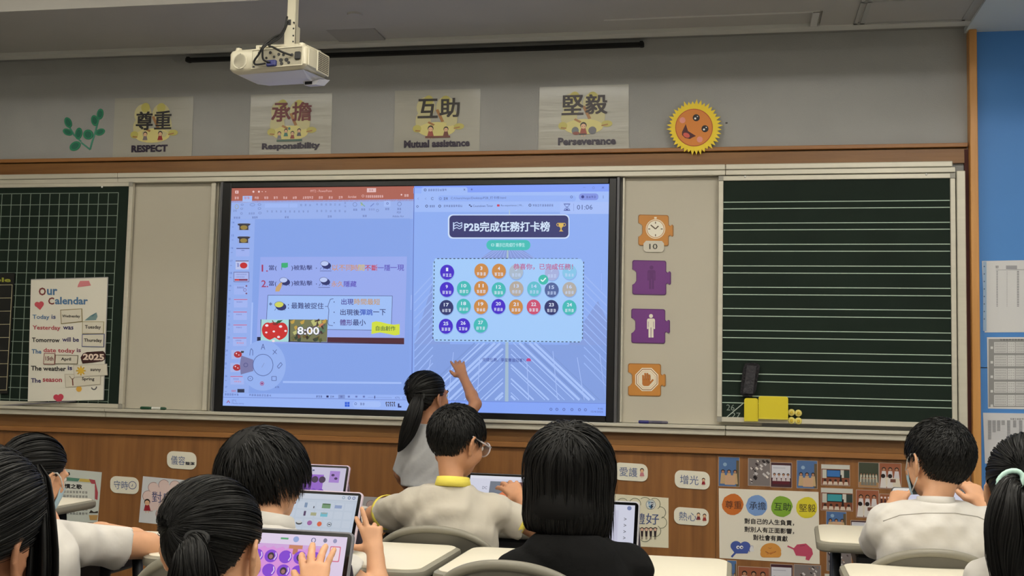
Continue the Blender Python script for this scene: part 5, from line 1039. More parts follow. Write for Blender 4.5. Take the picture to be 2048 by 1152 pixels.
def t_pink(P):
    bg(P, (230, 214, 240)); P.rect(0, 0.14, 0.78, 1, (224, 150, 226), 2); P.poly([(0.0, 0.18)]+[(0.78*k/24, 0.19+0.02*math.sin(k*2.2)) for k in range(25)]+[(0.78, 0.14), (0, 0.14)], (214, 170, 226), 3)
    P.rect(0.42, 0.145, 0.56, 0.195, (206, 132, 96), 4); P.rect(0.465, 0.195, 0.515, 0.27, (190, 120, 90), 4)
    P.rect(0.32, 0.05, 0.40, 0.075, (90, 170, 120), 3); P.disc(0.48, 0.065, 0.03, (150, 170, 220), 3, ry=0.04); P.arc(0.66, 0.065, 0.02, 0.008, (70, 80, 130), 3, ry=0.03); P.disc(0.78, 0.06, 0.02, (120, 120, 150), 3, ry=0.03); P.disc(0.88, 0.06, 0.02, (150, 150, 190), 3, ry=0.03)
    k = 0
    for y_ in (0.31, 0.50, 0.69, 0.88):
        for x_ in (0.05, 0.20, 0.35, 0.50, 0.65):
            xx = x_+(0.05 if int(y_*10) % 2 else 0); P.disc(xx, y_, 0.068, (132, 60, 214), 4, ry=0.088); P.line([(xx+0.045, y_-0.05), (xx+0.055, y_), (xx+0.035, y_+0.05)], 0.012, (232, 210, 246), 6)
            if k % 2 == 1: P.disc(xx, y_, 0.035, (40, 22, 44), 5, ry=0.05); P.disc(xx, y_+0.008, 0.02, (160, 110, 110), 6, ry=0.03)
            k += 1
    P.rrect(0.84, 0.13, 0.95, 0.34, 0.015, (220, 120, 150), 3); P.rrect(0.85, 0.145, 0.94, 0.325, 0.012, (244, 222, 236), 4)
def t_paint(P):
    bg(P, (214, 216, 234)); P.rect(0, 0, 1, 0.07, (226, 228, 240), 2); P.rect(0.35, 0.13, 0.96, 0.95, (96, 106, 124), 3); P.poly([(0.35, 0.62), (0.62, 0.34), (0.82, 0.30), (0.90, 0.45), (0.70, 0.70), (0.45, 0.95), (0.35, 0.95)], (222, 108, 44), 4); P.rect(0.80, 0.13, 0.93, 0.26, (96, 24, 34), 5)
    P.text('DC', 0.23, 0.31, 0.30, 0.07, (90, 90, 120), 3)
    for k in range(4): P.disc(0.27, 0.45+0.12*k, 0.02, (120, 120, 160), 3, ry=0.03)
def t_tools(P):
    bg(P, (214, 216, 234)); P.rect(0, 0.10, 0.80, 1, (204, 204, 226), 2); P.rect(0.06, 0.16, 0.72, 0.92, (210, 211, 232), 3); P.disc(0.93, 0.055, 0.028, (110, 124, 170), 3, ry=0.038)
    for k in range(6):
        y_ = 0.25+0.11*k; P.line([(0.87, y_-0.02), (0.90, y_), (0.87, y_+0.02)], 0.008, (60, 60, 70), 3)
def t_mini(P):
    bg(P, (206, 200, 226)); P.rect(0, 0.18, 0.62, 1, (150, 96, 206), 2)
    for k in range(5): P.disc(0.08+0.13*k, 0.30, 0.06, (54, 24, 66), 3, ry=0.08); P.disc(0.08+0.13*k, 0.60, 0.06, (120, 60, 190), 3, ry=0.08)
    P.rect(0.72, 0.08, 0.90, 0.36, (170, 130, 214), 3); P.disc(0.78, 0.18, 0.03, (60, 20, 90), 4); P.disc(0.84, 0.26, 0.03, (60, 20, 90), 4); P.rect(0.1, 0.06, 0.16, 0.09, (110, 120, 140), 3); P.disc(0.24, 0.08, 0.02, (150, 170, 200), 3); P.disc(0.42, 0.08, 0.02, (70, 80, 130), 3)
def tab_at(label, cxp, cyp, Y, fn, yaw, lean, roll=0.0, z=DZ, **kw):
    """tablet standing on its desk: right edge at the measured pixel column, facing yaw, leaning back"""
    p = at(cxp, cyp, Y); a = math.radians(yaw); ux = V((math.cos(a), math.sin(a), 0)); bk_ = V((-math.sin(a), math.cos(a), 0)); l_ = math.radians(lean)
    uy = V((0, 0, 1))*math.cos(l_)+bk_*math.sin(l_); r_ = math.radians(roll); ux2 = ux*math.cos(r_)+uy*math.sin(r_); uy2 = uy*math.cos(r_)-ux*math.sin(r_)
    BR = V((p.x, p.y, z+0.004)); BL = BR-ux2*TABW; TL = BL+uy2*TABH
    return tablet(label, BL, BR, TL, fn, **kw)
tab_at('tablet with a grid of icons on screen, standing open beside the boy with thick hair', 705, 1118, -2.12, t_icons, -4, 22, case=(206, 190, 206))
tab_at('tablet with a pink and purple game under the ponytail pupil’s hand', 686, 1200, -2.98, t_pink, -2, 18, case=(120, 120, 128), em=0.85)
tab_at('tablet with an orange drawing in front of the polo shirt boy', 1056, 1035, -1.20, t_paint, -2, 28, case=(40, 40, 46))
tab_at('tablet with a column of tools on screen, right of the black jacket pupil', 1274, 1118, -2.10, t_tools, -3, 16, case=(176, 176, 184))
tab_at('tablet held between both hands of the masked boy', 1945, 1060, -1.22, t_tools, 3, 20, case=(40, 40, 46))
tab_at('farther tablet with a purple picture, just above the icon tablet', 686, 1058, -1.20, t_mini, -2, 18, case=(190, 170, 196), cover=(160, 140, 160))

# ------------------------------------------------------------------ projector
PJ = mat('projector_white', (206, 200, 178), 0.4); PJB = mat('projector_belly', (206, 206, 214), 0.45); PJD = mat('port_dark', (26, 26, 28), 0.5); PJG = mat('port_panel', (158, 152, 132), 0.5)
YR = -1.02; pa, pb = at(458, 96, YR), at(621, 142, YR); zt_, zb_ = at(540, 97, YR).z, at(540, 142, YR).z
PW = pb.x-pa.x; prz = math.radians(-8)
t = thing('projector', 'white ceiling projector hanging from a pole, rear panel with cables facing the room', 'projector', (pa.x, YR, zb_), prz); local(t)
H_ = zt_-zb_; D_ = 0.20
def yr(o, z, fr=0.0, r=0.02): return [(x, y, z) for x, y in rrect_pts(o, PW-o, o+fr, D_-o, r)]
smooth_by_angle(loft([yr(0.028, -0.006), yr(0.008, 0.004), yr(0, 0.014), yr(0, H_-0.016), yr(0.004, H_-0.006), yr(0.014, H_)]).build('housing', PJ, t), 45)
b = MB(); b.add([(0.03, 0.03, -0.006), (PW-0.02, 0.02, -0.006), (PW+0.0, D_-0.01, -0.006), (0.03, D_-0.02, -0.006), (0.10, 0.10, -0.022), (PW-0.04, 0.09, -0.022), (PW-0.05, D_-0.03, -0.022), (0.10, D_-0.04, -0.022)], [(3, 2, 1, 0), (4, 5, 6, 7), (0, 1, 5, 4), (1, 2, 6, 5), (2, 3, 7, 6), (3, 0, 4, 7)]); b.build('underside', PJB, t)
# rear panel: recess with ports
x0, x1 = PW*0.315, PW*0.955; MB().box(x0, x1, -0.001, 0.003, H_*0.10, H_*0.86).build('port_recess', PJG, t)
b = MB(); b.box(x0-0.004, x1+0.004, -0.004, 0, H_*0.86, H_*0.90, 0.001); b.box(x0-0.004, x1+0.004, -0.004, 0, H_*0.06, H_*0.10, 0.001); b.box(x0-0.004, x0, -0.004, 0, H_*0.08, H_*0.88, 0.001); b.box(x1, x1+0.004, -0.004, 0, H_*0.08, H_*0.88, 0.001); b.build('recess_frame', PJ, t)
MB().box(x0+0.002, x0+0.028, -0.003, 0, H_*0.42, H_*0.84, 0.001).build('cover_plate', PJ, t)
for q, (u, v_, r) in enumerate(((0.40, 0.75, .004), (0.55, 0.72, .006), (0.50, 0.5, .005), (0.60, 0.52, .005), (0.66, 0.62, .006), (0.72, 0.58, .006), (0.69, 0.35, .008), (0.76, 0.35, .008), (0.83, 0.55, .006), (0.60, 0.2, .006), (0.70, 0.2, .007), (0.79, 0.22, .006), (0.34, 0.15, .004))):
    MB().tube([(PW*u, -0.001, H_*v_), (PW*u, -0.0035, H_*v_)], r, 12).build('socket', PJD, t)
MB().box(PW*0.87, PW*0.94, -0.010, 0.0, H_*0.32, H_*0.66, 0.003).build('power_socket', PJD, t)
MB().box(PW*0.52, PW*0.64, -0.016, 0.0, H_*0.10, H_*0.36, 0.003).build('video_plug', mat('plug_blue', (36, 42, 110), 0.45), t)
smooth_by_angle(MB().tube([(PW*0.155, 0.0, H_*0.46), (PW*0.155, -0.003, H_*0.46), (PW*0.155, -0.003, H_*0.46), (PW*0.155, -0.001, H_*0.46)], [0.0335, 0.0325, 0.028, 0.0275], 28).build('speaker_ring', PJ, t))
MB().tube([(PW*0.155, -0.0005, H_*0.46), (PW*0.155, -0.002, H_*0.46)], 0.0275, 28).build('speaker_grille', mat('grille_grey', (140, 134, 116), 0.7), t)
for q in (0.08, 0.90): MB().tube([(PW*q, 0.03, H_-0.002), (PW*q, 0.03, H_+0.012)], [0.015, 0.012], 14).build('corner_foot', PJ, t); MB().tube([(PW*q, 0.03, H_+0.012), (PW*q, 0.03, H_+0.017)], 0.010, 12).build('foot_pad', PJD, t)
# right side: vent grille
b = MB(); b.box(PW, PW+0.006, 0.015, 0.08, H_*0.10, H_*0.86, 0.002); b.build('side_panel', PJ, t)
b = MB(); b.box(PW, PW+0.008, 0.084, D_-0.016, H_*0.04, H_*0.98, 0.003); b.build('vent_frame', PJ, t)
for j in range(10):
    for i in range(8): MB().box(PW+0.0078, PW+0.0088, 0.092, 0.0985, H_*(0.10+0.082*j), H_*(0.10+0.082*j)+0.0052).build('vent_hole', PJD, t) if i == 0 and j == 0 else None
vh = [o for o in t.children if o.name.startswith('vent_hole')][0]
for j in range(10):
    for i in range(8):
        if i or j:
            c_ = vh.copy(); COL.objects.link(c_); c_.location = (0, i*0.0108, H_*0.082*j)
# lens hood below the front right corner
b = MB(); b.add([(PW-0.09, D_-0.06, -0.020), (PW-0.01, D_-0.06, -0.015), (PW+0.005, D_+0.0, -0.004), (PW-0.09, D_, -0.004), (PW-0.08, D_-0.06, -0.036), (PW-0.03, D_-0.06, -0.036), (PW-0.015, D_-0.01, -0.030), (PW-0.08, D_-0.01, -0.030)], [(3, 2, 1, 0), (4, 5, 6, 7), (0, 1, 5, 4), (1, 2, 6, 5), (2, 3, 7, 6), (3, 0, 4, 7)]); lh = b.build('lens_hood', PJB, t)
MB().box(PW-0.078, PW-0.044, D_-0.063, D_-0.060, -0.034, -0.018, 0.001).build('sensor_window', mat('sensor_black', (8, 8, 8), 0.3), t)
# mount
px_ = PW*0.66
t2 = thing('projector_mount', 'white metal pole and plate holding the projector under the ceiling', 'mount', (pa.x+px_, YR+0.09, zt_)); local(t2)
b = MB(); b.add([(-0.13, -0.055, 0.018), (0.08, -0.055, 0.018), (0.11, 0.06, 0.016), (-0.12, 0.06, 0.016), (-0.125, -0.05, 0.028), (0.075, -0.05, 0.028), (0.105, 0.055, 0.026), (-0.115, 0.055, 0.026)], [(3, 2, 1, 0), (4, 5, 6, 7), (0, 1, 5, 4), (1, 2, 6, 5), (2, 3, 7, 6), (3, 0, 4, 7)]); b.build('plate', PJ, t2)
for x_, y_ in ((-0.125, -0.05), (0.10, 0.05), (-0.11, 0.05), (0.075, -0.05)): MB().box(x_-0.008, x_+0.008, y_-0.008, y_+0.008, -0.004, 0.026, 0.002).build('mount_foot', PJ, t2)
b = MB(); b.box(-0.022, 0.026, -0.026, -0.022, 0.03, 0.115, 0.001); b.box(-0.024, -0.020, -0.026, 0.02, 0.03, 0.115, 0.001); b.box(0.022, 0.026, -0.026, 0.02, 0.03, 0.115, 0.001); b.build('bracket', PJ, t2)
b = MB(); b.box(-0.018, 0.018, -0.020, 0.018, 0.028, ZC-zt_, 0.003); b.build('pole', PJ, t2)
b = MB(); b.box(-0.012, 0.001, -0.0215, -0.019, 0.06, 0.14); b.build('cable_slot', PJD, t2)
for z_ in (0.045, 0.07, 0.10, 0.125): MB().tube([(0.016, -0.028, z_), (0.016, -0.022, z_)], 0.0035, 8).build('screw', PJD, t2)
wp = lambda x, y, z: V((pa.x, YR, zb_))+V((x*math.cos(prz)-y*math.sin(prz), x*math.sin(prz)+y*math.cos(prz), z))
for lbl, path in (('black cable from the mount down to the left ports of the projector', [(px_-0.006, 0.062, H_+0.14), (px_-0.012, 0.045, H_+0.07), (px_-0.03, 0.0, H_+0.035), (px_-0.055, -0.030, H_*0.95), (px_-0.075, -0.028, H_*0.62), (px_-0.10, -0.022, H_*0.34), (px_-0.095, -0.016, H_*0.2), (px_-0.05, -0.020, H_*0.2)]),
                  ('black power cable crossing the projector’s rear panel to its right socket', [(px_-0.002, 0.062, H_+0.12), (px_-0.010, 0.03, H_+0.05), (px_-0.035, -0.02, H_*1.0), (px_-0.01, -0.030, H_*0.85), (px_+0.03, -0.026, H_*0.62), (px_+0.063, -0.012, H_*0.5)]),
                  ('thick black cable looping to the blue video plug of the projector', [(px_-0.010, 0.060, H_+0.10), (px_-0.02, 0.02, H_+0.04), (px_-0.05, -0.032, H_*0.9), (px_-0.058, -0.030, H_*0.6), (px_-0.056, -0.022, H_*0.35), (px_-0.03, -0.018, H_*0.24)])):
    pts = [wp(*q) for q in path]; sm = []
    for i in range(len(pts)-1):
        p0, p1, p2, p3 = pts[max(i-1, 0)], pts[i], pts[i+1], pts[min(i+2, len(pts)-1)]
        for k in range(5): u = k/5; sm.append(0.5*((2*p1)+(-p0+p2)*u+(2*p0-5*p1+4*p2-p3)*u*u+(-p0+3*p1-3*p2+p3)*u**3))
    sm.append(pts[-1]); o = MB().tube(sm, 0.0042, 8).build('cable', mat('cable_black', (18, 18, 18), 0.5), None, smooth=True); tag(o, lbl, 'cable')
# ------------------------------------------------------------------ signed-distance body builder (numpy) and surface nets
class SDF:
    def __init__(s, voxel, lo, hi):
        s.h = voxel; s.lo = np.array(lo)-4*voxel; n = np.ceil((np.array(hi)+4*voxel-s.lo)/voxel).astype(int)+1
        s.n = n; s.D = np.full(tuple(n), 1.0, np.float32)
        s.ax = [(s.lo[i]+voxel*np.arange(n[i])).astype(np.float32) for i in range(3)]
    def _win(s, lo, hi, pad):
        a = np.clip(np.floor((np.array(lo)-pad-s.lo)/s.h).astype(int), 0, s.n-1); b = np.clip(np.ceil((np.array(hi)+pad-s.lo)/s.h).astype(int)+1, 1, s.n)
        sl = tuple(slice(a[i], max(b[i], a[i]+1)) for i in range(3))
        X = s.ax[0][sl[0]][:, None, None]; Y = s.ax[1][sl[1]][None, :, None]; Z = s.ax[2][sl[2]][None, None, :]
        return sl, X, Y, Z
    def _put(s, sl, d, k, sub=False):
        a = s.D[sl]
        if sub: s.D[sl] = np.maximum(a, -d); return
        if k > 0: h = np.maximum(k-np.abs(a-d), 0)/k; s.D[sl] = np.minimum(a, d)-h*h*k*0.25
        else: s.D[sl] = np.minimum(a, d)
    def cap(s, a, b, ra, rb, k=0.01, flat=False, sub=False, sq=None):
        a = np.array(a, float); b = np.array(b, float); R = max(ra, rb)
        sl, X, Y, Z = s._win(np.minimum(a, b)-R, np.maximum(a, b)+R, k+2*s.h)
        ab = b-a; L2 = max(ab@ab, 1e-12); L = math.sqrt(L2)
        px, py, pz = X-a[0], Y-a[1], Z-a[2]; t = (px*ab[0]+py*ab[1]+pz*ab[2])/L2
        tc = np.clip(t, 0, 1)
        if flat:
            dx, dy, dz = px-ab[0]*t, py-ab[1]*t, pz-ab[2]*t; d = np.sqrt(dx*dx+dy*dy+dz*dz)-(ra+(rb-ra)*tc); d = np.maximum(d, np.maximum(-t, t-1)*L)
        else:
            dx, dy, dz = px-ab[0]*tc, py-ab[1]*tc, pz-ab[2]*tc; d = np.sqrt(dx*dx+dy*dy+dz*dz)-(ra+(rb-ra)*tc)
        s._put(sl, d, k, sub)
    def ell(s, c, r, M=None, k=0.01, sub=False):
        c = np.array(c, float); r = np.array(r, float); R = r.max()
        sl, X, Y, Z = s._win(c-R, c+R, k+2*s.h)
        M = np.eye(3) if M is None else np.array(M); px, py, pz = X-c[0], Y-c[1], Z-c[2]
        q = [px*M[0, i]+py*M[1, i]+pz*M[2, i] for i in range(3)]
        k0 = np.sqrt(sum((q[i]/r[i])**2 for i in range(3))); k1 = np.sqrt(sum((q[i]/r[i]**2)**2 for i in range(3)))+1e-6
        s._put(sl, k0*(k0-1)/k1, k, sub)
    def cut(s, p, n):
        """keep the side of the plane that n points away from"""
        n = np.array(n, float); n /= np.linalg.norm(n); p = np.array(p)
        d = (s.ax[0][:, None, None]-p[0])*n[0]+(s.ax[1][None, :, None]-p[1])*n[1]+(s.ax[2][None, None, :]-p[2])*n[2]
        s.D = np.maximum(s.D, d.astype(np.float32))
    def folds(s, amp, seed=0, freq=26.0):
        R = np.random.default_rng(seed); X = s.ax[0][:, None, None]; Y = s.ax[1][None, :, None]; Z = s.ax[2][None, None, :]
        t = 0
        for i in range(5):
            k = R.normal(size=3); k /= np.linalg.norm(k); k *= freq*(0.6+0.5*i*0.5); ph = R.random()*6; w_ = R.normal(size=3)*10
            q = k[0]*X+k[1]*Y+k[2]*Z+ph; t = t+np.sin(q+1.4*np.sin(w_[0]*X+w_[1]*Y+w_[2]*Z))**3/(1+i*0.35)
        s.D = s.D+(amp*0.6*t).astype(np.float32)
    def mesh(s):
        D = s.D; I = D < 0
        n = D.shape; cnt = np.zeros((n[0]-1, n[1]-1, n[2]-1), np.uint8)
        for dx in (0, 1):
            for dy in (0, 1):
                for dz in (0, 1): cnt += I[dx:n[0]-1+dx, dy:n[1]-1+dy, dz:n[2]-1+dz]
        act = (cnt > 0) & (cnt < 8); ci = np.argwhere(act); idx = np.full(act.shape, -1, np.int64); idx[act] = np.arange(len(ci))
        acc = np.zeros((len(ci), 3)); num = np.zeros(len(ci))
        C = {}
        for dx in (0, 1):
            for dy in (0, 1):
                for dz in (0, 1): C[dx, dy, dz] = D[ci[:, 0]+dx, ci[:, 1]+dy, ci[:, 2]+dz].astype(float)
        for a in C:
            for ax in range(3):
                if a[ax] == 0:
                    b = list(a); b[ax] = 1; b = tuple(b); da, db = C[a], C[b]; m_ = (da < 0) != (db < 0); t = np.where(m_, da/np.where(m_, da-db, 1), 0)
                    p = np.zeros((len(ci), 3)); p[:] = a; p[:, ax] = t; acc += p*m_[:, None]; num += m_
        v = (ci+acc/np.maximum(num, 1)[:, None])*s.h+s.lo
        Q = []
        for ax in range(3):
            o1, o2 = [(1, 2), (2, 0), (0, 1)][ax]
            sa = [slice(1, -1)]*3; sa[ax] = slice(0, -1); sb_ = [slice(1, -1)]*3; sb_[ax] = slice(1, None)
            A = I[tuple(sa)]; B = I[tuple(sb_)]
            for m_, flip in ((A & ~B, False), (~A & B, True)):
                e = np.argwhere(m_)
                if not len(e): continue
                for q in range(3):
                    if q != ax: e[:, q] += 1
                g = []
                for u, w_ in ((0, 0), (1, 0), (1, 1), (0, 1)):
                    f = e.copy(); f[:, o1] -= u; f[:, o2] -= w_; g.append(idx[f[:, 0], f[:, 1], f[:, 2]])
                g = np.stack(g, 1); Q.append(g if not flip else g[:, ::-1])
        f = np.concatenate(Q); f = f[(f >= 0).all(1)]
        return v, f
def np_obj(name, v, f, m, parent=None, smooth=True):
    """mesh object from numpy arrays of vertices and quads"""
    me = bpy.data.meshes.new(name); me.vertices.add(len(v)); me.vertices.foreach_set('co', np.ascontiguousarray(v, np.float32).ravel())
    k = f.shape[1]; me.loops.add(f.size); me.loops.foreach_set('vertex_index', np.ascontiguousarray(f, np.int32).ravel())
    me.polygons.add(len(f)); me.polygons.foreach_set('loop_start', np.arange(0, f.size, k, dtype=np.int32)); me.polygons.foreach_set('loop_total', np.full(len(f), k, np.int32))
    if smooth: me.polygons.foreach_set('use_smooth', np.ones(len(f), bool))
    me.materials.append(m); me.update(calc_edges=True)
    o = bpy.data.objects.new(name, me); COL.objects.link(o)
    if parent is not None: setpar(o, parent)
    return o
def relax(v, f, it=2, lam=0.5):
    """Laplacian smoothing on quads"""
    for _ in range(it):
        s_ = np.zeros_like(v); c = np.zeros(len(v))
        for i in range(4):
            a, b = f[:, i], f[:, (i+1) % 4]; np.add.at(s_, a, v[b]); np.add.at(c, a, 1); np.add.at(s_, b, v[a]); np.add.at(c, b, 1)
        v = v+lam*(s_/np.maximum(c, 1)[:, None]-v)
    return v
def N3(v): v = np.array(v, float); return v/np.linalg.norm(v)
def rotm(yaw, pitch=0.0, roll=0.0):
    """columns: right, forward, up. yaw turns to the right, pitch looks down"""
    y, p, r = (math.radians(q) for q in (yaw, pitch, roll))
    Rz = np.array([[math.cos(y), math.sin(y), 0], [-math.sin(y), math.cos(y), 0], [0, 0, 1]])
    Rx = np.array([[1, 0, 0], [0, math.cos(p), math.sin(p)], [0, -math.sin(p), math.cos(p)]])
    Ry = np.array([[math.cos(r), 0, math.sin(r)], [0, 1, 0], [-math.sin(r), 0, math.cos(r)]])
    return Rz @ Rx @ Ry
SHIRT_OF = {}
def skin(rgb): return mat('skin', rgb, 0.5, noise=0.06, nscale=18, spec=0.35)
HAIR = mat('black_hair', (8, 7, 7), 0.6, noise=0.2, nscale=40, spec=0.22)
HAIRS = mat('hair_strands', (12, 11, 10), 0.5, spec=0.3)
def SHIRT(rgb): return mat('shirt_cloth', rgb, 0.85, bump=0.5, bscale=13, sheen=0.1)
NAVY = mat('navy_cloth', (22, 24, 36), 0.85)
# ---- a hand: palm, four fingers with three bones each, thumb leaving the side of the palm
def hand(S, w_, f, n, side, curl=(0.3, 0.3, 0.3, 0.3), spread=0.12, sc=1.0, thumb=(0.5, 0.85, 0.1), each=None, tcurl=0.3):
    """w_ wrist, f finger direction, n back-of-hand normal, side +1 when the thumb lies along cross(f, n)"""
    w_ = np.array(w_, float); f = N3(f); n = np.array(n, float); n = N3(n-f*(n@f)); t = np.cross(f, n)*side; L = 0.062*sc; r = 0.0085*sc
    S.cap(w_-f*0.02*sc, w_+f*0.012*sc, 0.0185*sc, 0.017*sc, 0.012)
    roots = []
    for i, (o, l) in enumerate(((0.021, 0.98), (0.0075, 1.04), (-0.007, 1.0), (-0.0205, 0.9))):
        k = w_+f*L*l+t*o*sc+n*(0.001-0.5*abs(o)**1.5)*sc; roots.append(k)
        S.cap(w_+f*0.01*sc+t*o*0.55*sc, k, 0.0115*sc, 0.0092*sc, 0.010*sc)
    for i, (k, ln) in enumerate(zip(roots, (0.056, 0.062, 0.057, 0.045))):
        a = (1.5-i)*spread; d = f*math.cos(a)+t*math.sin(a); ax = np.cross(d, -n); ax = N3(ax); p = k; c = curl[i] if each is None else 0; rr = (0.0082, 0.0085, 0.008, 0.0068)[i]*sc
        ang = 0
        for j, q in enumerate((0.44, 0.32, 0.24)):
            ang += (curl[i]*(0.8, 1.0, 0.7)[j]); dd = d*math.cos(ang)-n*math.sin(ang); e = p+dd*ln*q*sc
            S.cap(p, e, rr*(1-0.08*j), rr*(0.93-0.09*j), 0.0022); p = e
    b = w_+f*0.014*sc+t*0.013*sc-n*0.003*sc; d1 = N3(f*thumb[0]+t*thumb[1]-n*thumb[2]); j1 = b+d1*0.026*sc
    S.cap(b, j1, 0.0125*sc, 0.0098*sc, 0.008); d2 = N3(d1*(1-tcurl)+f*tcurl); j2 = j1+d2*0.022*sc; S.cap(j1, j2, 0.0094*sc, 0.0085*sc, 0.003)
    d3 = N3(d2+f*tcurl*0.5); S.cap(j2, j2+d3*0.017*sc, 0.0085*sc, 0.0068*sc, 0.003)
    return roots
def head_sdf(S, c, M, hs, ears=True):
    g = lambda x, y, z: np.array(c)+M @ (np.array([x, y, z])*hs)
    E = lambda p, r, k=0.012, A=M, sub=False: S.ell(g(*p), np.array(r)*hs, A, k*hs, sub)
    E((0, -0.010, 0.024), (0.0725, 0.0895, 0.082)); E((0, 0.024, -0.028), (0.058, 0.062, 0.070), 0.03); E((0, 0.040, -0.072), (0.034, 0.036, 0.028), 0.03)
    for s_ in (-1, 1):
        E((s_*0.040, 0.052, -0.028), (0.024, 0.022, 0.024), 0.015)        # cheeks
        E((s_*0.028, 0.084, 0.004), (0.015, 0.009, 0.010), 0.006, sub=False) if False else None
        E((s_*0.050, 0.010, -0.055), (0.016, 0.034, 0.022), 0.02)
    E((0, 0.078, 0.018), (0.050, 0.012, 0.010), 0.014)                     # brow
    S.cap(g(0, 0.084, 0.004), g(0, 0.096, -0.022), 0.006*hs, 0.0085*hs, 0.008*hs)
    E((0, 0.084, -0.046), (0.020, 0.009, 0.0055), 0.005); E((0, 0.083, -0.055), (0.017, 0.008, 0.005), 0.004)
    for s_ in (-1, 1):
        S.ell(g(s_*0.030, 0.090, 0.002), np.array((0.014, 0.010, 0.009))*hs, M, 0, sub=True)
        if ears:
            a = math.radians(24)*s_; Me = M @ np.array([[math.cos(a), -math.sin(a), 0], [math.sin(a), math.cos(a), 0], [0, 0, 1]])
            ec = g(s_*0.078, -0.006, -0.012)
            S.ell(ec, np.array((0.0045, 0.017, 0.028))*hs, Me, 0.004*hs)
            e = lambda y, z, o=0.002: ec+Me @ (np.array([s_*o, y, z])*hs)
            rim = [(0.012, 0.006), (0.013, 0.018), (0.005, 0.028), (-0.007, 0.028), (-0.016, 0.017), (-0.017, 0.002), (-0.012, -0.012), (-0.004, -0.022)]
            for p, q in zip(rim, rim[1:]): S.cap(e(*p, 0.0035), e(*q, 0.0035), 0.0042*hs, 0.0042*hs, 0.002*hs)
            S.ell(e(0.002, -0.025), np.array((0.0048, 0.009, 0.009))*hs, Me, 0.004*hs); S.ell(e(0.010, -0.004), np.array((0.005, 0.005, 0.007))*hs, Me, 0.004*hs)
    return g
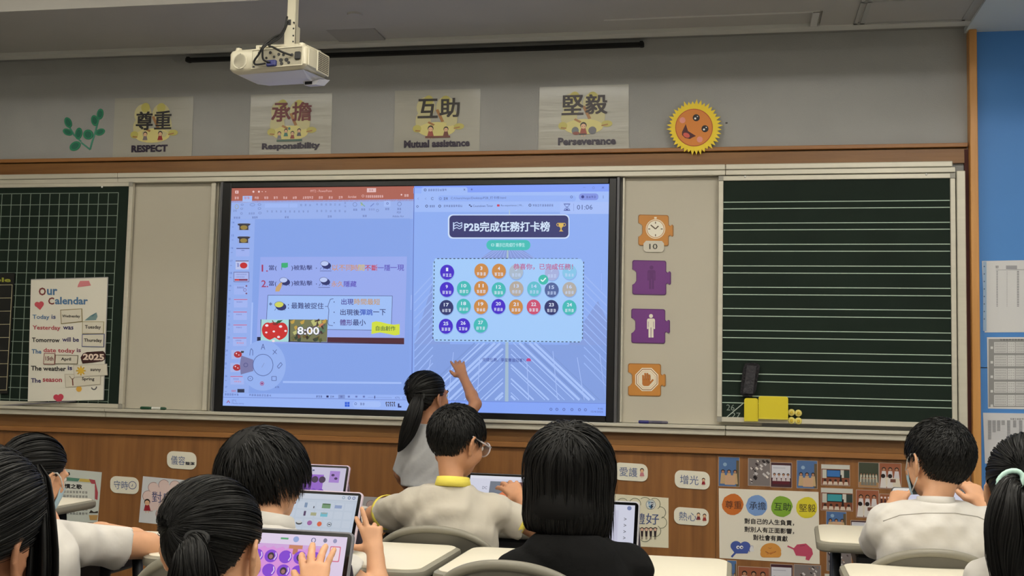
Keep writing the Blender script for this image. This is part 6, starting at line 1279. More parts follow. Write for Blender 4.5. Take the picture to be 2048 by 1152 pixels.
# ---- hair
HC = np.array([0, -0.010, 0.022]); HR = np.array([0.0740, 0.0910, 0.0835])
def zline(y, low=-0.055): return np.interp(y, [-0.10, -0.05, -0.022, 0.0, 0.018, 0.034, 0.060, 0.08], [low, low, 0.006, 0.016, 0.004, 0.022, 0.052, 0.066])
def hair(c, M, hs, parent, kind, tie=None, n=2600, length=0.05, lift=0.008, low=-0.055, seed=0, tail=None, m=None, ms=None, wid=0.0013, curlin=0.0, floor_z=None, band=None, cover_ears=False, capth=0.006, fluff=0.0):
    R = np.random.default_rng(seed)
    zl = (lambda y: np.interp(y, [-0.10, 0.0, 0.03, 0.05, 0.07], [-0.12, -0.12, -0.05, 0.03, 0.055])) if cover_ears else (lambda y: zline(y, low))
    toW = lambda P: np.array(c)+(P*hs) @ M.T
    # cap: sphere grid pulled inside the skull outside the hair region
    nu, nv = 72, 44; th = np.linspace(0, math.pi, nv+1)[:, None]; ph = np.linspace(0, 2*math.pi, nu, endpoint=False)[None, :]
    d = np.stack([np.sin(th)*np.cos(ph), np.sin(th)*np.sin(ph), np.cos(th)*np.ones_like(ph)], -1).reshape(-1, 3)
    def off(P):
        mrg = P[:, 2]-zl(P[:, 1]); return np.clip(mrg/0.012, -1, 1)
    P = HC+d*HR; o = off(P); th_ = np.where(o > 0, capth*o+0.001, -0.012*(-o)); g_ = 0.0012*np.sin(P[:, 0]*420+P[:, 1]*260+seed)*np.clip(o, 0, 1)
    P = P+d*(th_+g_)[:, None]
    P[:, 1] -= np.where(P[:, 1] < 0, fluff*0.4, 0)*np.clip(o, 0, 1)*(-d[:, 1]); P += d*(fluff*np.clip(o, 0, 1)*np.clip(P[:, 2]/0.06+0.2, 0, 1))[:, None]
    i = np.arange(nv)[:, None]; j = np.arange(nu)[None, :]
    f = np.stack([i*nu+j, (i+1)*nu+j, (i+1)*nu+(j+1) % nu, i*nu+(j+1) % nu], -1).reshape(-1, 4)
    VV = [toW(P)]; FF = [f]; nb = len(P)
    # strands
    dirs = R.normal(size=(n*6, 3)); dirs /= np.linalg.norm(dirs, axis=1)[:, None]; P0 = HC+dirs*HR
    ok = off(P0) > (0.15 if kind != 'buzz' else 0.05)
    if kind == 'pony': ok &= (off(P0) < 1.01)
    dirs = dirs[ok][:n]; P0 = P0[ok][:n]; N = len(P0)
    K = {'bob': 15, 'pony': 10}.get(kind, 7)
    down = (M.T @ np.array([0, 0, -1.0]))
    tie_l = None if tie is None else HC+N3(tie)*(HR+0.014)
    ln = length*(0.55+0.6*R.random(N)); st = ln/(K-1)
    crown = N3((0.1, -0.55, 0.85)); p = P0+dirs*(capth+0.001)
    pts = [p.copy()]; hh = np.full(N, capth+0.001)+fluff*np.clip(P0[:, 2]/0.06+0.2, 0, 1)
    p = P0+dirs*hh[:, None]; pts = [p.copy()]; jit = R.normal(size=(N, 3))*(0.16 if kind != 'buzz' else 0.22)
    if kind == 'bob': ln = np.maximum((P0[:, 2]+length)*(1.04+0.08*R.random(N))+0.012+np.clip(P0[:, 2]/0.09, 0, 1)*0.05, 0.02); st = ln/(K-1)
    if kind == 'pony':
        dist = np.linalg.norm(tie_l-p, axis=1); st = np.minimum(dist, ln+0.03)/(K-1)
    for q in range(1, K):
        nrm = (p-HC)/HR; nrm /= np.linalg.norm(nrm, axis=1)[:, None]
        if kind == 'pony': t = tie_l-p+jit*0.01
        else: t = nrm*(nrm @ crown)[:, None]-crown+jit
        t = t-nrm*(t*nrm).sum(1)[:, None]; t /= np.linalg.norm(t, axis=1)[:, None]+1e-9
        if kind == 'buzz': t = t*0.92+nrm*0.16
        if kind in ('crown', 'fluff'): t = t+down*0.25+nrm*(lift/length)*1.2
        if kind == 'bob': side = np.clip((0.03-(p[:, 2]-HC[2]))/0.05, 0, 1)[:, None]; t = t*(1-side)+side*(down*1.0+jit*0.12); 
        t /= np.linalg.norm(t, axis=1)[:, None]+1e-9
        p = p+t*st[:, None]
        r_ = (p-HC)/(HR+(capth+0.002)); l_ = np.linalg.norm(r_, axis=1)
        push = l_ < 1
        if kind != 'buzz': p = np.where(push[:, None], HC+(p-HC)/np.maximum(l_, 1e-6)[:, None], p)
        if kind == 'bob':
            w2 = np.where(p[:, 2] < -0.02, 1, 0); rad = np.hypot(p[:, 0], p[:, 1]+0.01); tgt = 0.086+0.012*np.clip((0.02-p[:, 2])/0.09, 0, 1)-curlin*np.clip((-0.09-p[:, 2])/0.03, 0, 1.2)
            kx = np.where((w2 > 0) & (p[:, 1] < 0.05), np.maximum(tgt/np.maximum(rad, 1e-4), 0.0), 1.0); kx = 1+(kx-1)*0.35*w2; p[:, 2] = np.maximum(p[:, 2], -length+0.010*np.clip(-p[:, 0]/0.08, -1, 1)-0.010*np.abs(np.sin(dirs[:, 0]*37)));  p[:, 0] *= kx; p[:, 1] = (p[:, 1]+0.01)*kx-0.01
        pts.append(p.copy())
    A = np.stack(pts, 1)                                              # N x K x 3
    def ribbons(A, w_):
        T = np.gradient(A, axis=1); T /= np.linalg.norm(T, axis=2)[..., None]+1e-9
        nr = A-HC; s_ = np.cross(T, nr); s_ /= np.linalg.norm(s_, axis=2)[..., None]+1e-9
        nn = np.cross(s_, T); al = R.normal(size=(len(A), 1, 1))*0.5; s_ = s_*np.cos(al)+nn*np.sin(al)
        K_ = A.shape[1]; tp = np.ones(K_); tp[-1] = 0.15; tp[-2] = 0.7 if K_ > 3 else 1; tp = tp[None, :, None]
        L_ = A-s_*w_*tp; R_2 = A+s_*w_*tp; v = np.stack([L_, R_2], 2).reshape(-1, 3)
        b = (np.arange(len(A))*K_*2)[:, None]+np.arange(K_-1)[None, :]*2
        return v, np.stack([b, b+1, b+3, b+2], -1).reshape(-1, 4)
    v, f2 = ribbons(A, wid); VV2 = [toW(v)]; FF2 = [f2]; nb2 = len(v)
    cap_v, cap_f = VV[0], FF[0]
    if kind == 'pony' and tail is not None:
        # tail: path of points in world space with radii; solid core plus strands
        path = np.array([q[:3] for q in tail], float); rad = np.array([q[3] for q in tail]); kn = len(path); tt = np.linspace(0, kn-1, 14)
        pc = np.stack([np.interp(tt, range(kn), path[:, i]) for i in range(3)], 1); rc = np.interp(tt, range(kn), rad)
        for _ in range(2): pc[1:-1] = (pc[:-2]+2*pc[1:-1]+pc[2:])/4
        nt = 900; an = R.random(nt)*2*math.pi; rr = np.sqrt(R.random(nt)); le = 0.72+0.28*R.random(nt)
        T = np.gradient(pc, axis=0); T /= np.linalg.norm(T, axis=1)[:, None]; U = np.cross(T, [0, 1, 0.2]); U /= np.linalg.norm(U, axis=1)[:, None]; W_ = np.cross(T, U)
        KT = 14; u = np.linspace(0, 1, KT)[None, :]*le[:, None]*13; base = np.stack([np.interp(u, range(14), pc[:, i]) for i in range(3)], -1); ri = np.interp(u, range(14), rc)
        Ui = np.stack([np.interp(u, range(14), U[:, i]) for i in range(3)], -1); Wi = np.stack([np.interp(u, range(14), W_[:, i]) for i in range(3)], -1)
        wob = 0.12*np.sin(u*0.9+an[:, None]*3)
        A2 = base+Ui*(ri*rr[:, None]*np.cos(an[:, None]+wob))[..., None]+Wi*(ri*rr[:, None]*np.sin(an[:, None]+wob))[..., None]
        A2l = ((A2-np.array(c)) @ M)/hs; v3, f3 = ribbons(A2l, wid*1.1); VV2.append(toW(v3)); FF2.append(f3+nb2); nb2 += len(v3)
        ring = 18; a_ = np.linspace(0, 2*math.pi, ring, endpoint=False); lump = 1+0.06*np.sin(a_*5+1)
        core = pc[:, None, :]+(U[:, None, :]*(np.cos(a_)*lump)[None, :, None]+W_[:, None, :]*(np.sin(a_)*lump)[None, :, None])*(rc*np.r_[np.ones(12)*0.9, 0.6, 0.15])[:, None, None]
        i = np.arange(13)[:, None]; j = np.arange(ring)[None, :]; fc = np.stack([i*ring+j, i*ring+(j+1) % ring, (i+1)*ring+(j+1) % ring, (i+1)*ring+j], -1).reshape(-1, 4)
        cap_f = np.concatenate([cap_f, fc+len(cap_v)]); cap_v = np.concatenate([cap_v, core.reshape(-1, 3)])
    if kind == 'bob':
        # inner shell under the hanging strands: closed at the front by the face opening
        nu2, nv2 = 48, 9; a0, a1 = math.radians(-238), math.radians(58); aa = np.linspace(a0, a1, nu2); zz = np.linspace(0.02, -length_bob(length)+0.012, nv2)
        sh = []
        for z in zz:
            q = 0.081+0.012*min(max((0.02-z)/0.09, 0), 1)-curlin*min(max((-0.09-z)/0.03, 0), 1.2)
            for a in aa: sh.append((q*math.cos(a), (q+0.006)*math.sin(a)-0.010, z))
        sh = np.array(sh); i = np.arange(nv2-1)[:, None]; j = np.arange(nu2-1)[None, :]; fs = np.stack([i*nu2+j, (i+1)*nu2+j, (i+1)*nu2+j+1, i*nu2+j+1], -1).reshape(-1, 4)
        cap_f = np.concatenate([cap_f, fs+len(cap_v)]); cap_v = np.concatenate([cap_v, toW(sh)])
    v = np.concatenate([cap_v]+VV2); off_ = len(cap_v); fa = np.concatenate([cap_f]+[q+off_ for q in FF2])
    o = np_obj('hair', v, fa, m or HAIR, parent); o.data.materials.append(ms or HAIRS)
    mi = np.zeros(len(fa), np.int32); mi[len(cap_f):] = 1; o.data.polygons.foreach_set('material_index', mi); o['label'] = 'black hair'
    return o
def length_bob(l): return l
def person(name, label, group, base, head, yaw, pitch, roll, hs, joints, skin_rgb, shirt, sw=1.0, tyaw=0.0, voxel=0.0045, seated=True, hands=(), sleeve=(0.55, 0.60), fold=0.0075, arm=1.0, slv=1.0, drop=0.02, lower=NAVY, ears=True, neckr=0.034, seed=0, hem=None, bh=1.0):
    """joints: N neck base, SL, SR shoulders, EL, ER elbows, WL, WR wrists, P pelvis, optional hips-knees-feet"""
    J = {k: np.array(v, float) for k, v in joints.items()}; c = np.array(head, float); M = rotm(yaw, pitch, roll); T = rotm(tyaw)
    for q in ('SL', 'SR'): J[q][2] -= drop
    t = thing(name, label, 'person', (J['P'][0], J['P'][1], 0.0 if not seated else 0.0), group=group)
    P = J['P']; NB = J['N']; ch = NB*0.62+P*0.38-T[:, 1]*0.0
    hips = {s_: P+T[:, 0]*(0.065*s_*sw)+np.array([0, 0, -0.02]) for s_ in (-1, 1)}
    if seated: knees = {s_: hips[s_]+np.array([T[0, 1]*0.30, T[1, 1]*0.30, 0.0])+T[:, 0]*0.02*s_ for s_ in (-1, 1)}; feet = {s_: knees[s_]*np.array([1, 1, 0])+np.array([0, 0, 0.035])-T[:, 1]*0.02 for s_ in (-1, 1)}
    else: knees = {s_: hips[s_]*np.array([1, 1, 0])+np.array([0, 0.0, P[2]*0.52])+T[:, 1]*0.01 for s_ in (-1, 1)}; feet = {s_: hips[s_]*np.array([1, 1, 0])+np.array([0, 0, 0.035])-T[:, 1]*0.01 for s_ in (-1, 1)}
    allp = np.array([c+q for q in ((-.13, -.13, -.13), (.13, .13, .14))]+list(J.values())+list(hips.values())+list(knees.values())+list(feet.values()))
    ext = np.array([0.12, 0.12, 0.06]); lo, hi = allp.min(0)-ext, allp.max(0)+ext; lo[2] = max(lo[2], -0.005)
    S = SDF(voxel, lo, hi)
    head_sdf(S, c, M, hs, ears)
    nt = c+M @ (np.array([0, -0.022, -0.045])*hs)
    S.cap(nt, NB, neckr*hs, neckr*1.12*hs, 0.02)
    S.ell(ch, (0.115*sw, 0.078*sw, 0.15*bh), T, 0.03); S.ell(NB*0.35+P*0.65, (0.100*sw, 0.075*sw, 0.13*bh), T, 0.03); S.ell(P+np.array([0, 0, 0.01]), (0.112*sw, 0.085*sw, 0.075), T, 0.03)
    for a, b_ in (('SL', 'EL'), ('SR', 'ER')):
        S.cap(NB-T[:, 2]*0.032, J[a], 0.030, 0.036*sw, 0.025)
        S.cap(J[a], J[b_], 0.036*sw*arm, 0.0275*sw*arm, 0.02)
        w_ = J['W'+a[1]]; mid = J[b_]*0.7+w_*0.3; S.cap(J[b_], mid, 0.0275*sw*arm, 0.0275*sw*arm, 0.012); S.cap(mid, w_, 0.0275*sw*arm, 0.0195*sw, 0.012)
    for h_ in hands: hand(S, **h_)
    for s_ in (-1, 1): S.cap(hips[s_], knees[s_], 0.060*sw, 0.042*sw, 0.02); S.cap(knees[s_], feet[s_], 0.042*sw, 0.028*sw, 0.02); S.cap(feet[s_], feet[s_]+T[:, 1]*0.11, 0.030, 0.024, 0.02)
    v, f = S.mesh(); v = relax(v, f, 1, 0.4); np_obj('body', v, f, skin(skin_rgb), t)
    # garments
    G = SDF(max(voxel, 0.0055), lo, hi); e = 0.012
    G.ell(ch, ((0.118+e)*sw, (0.080+e)*sw, 0.155*bh+e), T, 0.03); G.ell(NB*0.35+P*0.65, ((0.108+e)*sw, (0.080+e)*sw, 0.13+e), T, 0.04); G.ell(P+np.array([0, 0, 0.02]), ((0.120+e)*sw, (0.092+e)*sw, 0.09+e), T, 0.04)
    G.cap(NB-T[:, 2]*0.022, NB-T[:, 2]*0.06, 0.046*sw, 0.07*sw, 0.03)
    for q, (a, b_) in enumerate((('SL', 'EL'), ('SR', 'ER'))):
        G.cap(NB-np.array([0, 0, 0.036]), J[a]-np.array([0, 0, 0.002]), 0.045*sw, 0.045*sw, 0.03)
        fr = sleeve[q]; end = J[a]+(J[b_]-J[a])*fr
        if fr > 0: G.cap(J[a], end, 0.047*sw, 0.050*sw*slv if fr < 0.9 else 0.040*sw, 0.02, flat=True); G.ell(J[a], np.array((1, 1, 1))*0.048*sw, None, 0.02)
        if fr > 1.0: pass
        if len(sleeve) > 2: G.cap(J[b_], J[b_]*(1-sleeve[2])+J['W'+a[1]]*sleeve[2], 0.040*sw, 0.033*sw, 0.02, flat=True); G.ell(J[b_], np.array((1, 1, 1))*0.040*sw, None, 0.015)
    if fold: G.folds(fold*1.4, seed, 34.0)
    zc = (hem if hem is not None else P[2]-0.03); G.cut((0, 0, zc), (0, 0, -1)); G.cut(NB+T[:, 2]*0.004+T[:, 1]*0.0, N3(NB-P+np.array([0, 0, 0.5])))
    v, f = G.mesh(); v = relax(v, f, 2, 0.5); sh = np_obj('shirt' if shirt[0] != 'jacket' else 'jacket', v, f, shirt[1], t); SHIRT_OF[t.name] = (v, f)
    if lower is not None:
        G = SDF(0.007, np.minimum(lo, [9, 9, lo[2]]), [hi[0], hi[1], P[2]+0.12])
        G.ell(P, (0.122*sw, 0.094*sw, 0.082), T, 0.02)
        if seated:
            for s_ in (-1, 1): G.cap(hips[s_], knees[s_], 0.070*sw, 0.056*sw, 0.02); G.cap(knees[s_], knees[s_]*0.3+feet[s_]*0.7, 0.054*sw, 0.042*sw, 0.02)
        else: G.cap(P, P-np.array([0, 0, 0.24]), 0.11*sw, 0.16*sw, 0.03, flat=True)
        v, f = G.mesh(); np_obj('shorts' if seated else 'skirt', v, f, lower, t)
    b = MB()
    for s_ in (-1, 1): q = feet[s_]; b.ball(q+T[:, 1]*0.05+np.array([0, 0, 0.002]), (0.038, 0.085, 0.036), 12, 8, M=Matrix(T.tolist()))
    b.v = [(x, y, max(z, 0.002)) for x, y, z in b.v]; b.build('shoes', mat('shoe_black', (16, 16, 18), 0.4), t, smooth=True)
    # eyes and mouth on the far side of the head
    g = lambda x, y, z: c+M @ (np.array([x, y, z])*hs)
    for s_ in (-1, 1):
        eb = MB(); eb.ball(g(s_*0.030, 0.0765, 0.002), 0.0105*hs, 12, 8); eb.cur = 1; eb.ball(g(s_*0.030, 0.0845, 0.002), (0.0048*hs,)*3, 10, 6); eb.build('eye', [mat('eye_white', (226, 222, 214), 0.3), mat('eye_dark', (22, 14, 12), 0.2)], t, smooth=True)
        bb = MB(); bb.tube([g(s_*0.016, 0.090, 0.020), g(s_*0.030, 0.091, 0.0245), g(s_*0.046, 0.081, 0.020)], [0.0022*hs]*3, 6); bb.build('eyebrow', HAIR, t)
    b = MB(); b.tube([g(-0.019, 0.086, -0.050), g(-0.008, 0.0925, -0.048), g(0, 0.0925, -0.0495), g(0.008, 0.0925, -0.048), g(0.019, 0.086, -0.050)], [0.001, 0.0032, 0.003, 0.0032, 0.001], 6); b.build('lips', mat('lips', (176, 98, 88), 0.4), t, smooth=True)
    return t, J, M, T, g
def collar(t, NB, axis, r, h, m, flare=0.006, name='collar', gap=True, fwd=None, th=0.004):
    """turned-down collar band round the neck, open at the front"""
    ax = N3(axis); fw = N3(fwd-ax*(fwd@ax)); rt = np.cross(fw, ax); vs = []; fs = []; n = 40
    prof = [(0.0, -0.008), (0.0, h*0.75), (0.002, h), (0.006, h), (flare+0.004, h*0.35), (flare+0.006, -0.004), (flare+0.002, -0.006)]
    kk = len(prof); a0 = math.radians(112); 
    for i in range(n+1):
        a = a0+(2*math.pi-2*math.radians(22))*i/n
        d = rt*math.cos(a)*1.0+fw*math.sin(a)*1.08
        for (o, z) in prof: vs.append(np.array(NB)+d*(r+o)+ax*(z-0.010*max(0, math.sin(a))))
    for i in range(n):
        for j in range(kk): a_, b_ = i*kk+j, i*kk+(j+1) % kk; fs.append((a_, b_, b_+kk, a_+kk))
    fs += [tuple(range(kk)), tuple(range(n*kk+kk-1, n*kk-1, -1))]
    return mesh_obj(name, vs, fs, m, t, smooth=True)
def cuff(t, c, d, r0, m, w_=0.016, name='cuff', th=0.0035):
    d = V(d).normalized(); c = V(c); b = MB()
    u = d.cross(V((0, 0, 1))).normalized(); w2 = u.cross(d); n = 28; vs = []; fs = []
    for s_, r in ((-w_/2, r0), (w_/2, r0), (w_/2, r0-th), (-w_/2, r0-th)):
        for k in range(n): a = 2*math.pi*k/n; vs.append(c+d*s_+u*math.cos(a)*r+w2*math.sin(a)*r)
    for q in range(4):
        for k in range(n): fs.append((q*n+k, q*n+(k+1) % n, ((q+1) % 4)*n+(k+1) % n, ((q+1) % 4)*n+k))
    return mesh_obj(name, vs, fs, m, t, smooth=True)

from mathutils.bvhtree import BVHTree
def seam(t, pts, Y0, m, name='seam', r=0.0014):
    """stitched line laid on the shirt's back: measured points are cast onto the cloth"""
    v, f = SHIRT_OF[t.name]; bv = BVHTree.FromPolygons([tuple(q) for q in v], [tuple(q) for q in f]); out = []
    for (xa, ya), (xb, yb) in zip(pts, pts[1:]):
        for k in range(8):
            px, py = xa+(xb-xa)*k/8, ya+(yb-ya)*k/8; d = (at(px, py, Y0)-V(CAM.tolist())).normalized()
            h = bv.ray_cast(V(CAM.tolist()), d)
            if h[0] is not None and abs(h[0].y-Y0) < 0.3: out.append(h[0]-d*0.0004)
    if len(out) > 3: MB().tube(out, r, 6).build(name, m, t, smooth=True)

def lock(parent, path, n=500, seed=0, wid=0.0006):
    """loose lock of hair hanging beside the face: strands round a path of points with radii"""
    R = np.random.default_rng(seed); pa = np.array([q[:3] for q in path], float); ra = np.array([q[3] for q in path]); K = 12; tt = np.linspace(0, len(path)-1, K)
    pc = np.stack([np.interp(tt, range(len(path)), pa[:, i]) for i in range(3)], 1); rc = np.interp(tt, range(len(path)), ra)
    T = np.gradient(pc, axis=0); T /= np.linalg.norm(T, axis=1)[:, None]; U = np.cross(T, [0, 1, 0.2]); U /= np.linalg.norm(U, axis=1)[:, None]; W_ = np.cross(T, U)
    an = R.random(n)*2*math.pi; rr = np.sqrt(R.random(n)); le = 0.75+0.25*R.random(n); u = np.linspace(0, 1, K)[None, :]*le[:, None]*(K-1)
    I_ = lambda A: np.stack([np.interp(u, range(K), A[:, i]) for i in range(3)], -1)
    A = I_(pc)+I_(U)*(np.interp(u, range(K), rc)*rr[:, None]*np.cos(an)[:, None])[..., None]+I_(W_)*(np.interp(u, range(K), rc)*rr[:, None]*np.sin(an)[:, None])[..., None]
    s_ = I_(U)*np.cos(an*3)[:, None, None]+I_(W_)*np.sin(an*3)[:, None, None]; tp = np.r_[np.ones(K-2), 0.7, 0.15][None, :, None]
    v = np.stack([A-s_*wid*tp, A+s_*wid*tp], 2).reshape(-1, 3); b = (np.arange(n)*K*2)[:, None]+np.arange(K-1)[None, :]*2; f = np.stack([b, b+1, b+3, b+2], -1).reshape(-1, 4)
    return np_obj('hair_lock', v, f, HAIRS, parent)
WHITE_S = SHIRT((208, 204, 198)); POLO = SHIRT((190, 183, 170)); GREYW = SHIRT((164, 164, 166)); YELC = mat('collar_yellow', (230, 214, 90), 0.8, bump=0.1, bscale=120); JACK = mat('jacket_black', (11, 11, 12), 0.85, bump=0.3, bscale=30, spec=0.2)
SK1 = (198, 144, 108); SK2 = (214, 162, 126); SK3 = (170, 120, 90)
def W3(*a): return at(*a)
def ear_loops(t, g, hs, M, col=(226, 226, 222), blue=(176, 206, 220)):
    mk = MB(); rows = []; n = 9
    for j in range(6):
        v_ = j/5; z = -0.022-0.068*v_
        for i in range(n):
            u = -1+2*i/(n-1); a = u*math.radians(74); r = 0.066+0.012*math.cos(a)-0.008*v_**2
            x = r*math.sin(a)*0.98; y = 0.030+r*math.cos(a)*(0.86-0.12*v_)-0.001*(j % 2)
            rows.append(tuple(g(x, y, z)))
    n2 = len(rows); rows += [tuple(np.array(p)+M @ np.array([0, 0.0015, 0])) for p in rows]; fs = []
    for j in range(5):
        for i in range(n-1): q = j*n+i; fs.append((q, q+1, q+n+1, q+n)); fs.append((n2+q, n2+q+n, n2+q+n+1, n2+q+1))
    mk.add(rows, fs); m_ = mk.build('face_mask', mat('mask_blue', blue, 0.8), t, smooth=True)
    for s_ in (-1, 1):
        b = MB(); b.tube([g(s_*0.062, 0.060, -0.024), g(s_*0.076, 0.030, 0.006), g(s_*0.082, 0.008, 0.018), g(s_*0.084, -0.012, 0.018), g(s_*0.083, -0.021, 0.004), g(s_*0.080, -0.017, -0.022), g(s_*0.075, 0.002, -0.052), g(s_*0.058, 0.045, -0.080)], 0.0022, 6); b.build('ear_loop', mat('loop_white', col, 0.7), m_, smooth=True)
def Jd(**k): return {a: W3(*v) if len(v) == 3 else v for a, v in k.items()}

# boy in the polo shirt
Jy = Jd(N=(905, 972, -1.66), SL=(822, 1002, -1.64), SR=(990, 1004, -1.62), EL=(748, 1030, -1.48), WL=(800, 1046, -1.25), ER=(1068, 1056, -1.58), WR=(1042, 1000, -1.42))
Jy['P'] = V((Jy['N'].x+0.005, -1.645, 0.45))
f_ = W3(1010, 958, -1.36)-Jy['WR']
t, J, M, T, g = person('person', 'boy in a white polo shirt with yellow collar and cuffs and clear glasses', 'seated pupils', None, W3(914, 882, -1.60), 33, 18, 2, 1.06, Jy, SK1, ('polo', POLO), sw=1.12, tyaw=2, hands=[dict(w_=Jy['WR'], f=f_, n=(0.25, -1, 0.35), side=-1, curl=(0.35, 0.4, 0.5, 0.6), sc=1.12, spread=0.16, tcurl=0.3), dict(w_=Jy['WL'], f=(0.6, 0.7, 0.0), n=(0, 0, 1), side=1, curl=(0.3,)*4)], sleeve=(0.66, 0.72), seed=3, hem=0.44)
hair(W3(914, 882, -1.60), M, 1.06, t, 'buzz', n=6000, length=0.026, lift=0.002, low=-0.050, seed=1, capth=0.006, wid=0.0009)
collar(t, J['N']+np.array([0, 0.006, 0.002]), (0, 0.15, 1), 0.047, 0.026, YELC, fwd=np.array([0.05, 1, 0]))
for a, b_, fr in (('SL', 'EL', 0.66), ('SR', 'ER', 0.72)): cuff(t, J[a]+(J[b_]-J[a])*(fr-0.03), J[b_]-J[a], 0.0585, YELC)
gl = MB(); cl = mat('clear_frame', (222, 214, 216), 0.15)
for s_ in (-1, 1): gl.tube([g(s_*0.083, -0.018, 0.016), g(s_*0.078, 0.03, 0.012), g(s_*0.066, 0.086, 0.010)], 0.0026, 6); gl.tube([g(s_*0.034+0.027*math.cos(a), 0.098-0.35*abs(s_*0.034+0.027*math.cos(a))**1.3, 0.002+0.022*math.sin(a)) for a in [2*math.pi*k/20 for k in range(20)]], 0.0024, 6, closed=True)
gl.tube([g(-0.008, 0.099, 0.006), g(0.008, 0.099, 0.006)], 0.002, 6)
glo = gl.build('glasses', cl, t, smooth=True)
for s_ in (-1, 1):
    b = MB(); b.add([tuple(g(s_*0.034+0.026*math.cos(a), 0.098-0.35*abs(s_*0.034+0.026*math.cos(a))**1.3, 0.002+0.021*math.sin(a))) for a in [2*math.pi*k/20 for k in range(20)]], [tuple(range(20))]); b.build('lens', mat('lens', (220, 220, 230), 0.05, alpha=0.25), glo)

# masked boy at the right
hc = W3(1877, 921, -1.64)
Jr = Jd(N=(1872, 1004, -1.70), SL=(1776, 1040, -1.68), SR=(1972, 1038, -1.66), EL=(1752, 1090, -1.52), WL=(1788, 1012, -1.34), ER=(1996, 1078, -1.52), WR=(1962, 1006, -1.34))
Jr['P'] = V((Jr['N'].x, -1.66, 0.45))
t, J, M, T, g = person('person', 'boy in a white shirt with a face mask looped over his ear, at the right', 'seated pupils', None, hc, -30, 6, 0, 1.115, Jr, SK2, ('shirt', WHITE_S), sw=1.26, tyaw=-4, hands=[dict(w_=Jr['WR'], f=W3(1936, 962, -1.28)-Jr['WR'], n=(0.35, -1, 0.3), side=-1, curl=(0.55, 0.6, 0.65, 0.7), sc=1.1, spread=0.14, tcurl=0.6), dict(w_=Jr['WL'], f=W3(1806, 975, -1.27)-Jr['WL'], n=(-0.4, -1, 0.3), side=1, curl=(0.2, 0.8, 0.9, 0.9), sc=1.05, tcurl=0.2)], sleeve=(1.0, 1.0, 0.22), seed=5, hem=0.44)
hair(hc, M, 1.115, t, 'buzz', n=7000, length=0.022, lift=0.002, low=-0.062, seed=2, capth=0.008, wid=0.0008)
seam(t, [(1766, 1042), (1800, 1030), (1850, 1026), (1910, 1026), (1955, 1033), (1984, 1046)], -1.78, mat('seam_grey', (170, 166, 160), 0.9), 'yoke_seam')
collar(t, J['N']+np.array([0, 0.004, -0.006]), (0, 0.12, 1), 0.047, 0.021, WHITE_S, fwd=np.array([-0.1, 1, 0]), flare=0.004)
ear_loops(t, g, 1.115, M)

# pupil with the bob in a black jacket
hc = W3(1140, 950, -2.50)
Jb = Jd(N=(1143, 1070, -2.55), SL=(1040, 1126, -2.56), SR=(1252, 1120, -2.50), EL=(1005, 1210, -2.42), WL=(1060, 1175, -2.2), ER=(1296, 1205, -2.36), WR=(1245, 1170, -2.16))
Jb['P'] = V((Jb['N'].x, -2.60, 0.46))
t, J, M, T, g = person('person', 'pupil with a straight black bob and black jacket, seen from behind', 'seated pupils', None, hc, 6, 6, 0, 1.12, Jb, SK2, ('jacket', JACK), sw=1.16, tyaw=0, hands=[dict(w_=Jb['WR'], f=(-0.3, 0.9, 0.1), n=(0, 0, 1), side=-1), dict(w_=Jb['WL'], f=(0.3, 0.9, 0.1), n=(0, 0, 1), side=1)], sleeve=(1.0, 1.0, 0.85), seed=7, fold=0.005, hem=0.44, ears=False)
hair(hc, M, 1.12, t, 'bob', n=6000, length=0.122, seed=3, cover_ears=True, capth=0.008, curlin=0.019, wid=0.0010)

# boy with thick hair
hc = W3(530, 957, -2.42)
Jf = Jd(N=(540, 1050, -2.48), SL=(452, 1086, -2.50), SR=(622, 1094, -2.42), EL=(430, 1190, -2.40), WL=(500, 1180, -2.18), ER=(757, 1192, -2.36), WR=(750, 1104, -2.30))
Jf['P'] = V((Jf['N'].x-0.02, -2.56, 0.45))
t, J, M, T, g = person('person', 'boy with thick tousled black hair and a white shirt, pointing finger raised by his tablet', 'seated pupils', None, hc, 34, 10, -4, 1.08, Jf, SK2, ('shirt', WHITE_S), sw=1.1, tyaw=10, hands=[dict(w_=Jf['WR'], f=W3(738, 1040, -2.27)-Jf['WR'], n=(0.15, -1, 0.1), side=-1, curl=(0.22, 0.02, 1.15, 1.25), sc=1.02, spread=0.2, thumb=(0.35, 0.95, 0.1), tcurl=0.05), dict(w_=Jf['WL'], f=(0.5, 0.8, 0.0), n=(0, 0, 1), side=1)], sleeve=(0.62, 0.62), seed=9, hem=0.44)
hair(hc, M, 1.08, t, 'fluff', n=6000, length=0.075, lift=0.014, low=-0.050, seed=4, capth=0.008, fluff=0.013, wid=0.0011)
collar(t, J['N']+np.array([0, 0.0, -0.004]), (0.1, 0.2, 1), 0.050, 0.034, WHITE_S, fwd=np.array([0.3, 1, 0]), flare=0.010)

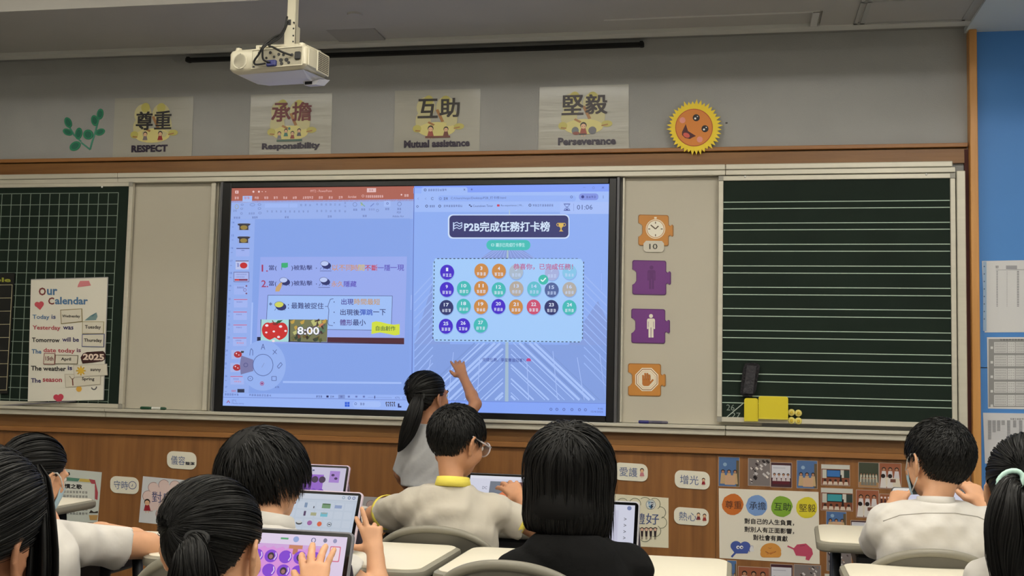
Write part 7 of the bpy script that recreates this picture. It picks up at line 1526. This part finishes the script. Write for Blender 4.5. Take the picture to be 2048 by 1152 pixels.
# ponytail pupil in the foreground
hc = W3(427, 1096, -3.30)
Jp = Jd(N=(425, 1226, -3.34), SL=(322, 1262, -3.34), SR=(548, 1262, -3.28), EL=(300, 1400, -3.25), WL=(400, 1400, -3.05), ER=(596, 1390, -3.22), WR=(628, 1196, -3.06))
Jp['P'] = V((Jp['N'].x, -3.42, 0.42))
t, J, M, T, g = person('person', 'pupil with a black ponytail in the foreground, fingers spread over a pink tablet game', 'seated pupils', None, hc, 4, 8, 0, 1.08, Jp, SK2, ('shirt', WHITE_S), sw=1.05, tyaw=6, voxel=0.004, hands=[dict(w_=Jp['WR'], f=W3(632, 1100, -2.99)-Jp['WR'], n=(0.0, -1, 0.15), side=-1, curl=(0.22, 0.16, 0.2, 0.1), sc=1.12, spread=0.20, thumb=(0.75, 0.6, 0.1), tcurl=0.3), dict(w_=Jp['WL'], f=(0.3, 0.9, 0.0), n=(0, 0, 1), side=1)], sleeve=(0.55, 0.55), seed=11, hem=0.42)
tz = np.array(W3(394, 1078, -3.43))
hair(hc, M, 1.06, t, 'pony', tie=(-0.36, -1, 0.10), n=6000, length=0.2, low=-0.062, seed=5, capth=0.006, wid=0.0007, tail=[(*np.array(W3(396, 1076, -3.40)), 0.012), (*np.array(W3(390, 1084, -3.45)), 0.019), (*np.array(W3(384, 1112, -3.475)), 0.034), (*np.array(W3(386, 1150, -3.47)), 0.044), (*np.array(W3(390, 1210, -3.455)), 0.046), (*np.array(W3(394, 1290, -3.445)), 0.022)])
b = MB(); p = np.array(W3(393, 1077, -3.425)); b.tube([p+np.array([0.020*math.cos(a), 0.004*math.sin(a), 0.016*math.sin(a)*0.6]) for a in [2*math.pi*k/18 for k in range(18)]], 0.0055, 8, closed=True); b.build('hair_band', mat('band_black', (14, 14, 14), 0.7), t, smooth=True)

# pupil at the right edge with the mint hair band
hc = W3(2062, 984, -2.55)
Je = Jd(N=(2062, 1105, -2.60), SL=(1980, 1160, -2.60), SR=(2160, 1150, -2.58), EL=(1968, 1260, -2.45), WL=(2010, 1250, -2.25), ER=(2190, 1250, -2.45), WR=(2120, 1240, -2.25))
Je['P'] = V((Je['N'].x, -2.66, 0.45))
t, J, M, T, g = person('person', 'pupil with a long black ponytail tied with a mint band, at the right edge', 'seated pupils', None, hc, 20, 4, 0, 1.06, Je, SK2, ('shirt', WHITE_S), sw=1.08, tyaw=0, voxel=0.005, hands=[], sleeve=(0.6, 0.6), seed=13, hem=0.44)
hair(hc, M, 1.06, t, 'pony', tie=(0.0, -1, 0.22), n=3000, length=0.2, low=-0.060, seed=6, capth=0.006, wid=0.0012, tail=[(*np.array(W3(2030, 962, -2.64)), 0.013), (*np.array(W3(2020, 968, -2.685)), 0.024), (*np.array(W3(2017, 1000, -2.71)), 0.038), (*np.array(W3(2014, 1050, -2.71)), 0.046), (*np.array(W3(2014, 1120, -2.70)), 0.044), (*np.array(W3(2016, 1210, -2.69)), 0.022)])
p = np.array(W3(2021, 962, -2.672)); b = MB(); b.tube([p+np.array([0.025*math.cos(a), 0.006*math.sin(a), 0.020*math.sin(a)+0.008*math.cos(a)]) for a in [2*math.pi*k/18 for k in range(18)]], 0.006, 8, closed=True); b.build('hair_band', mat('band_mint', (190, 226, 214), 0.4), t, smooth=True)

# leaning pupil at the left
hc = W3(72, 950, -2.46)
Jl = Jd(N=(90, 1040, -2.52), SL=(5, 1080, -2.54), SR=(160, 1074, -2.44), EL=(-60, 1110, -2.31), WL=(60, 1066, -2.11), ER=(298, 1092, -2.24), WR=(200, 1058, -2.08))
Jl['P'] = V((Jl['N'].x-0.02, -2.68, 0.45))
t, J, M, T, g = person('person', 'pupil in a white shirt leaning with bent elbow on the desk at the left', 'seated pupils', None, hc, 20, 12, 4, 0.90, Jl, SK2, ('shirt', WHITE_S), sw=1.1, arm=1.18, slv=1.18, tyaw=12, hands=[dict(w_=Jl['WR'], f=(-1, 0.25, 0.05), n=(0, 0, 1), side=1 if False else -1, curl=(0.5, 0.5, 0.5, 0.5)), dict(w_=Jl['WL'], f=(1, 0.2, 0), n=(0, 0, 1), side=1)], sleeve=(0.5, 0.52), seed=15, hem=0.44)
hair(hc, M, 0.90, t, 'pony', tie=(-0.25, -1, -0.2), n=2600, length=0.2, low=-0.060, seed=7, capth=0.005, tail=[(*np.array(W3(52, 968, -2.58)), 0.012), (*np.array(W3(44, 990, -2.60)), 0.02), (*np.array(W3(40, 1040, -2.61)), 0.022), (*np.array(W3(40, 1090, -2.62)), 0.012)])
ear_loops(t, g, 0.90, M)

# nearest pupil at the left edge
hc = W3(-56, 1092, -4.05)
Jn = Jd(N=(-30, 1330, -4.10), SL=(-220, 1400, -4.12), SR=(160, 1400, -4.08), EL=(-260, 1560, -4.0), WL=(-150, 1600, -3.85), ER=(200, 1560, -4.0), WR=(100, 1600, -3.85))
Jn['P'] = V((Jn['N'].x, -4.20, 0.45))
t, J, M, T, g = person('person', 'nearest pupil at the left edge, dark hair tucked behind the ear', 'seated pupils', None, hc, 12, 2, 0, 1.04, Jn, SK3, ('shirt', WHITE_S), sw=1.1, tyaw=5, voxel=0.004, hands=[], sleeve=(0.6, 0.6), seed=17, hem=0.44)
hair(hc, M, 1.04, t, 'pony', tie=(0.0, -1, -0.35), n=8000, length=0.2, low=-0.085, seed=8, capth=0.007, wid=0.0004, tail=[(*np.array(W3(-80, 1150, -4.14)), 0.012), (*np.array(W3(-85, 1190, -4.17)), 0.022), (*np.array(W3(-85, 1300, -4.18)), 0.026), (*np.array(W3(-80, 1420, -4.17)), 0.012)])

lock(t, [(*g(0.030, 0.062, 0.092), 0.004), (*g(0.052, 0.052, 0.074), 0.009), (*g(0.072, 0.034, 0.030), 0.016), (*g(0.082, 0.030, -0.02), 0.019), (*g(0.084, 0.026, -0.07), 0.018), (*g(0.080, 0.024, -0.13), 0.012)], n=900, seed=4)
# girl standing at the board
hc = W3(857, 795, -0.46)
Jg = Jd(N=(866, 850, -0.48), SL=(826, 874, -0.50), SR=(912, 866, -0.44), EL=(800, 946, -0.48), WL=(822, 985, -0.36), ER=(951, 808, -0.33), WR=(926, 752, -0.22))
Jg['P'] = V((Jg['N'].x-0.01, -0.50, 0.66))
t, J, M, T, g = person('person', 'girl with a long black ponytail standing at the screen, right arm raised to touch it', None, None, hc, 34, -6, 0, 0.96, Jg, SK3, ('shirt', GREYW), sw=0.94, tyaw=4, voxel=0.0048, seated=False, hands=[dict(w_=Jg['WR'], f=W3(916, 726, -0.18)-Jg['WR'], n=(0.1, -1, 0.1), side=-1, curl=(0.1, 0.3, 0.35, 0.4), sc=0.95, spread=0.12, tcurl=0.6), dict(w_=Jg['WL'], f=(0.3, 0.6, -0.7), n=(-1, 0, 0), side=1)], sleeve=(1.0, 0.42), slv=1.25, seed=19, hem=at(840, 972, -0.5).z)
hair(hc, M, 0.96, t, 'pony', tie=(0.0, -1, 0.05), n=2400, length=0.2, low=-0.060, seed=9, capth=0.006, wid=0.0014, tail=[(*np.array(W3(839, 792, -0.555)), 0.016), (*np.array(W3(834, 806, -0.58)), 0.030), (*np.array(W3(826, 836, -0.59)), 0.037), (*np.array(W3(815, 866, -0.59)), 0.034), (*np.array(W3(803, 893, -0.585)), 0.018), (*np.array(W3(796, 904, -0.58)), 0.003)])
b = MB(); p = np.array(W3(839, 793, -0.56)); b.tube([p+np.array([0.02*math.cos(a), 0.004*math.sin(a), 0.02*math.sin(a)]) for a in [2*math.pi*k/14 for k in range(14)]], 0.006, 6, closed=True); b.build('hair_band', mat('band_black', (14, 14, 14), 0.7), t, smooth=True)
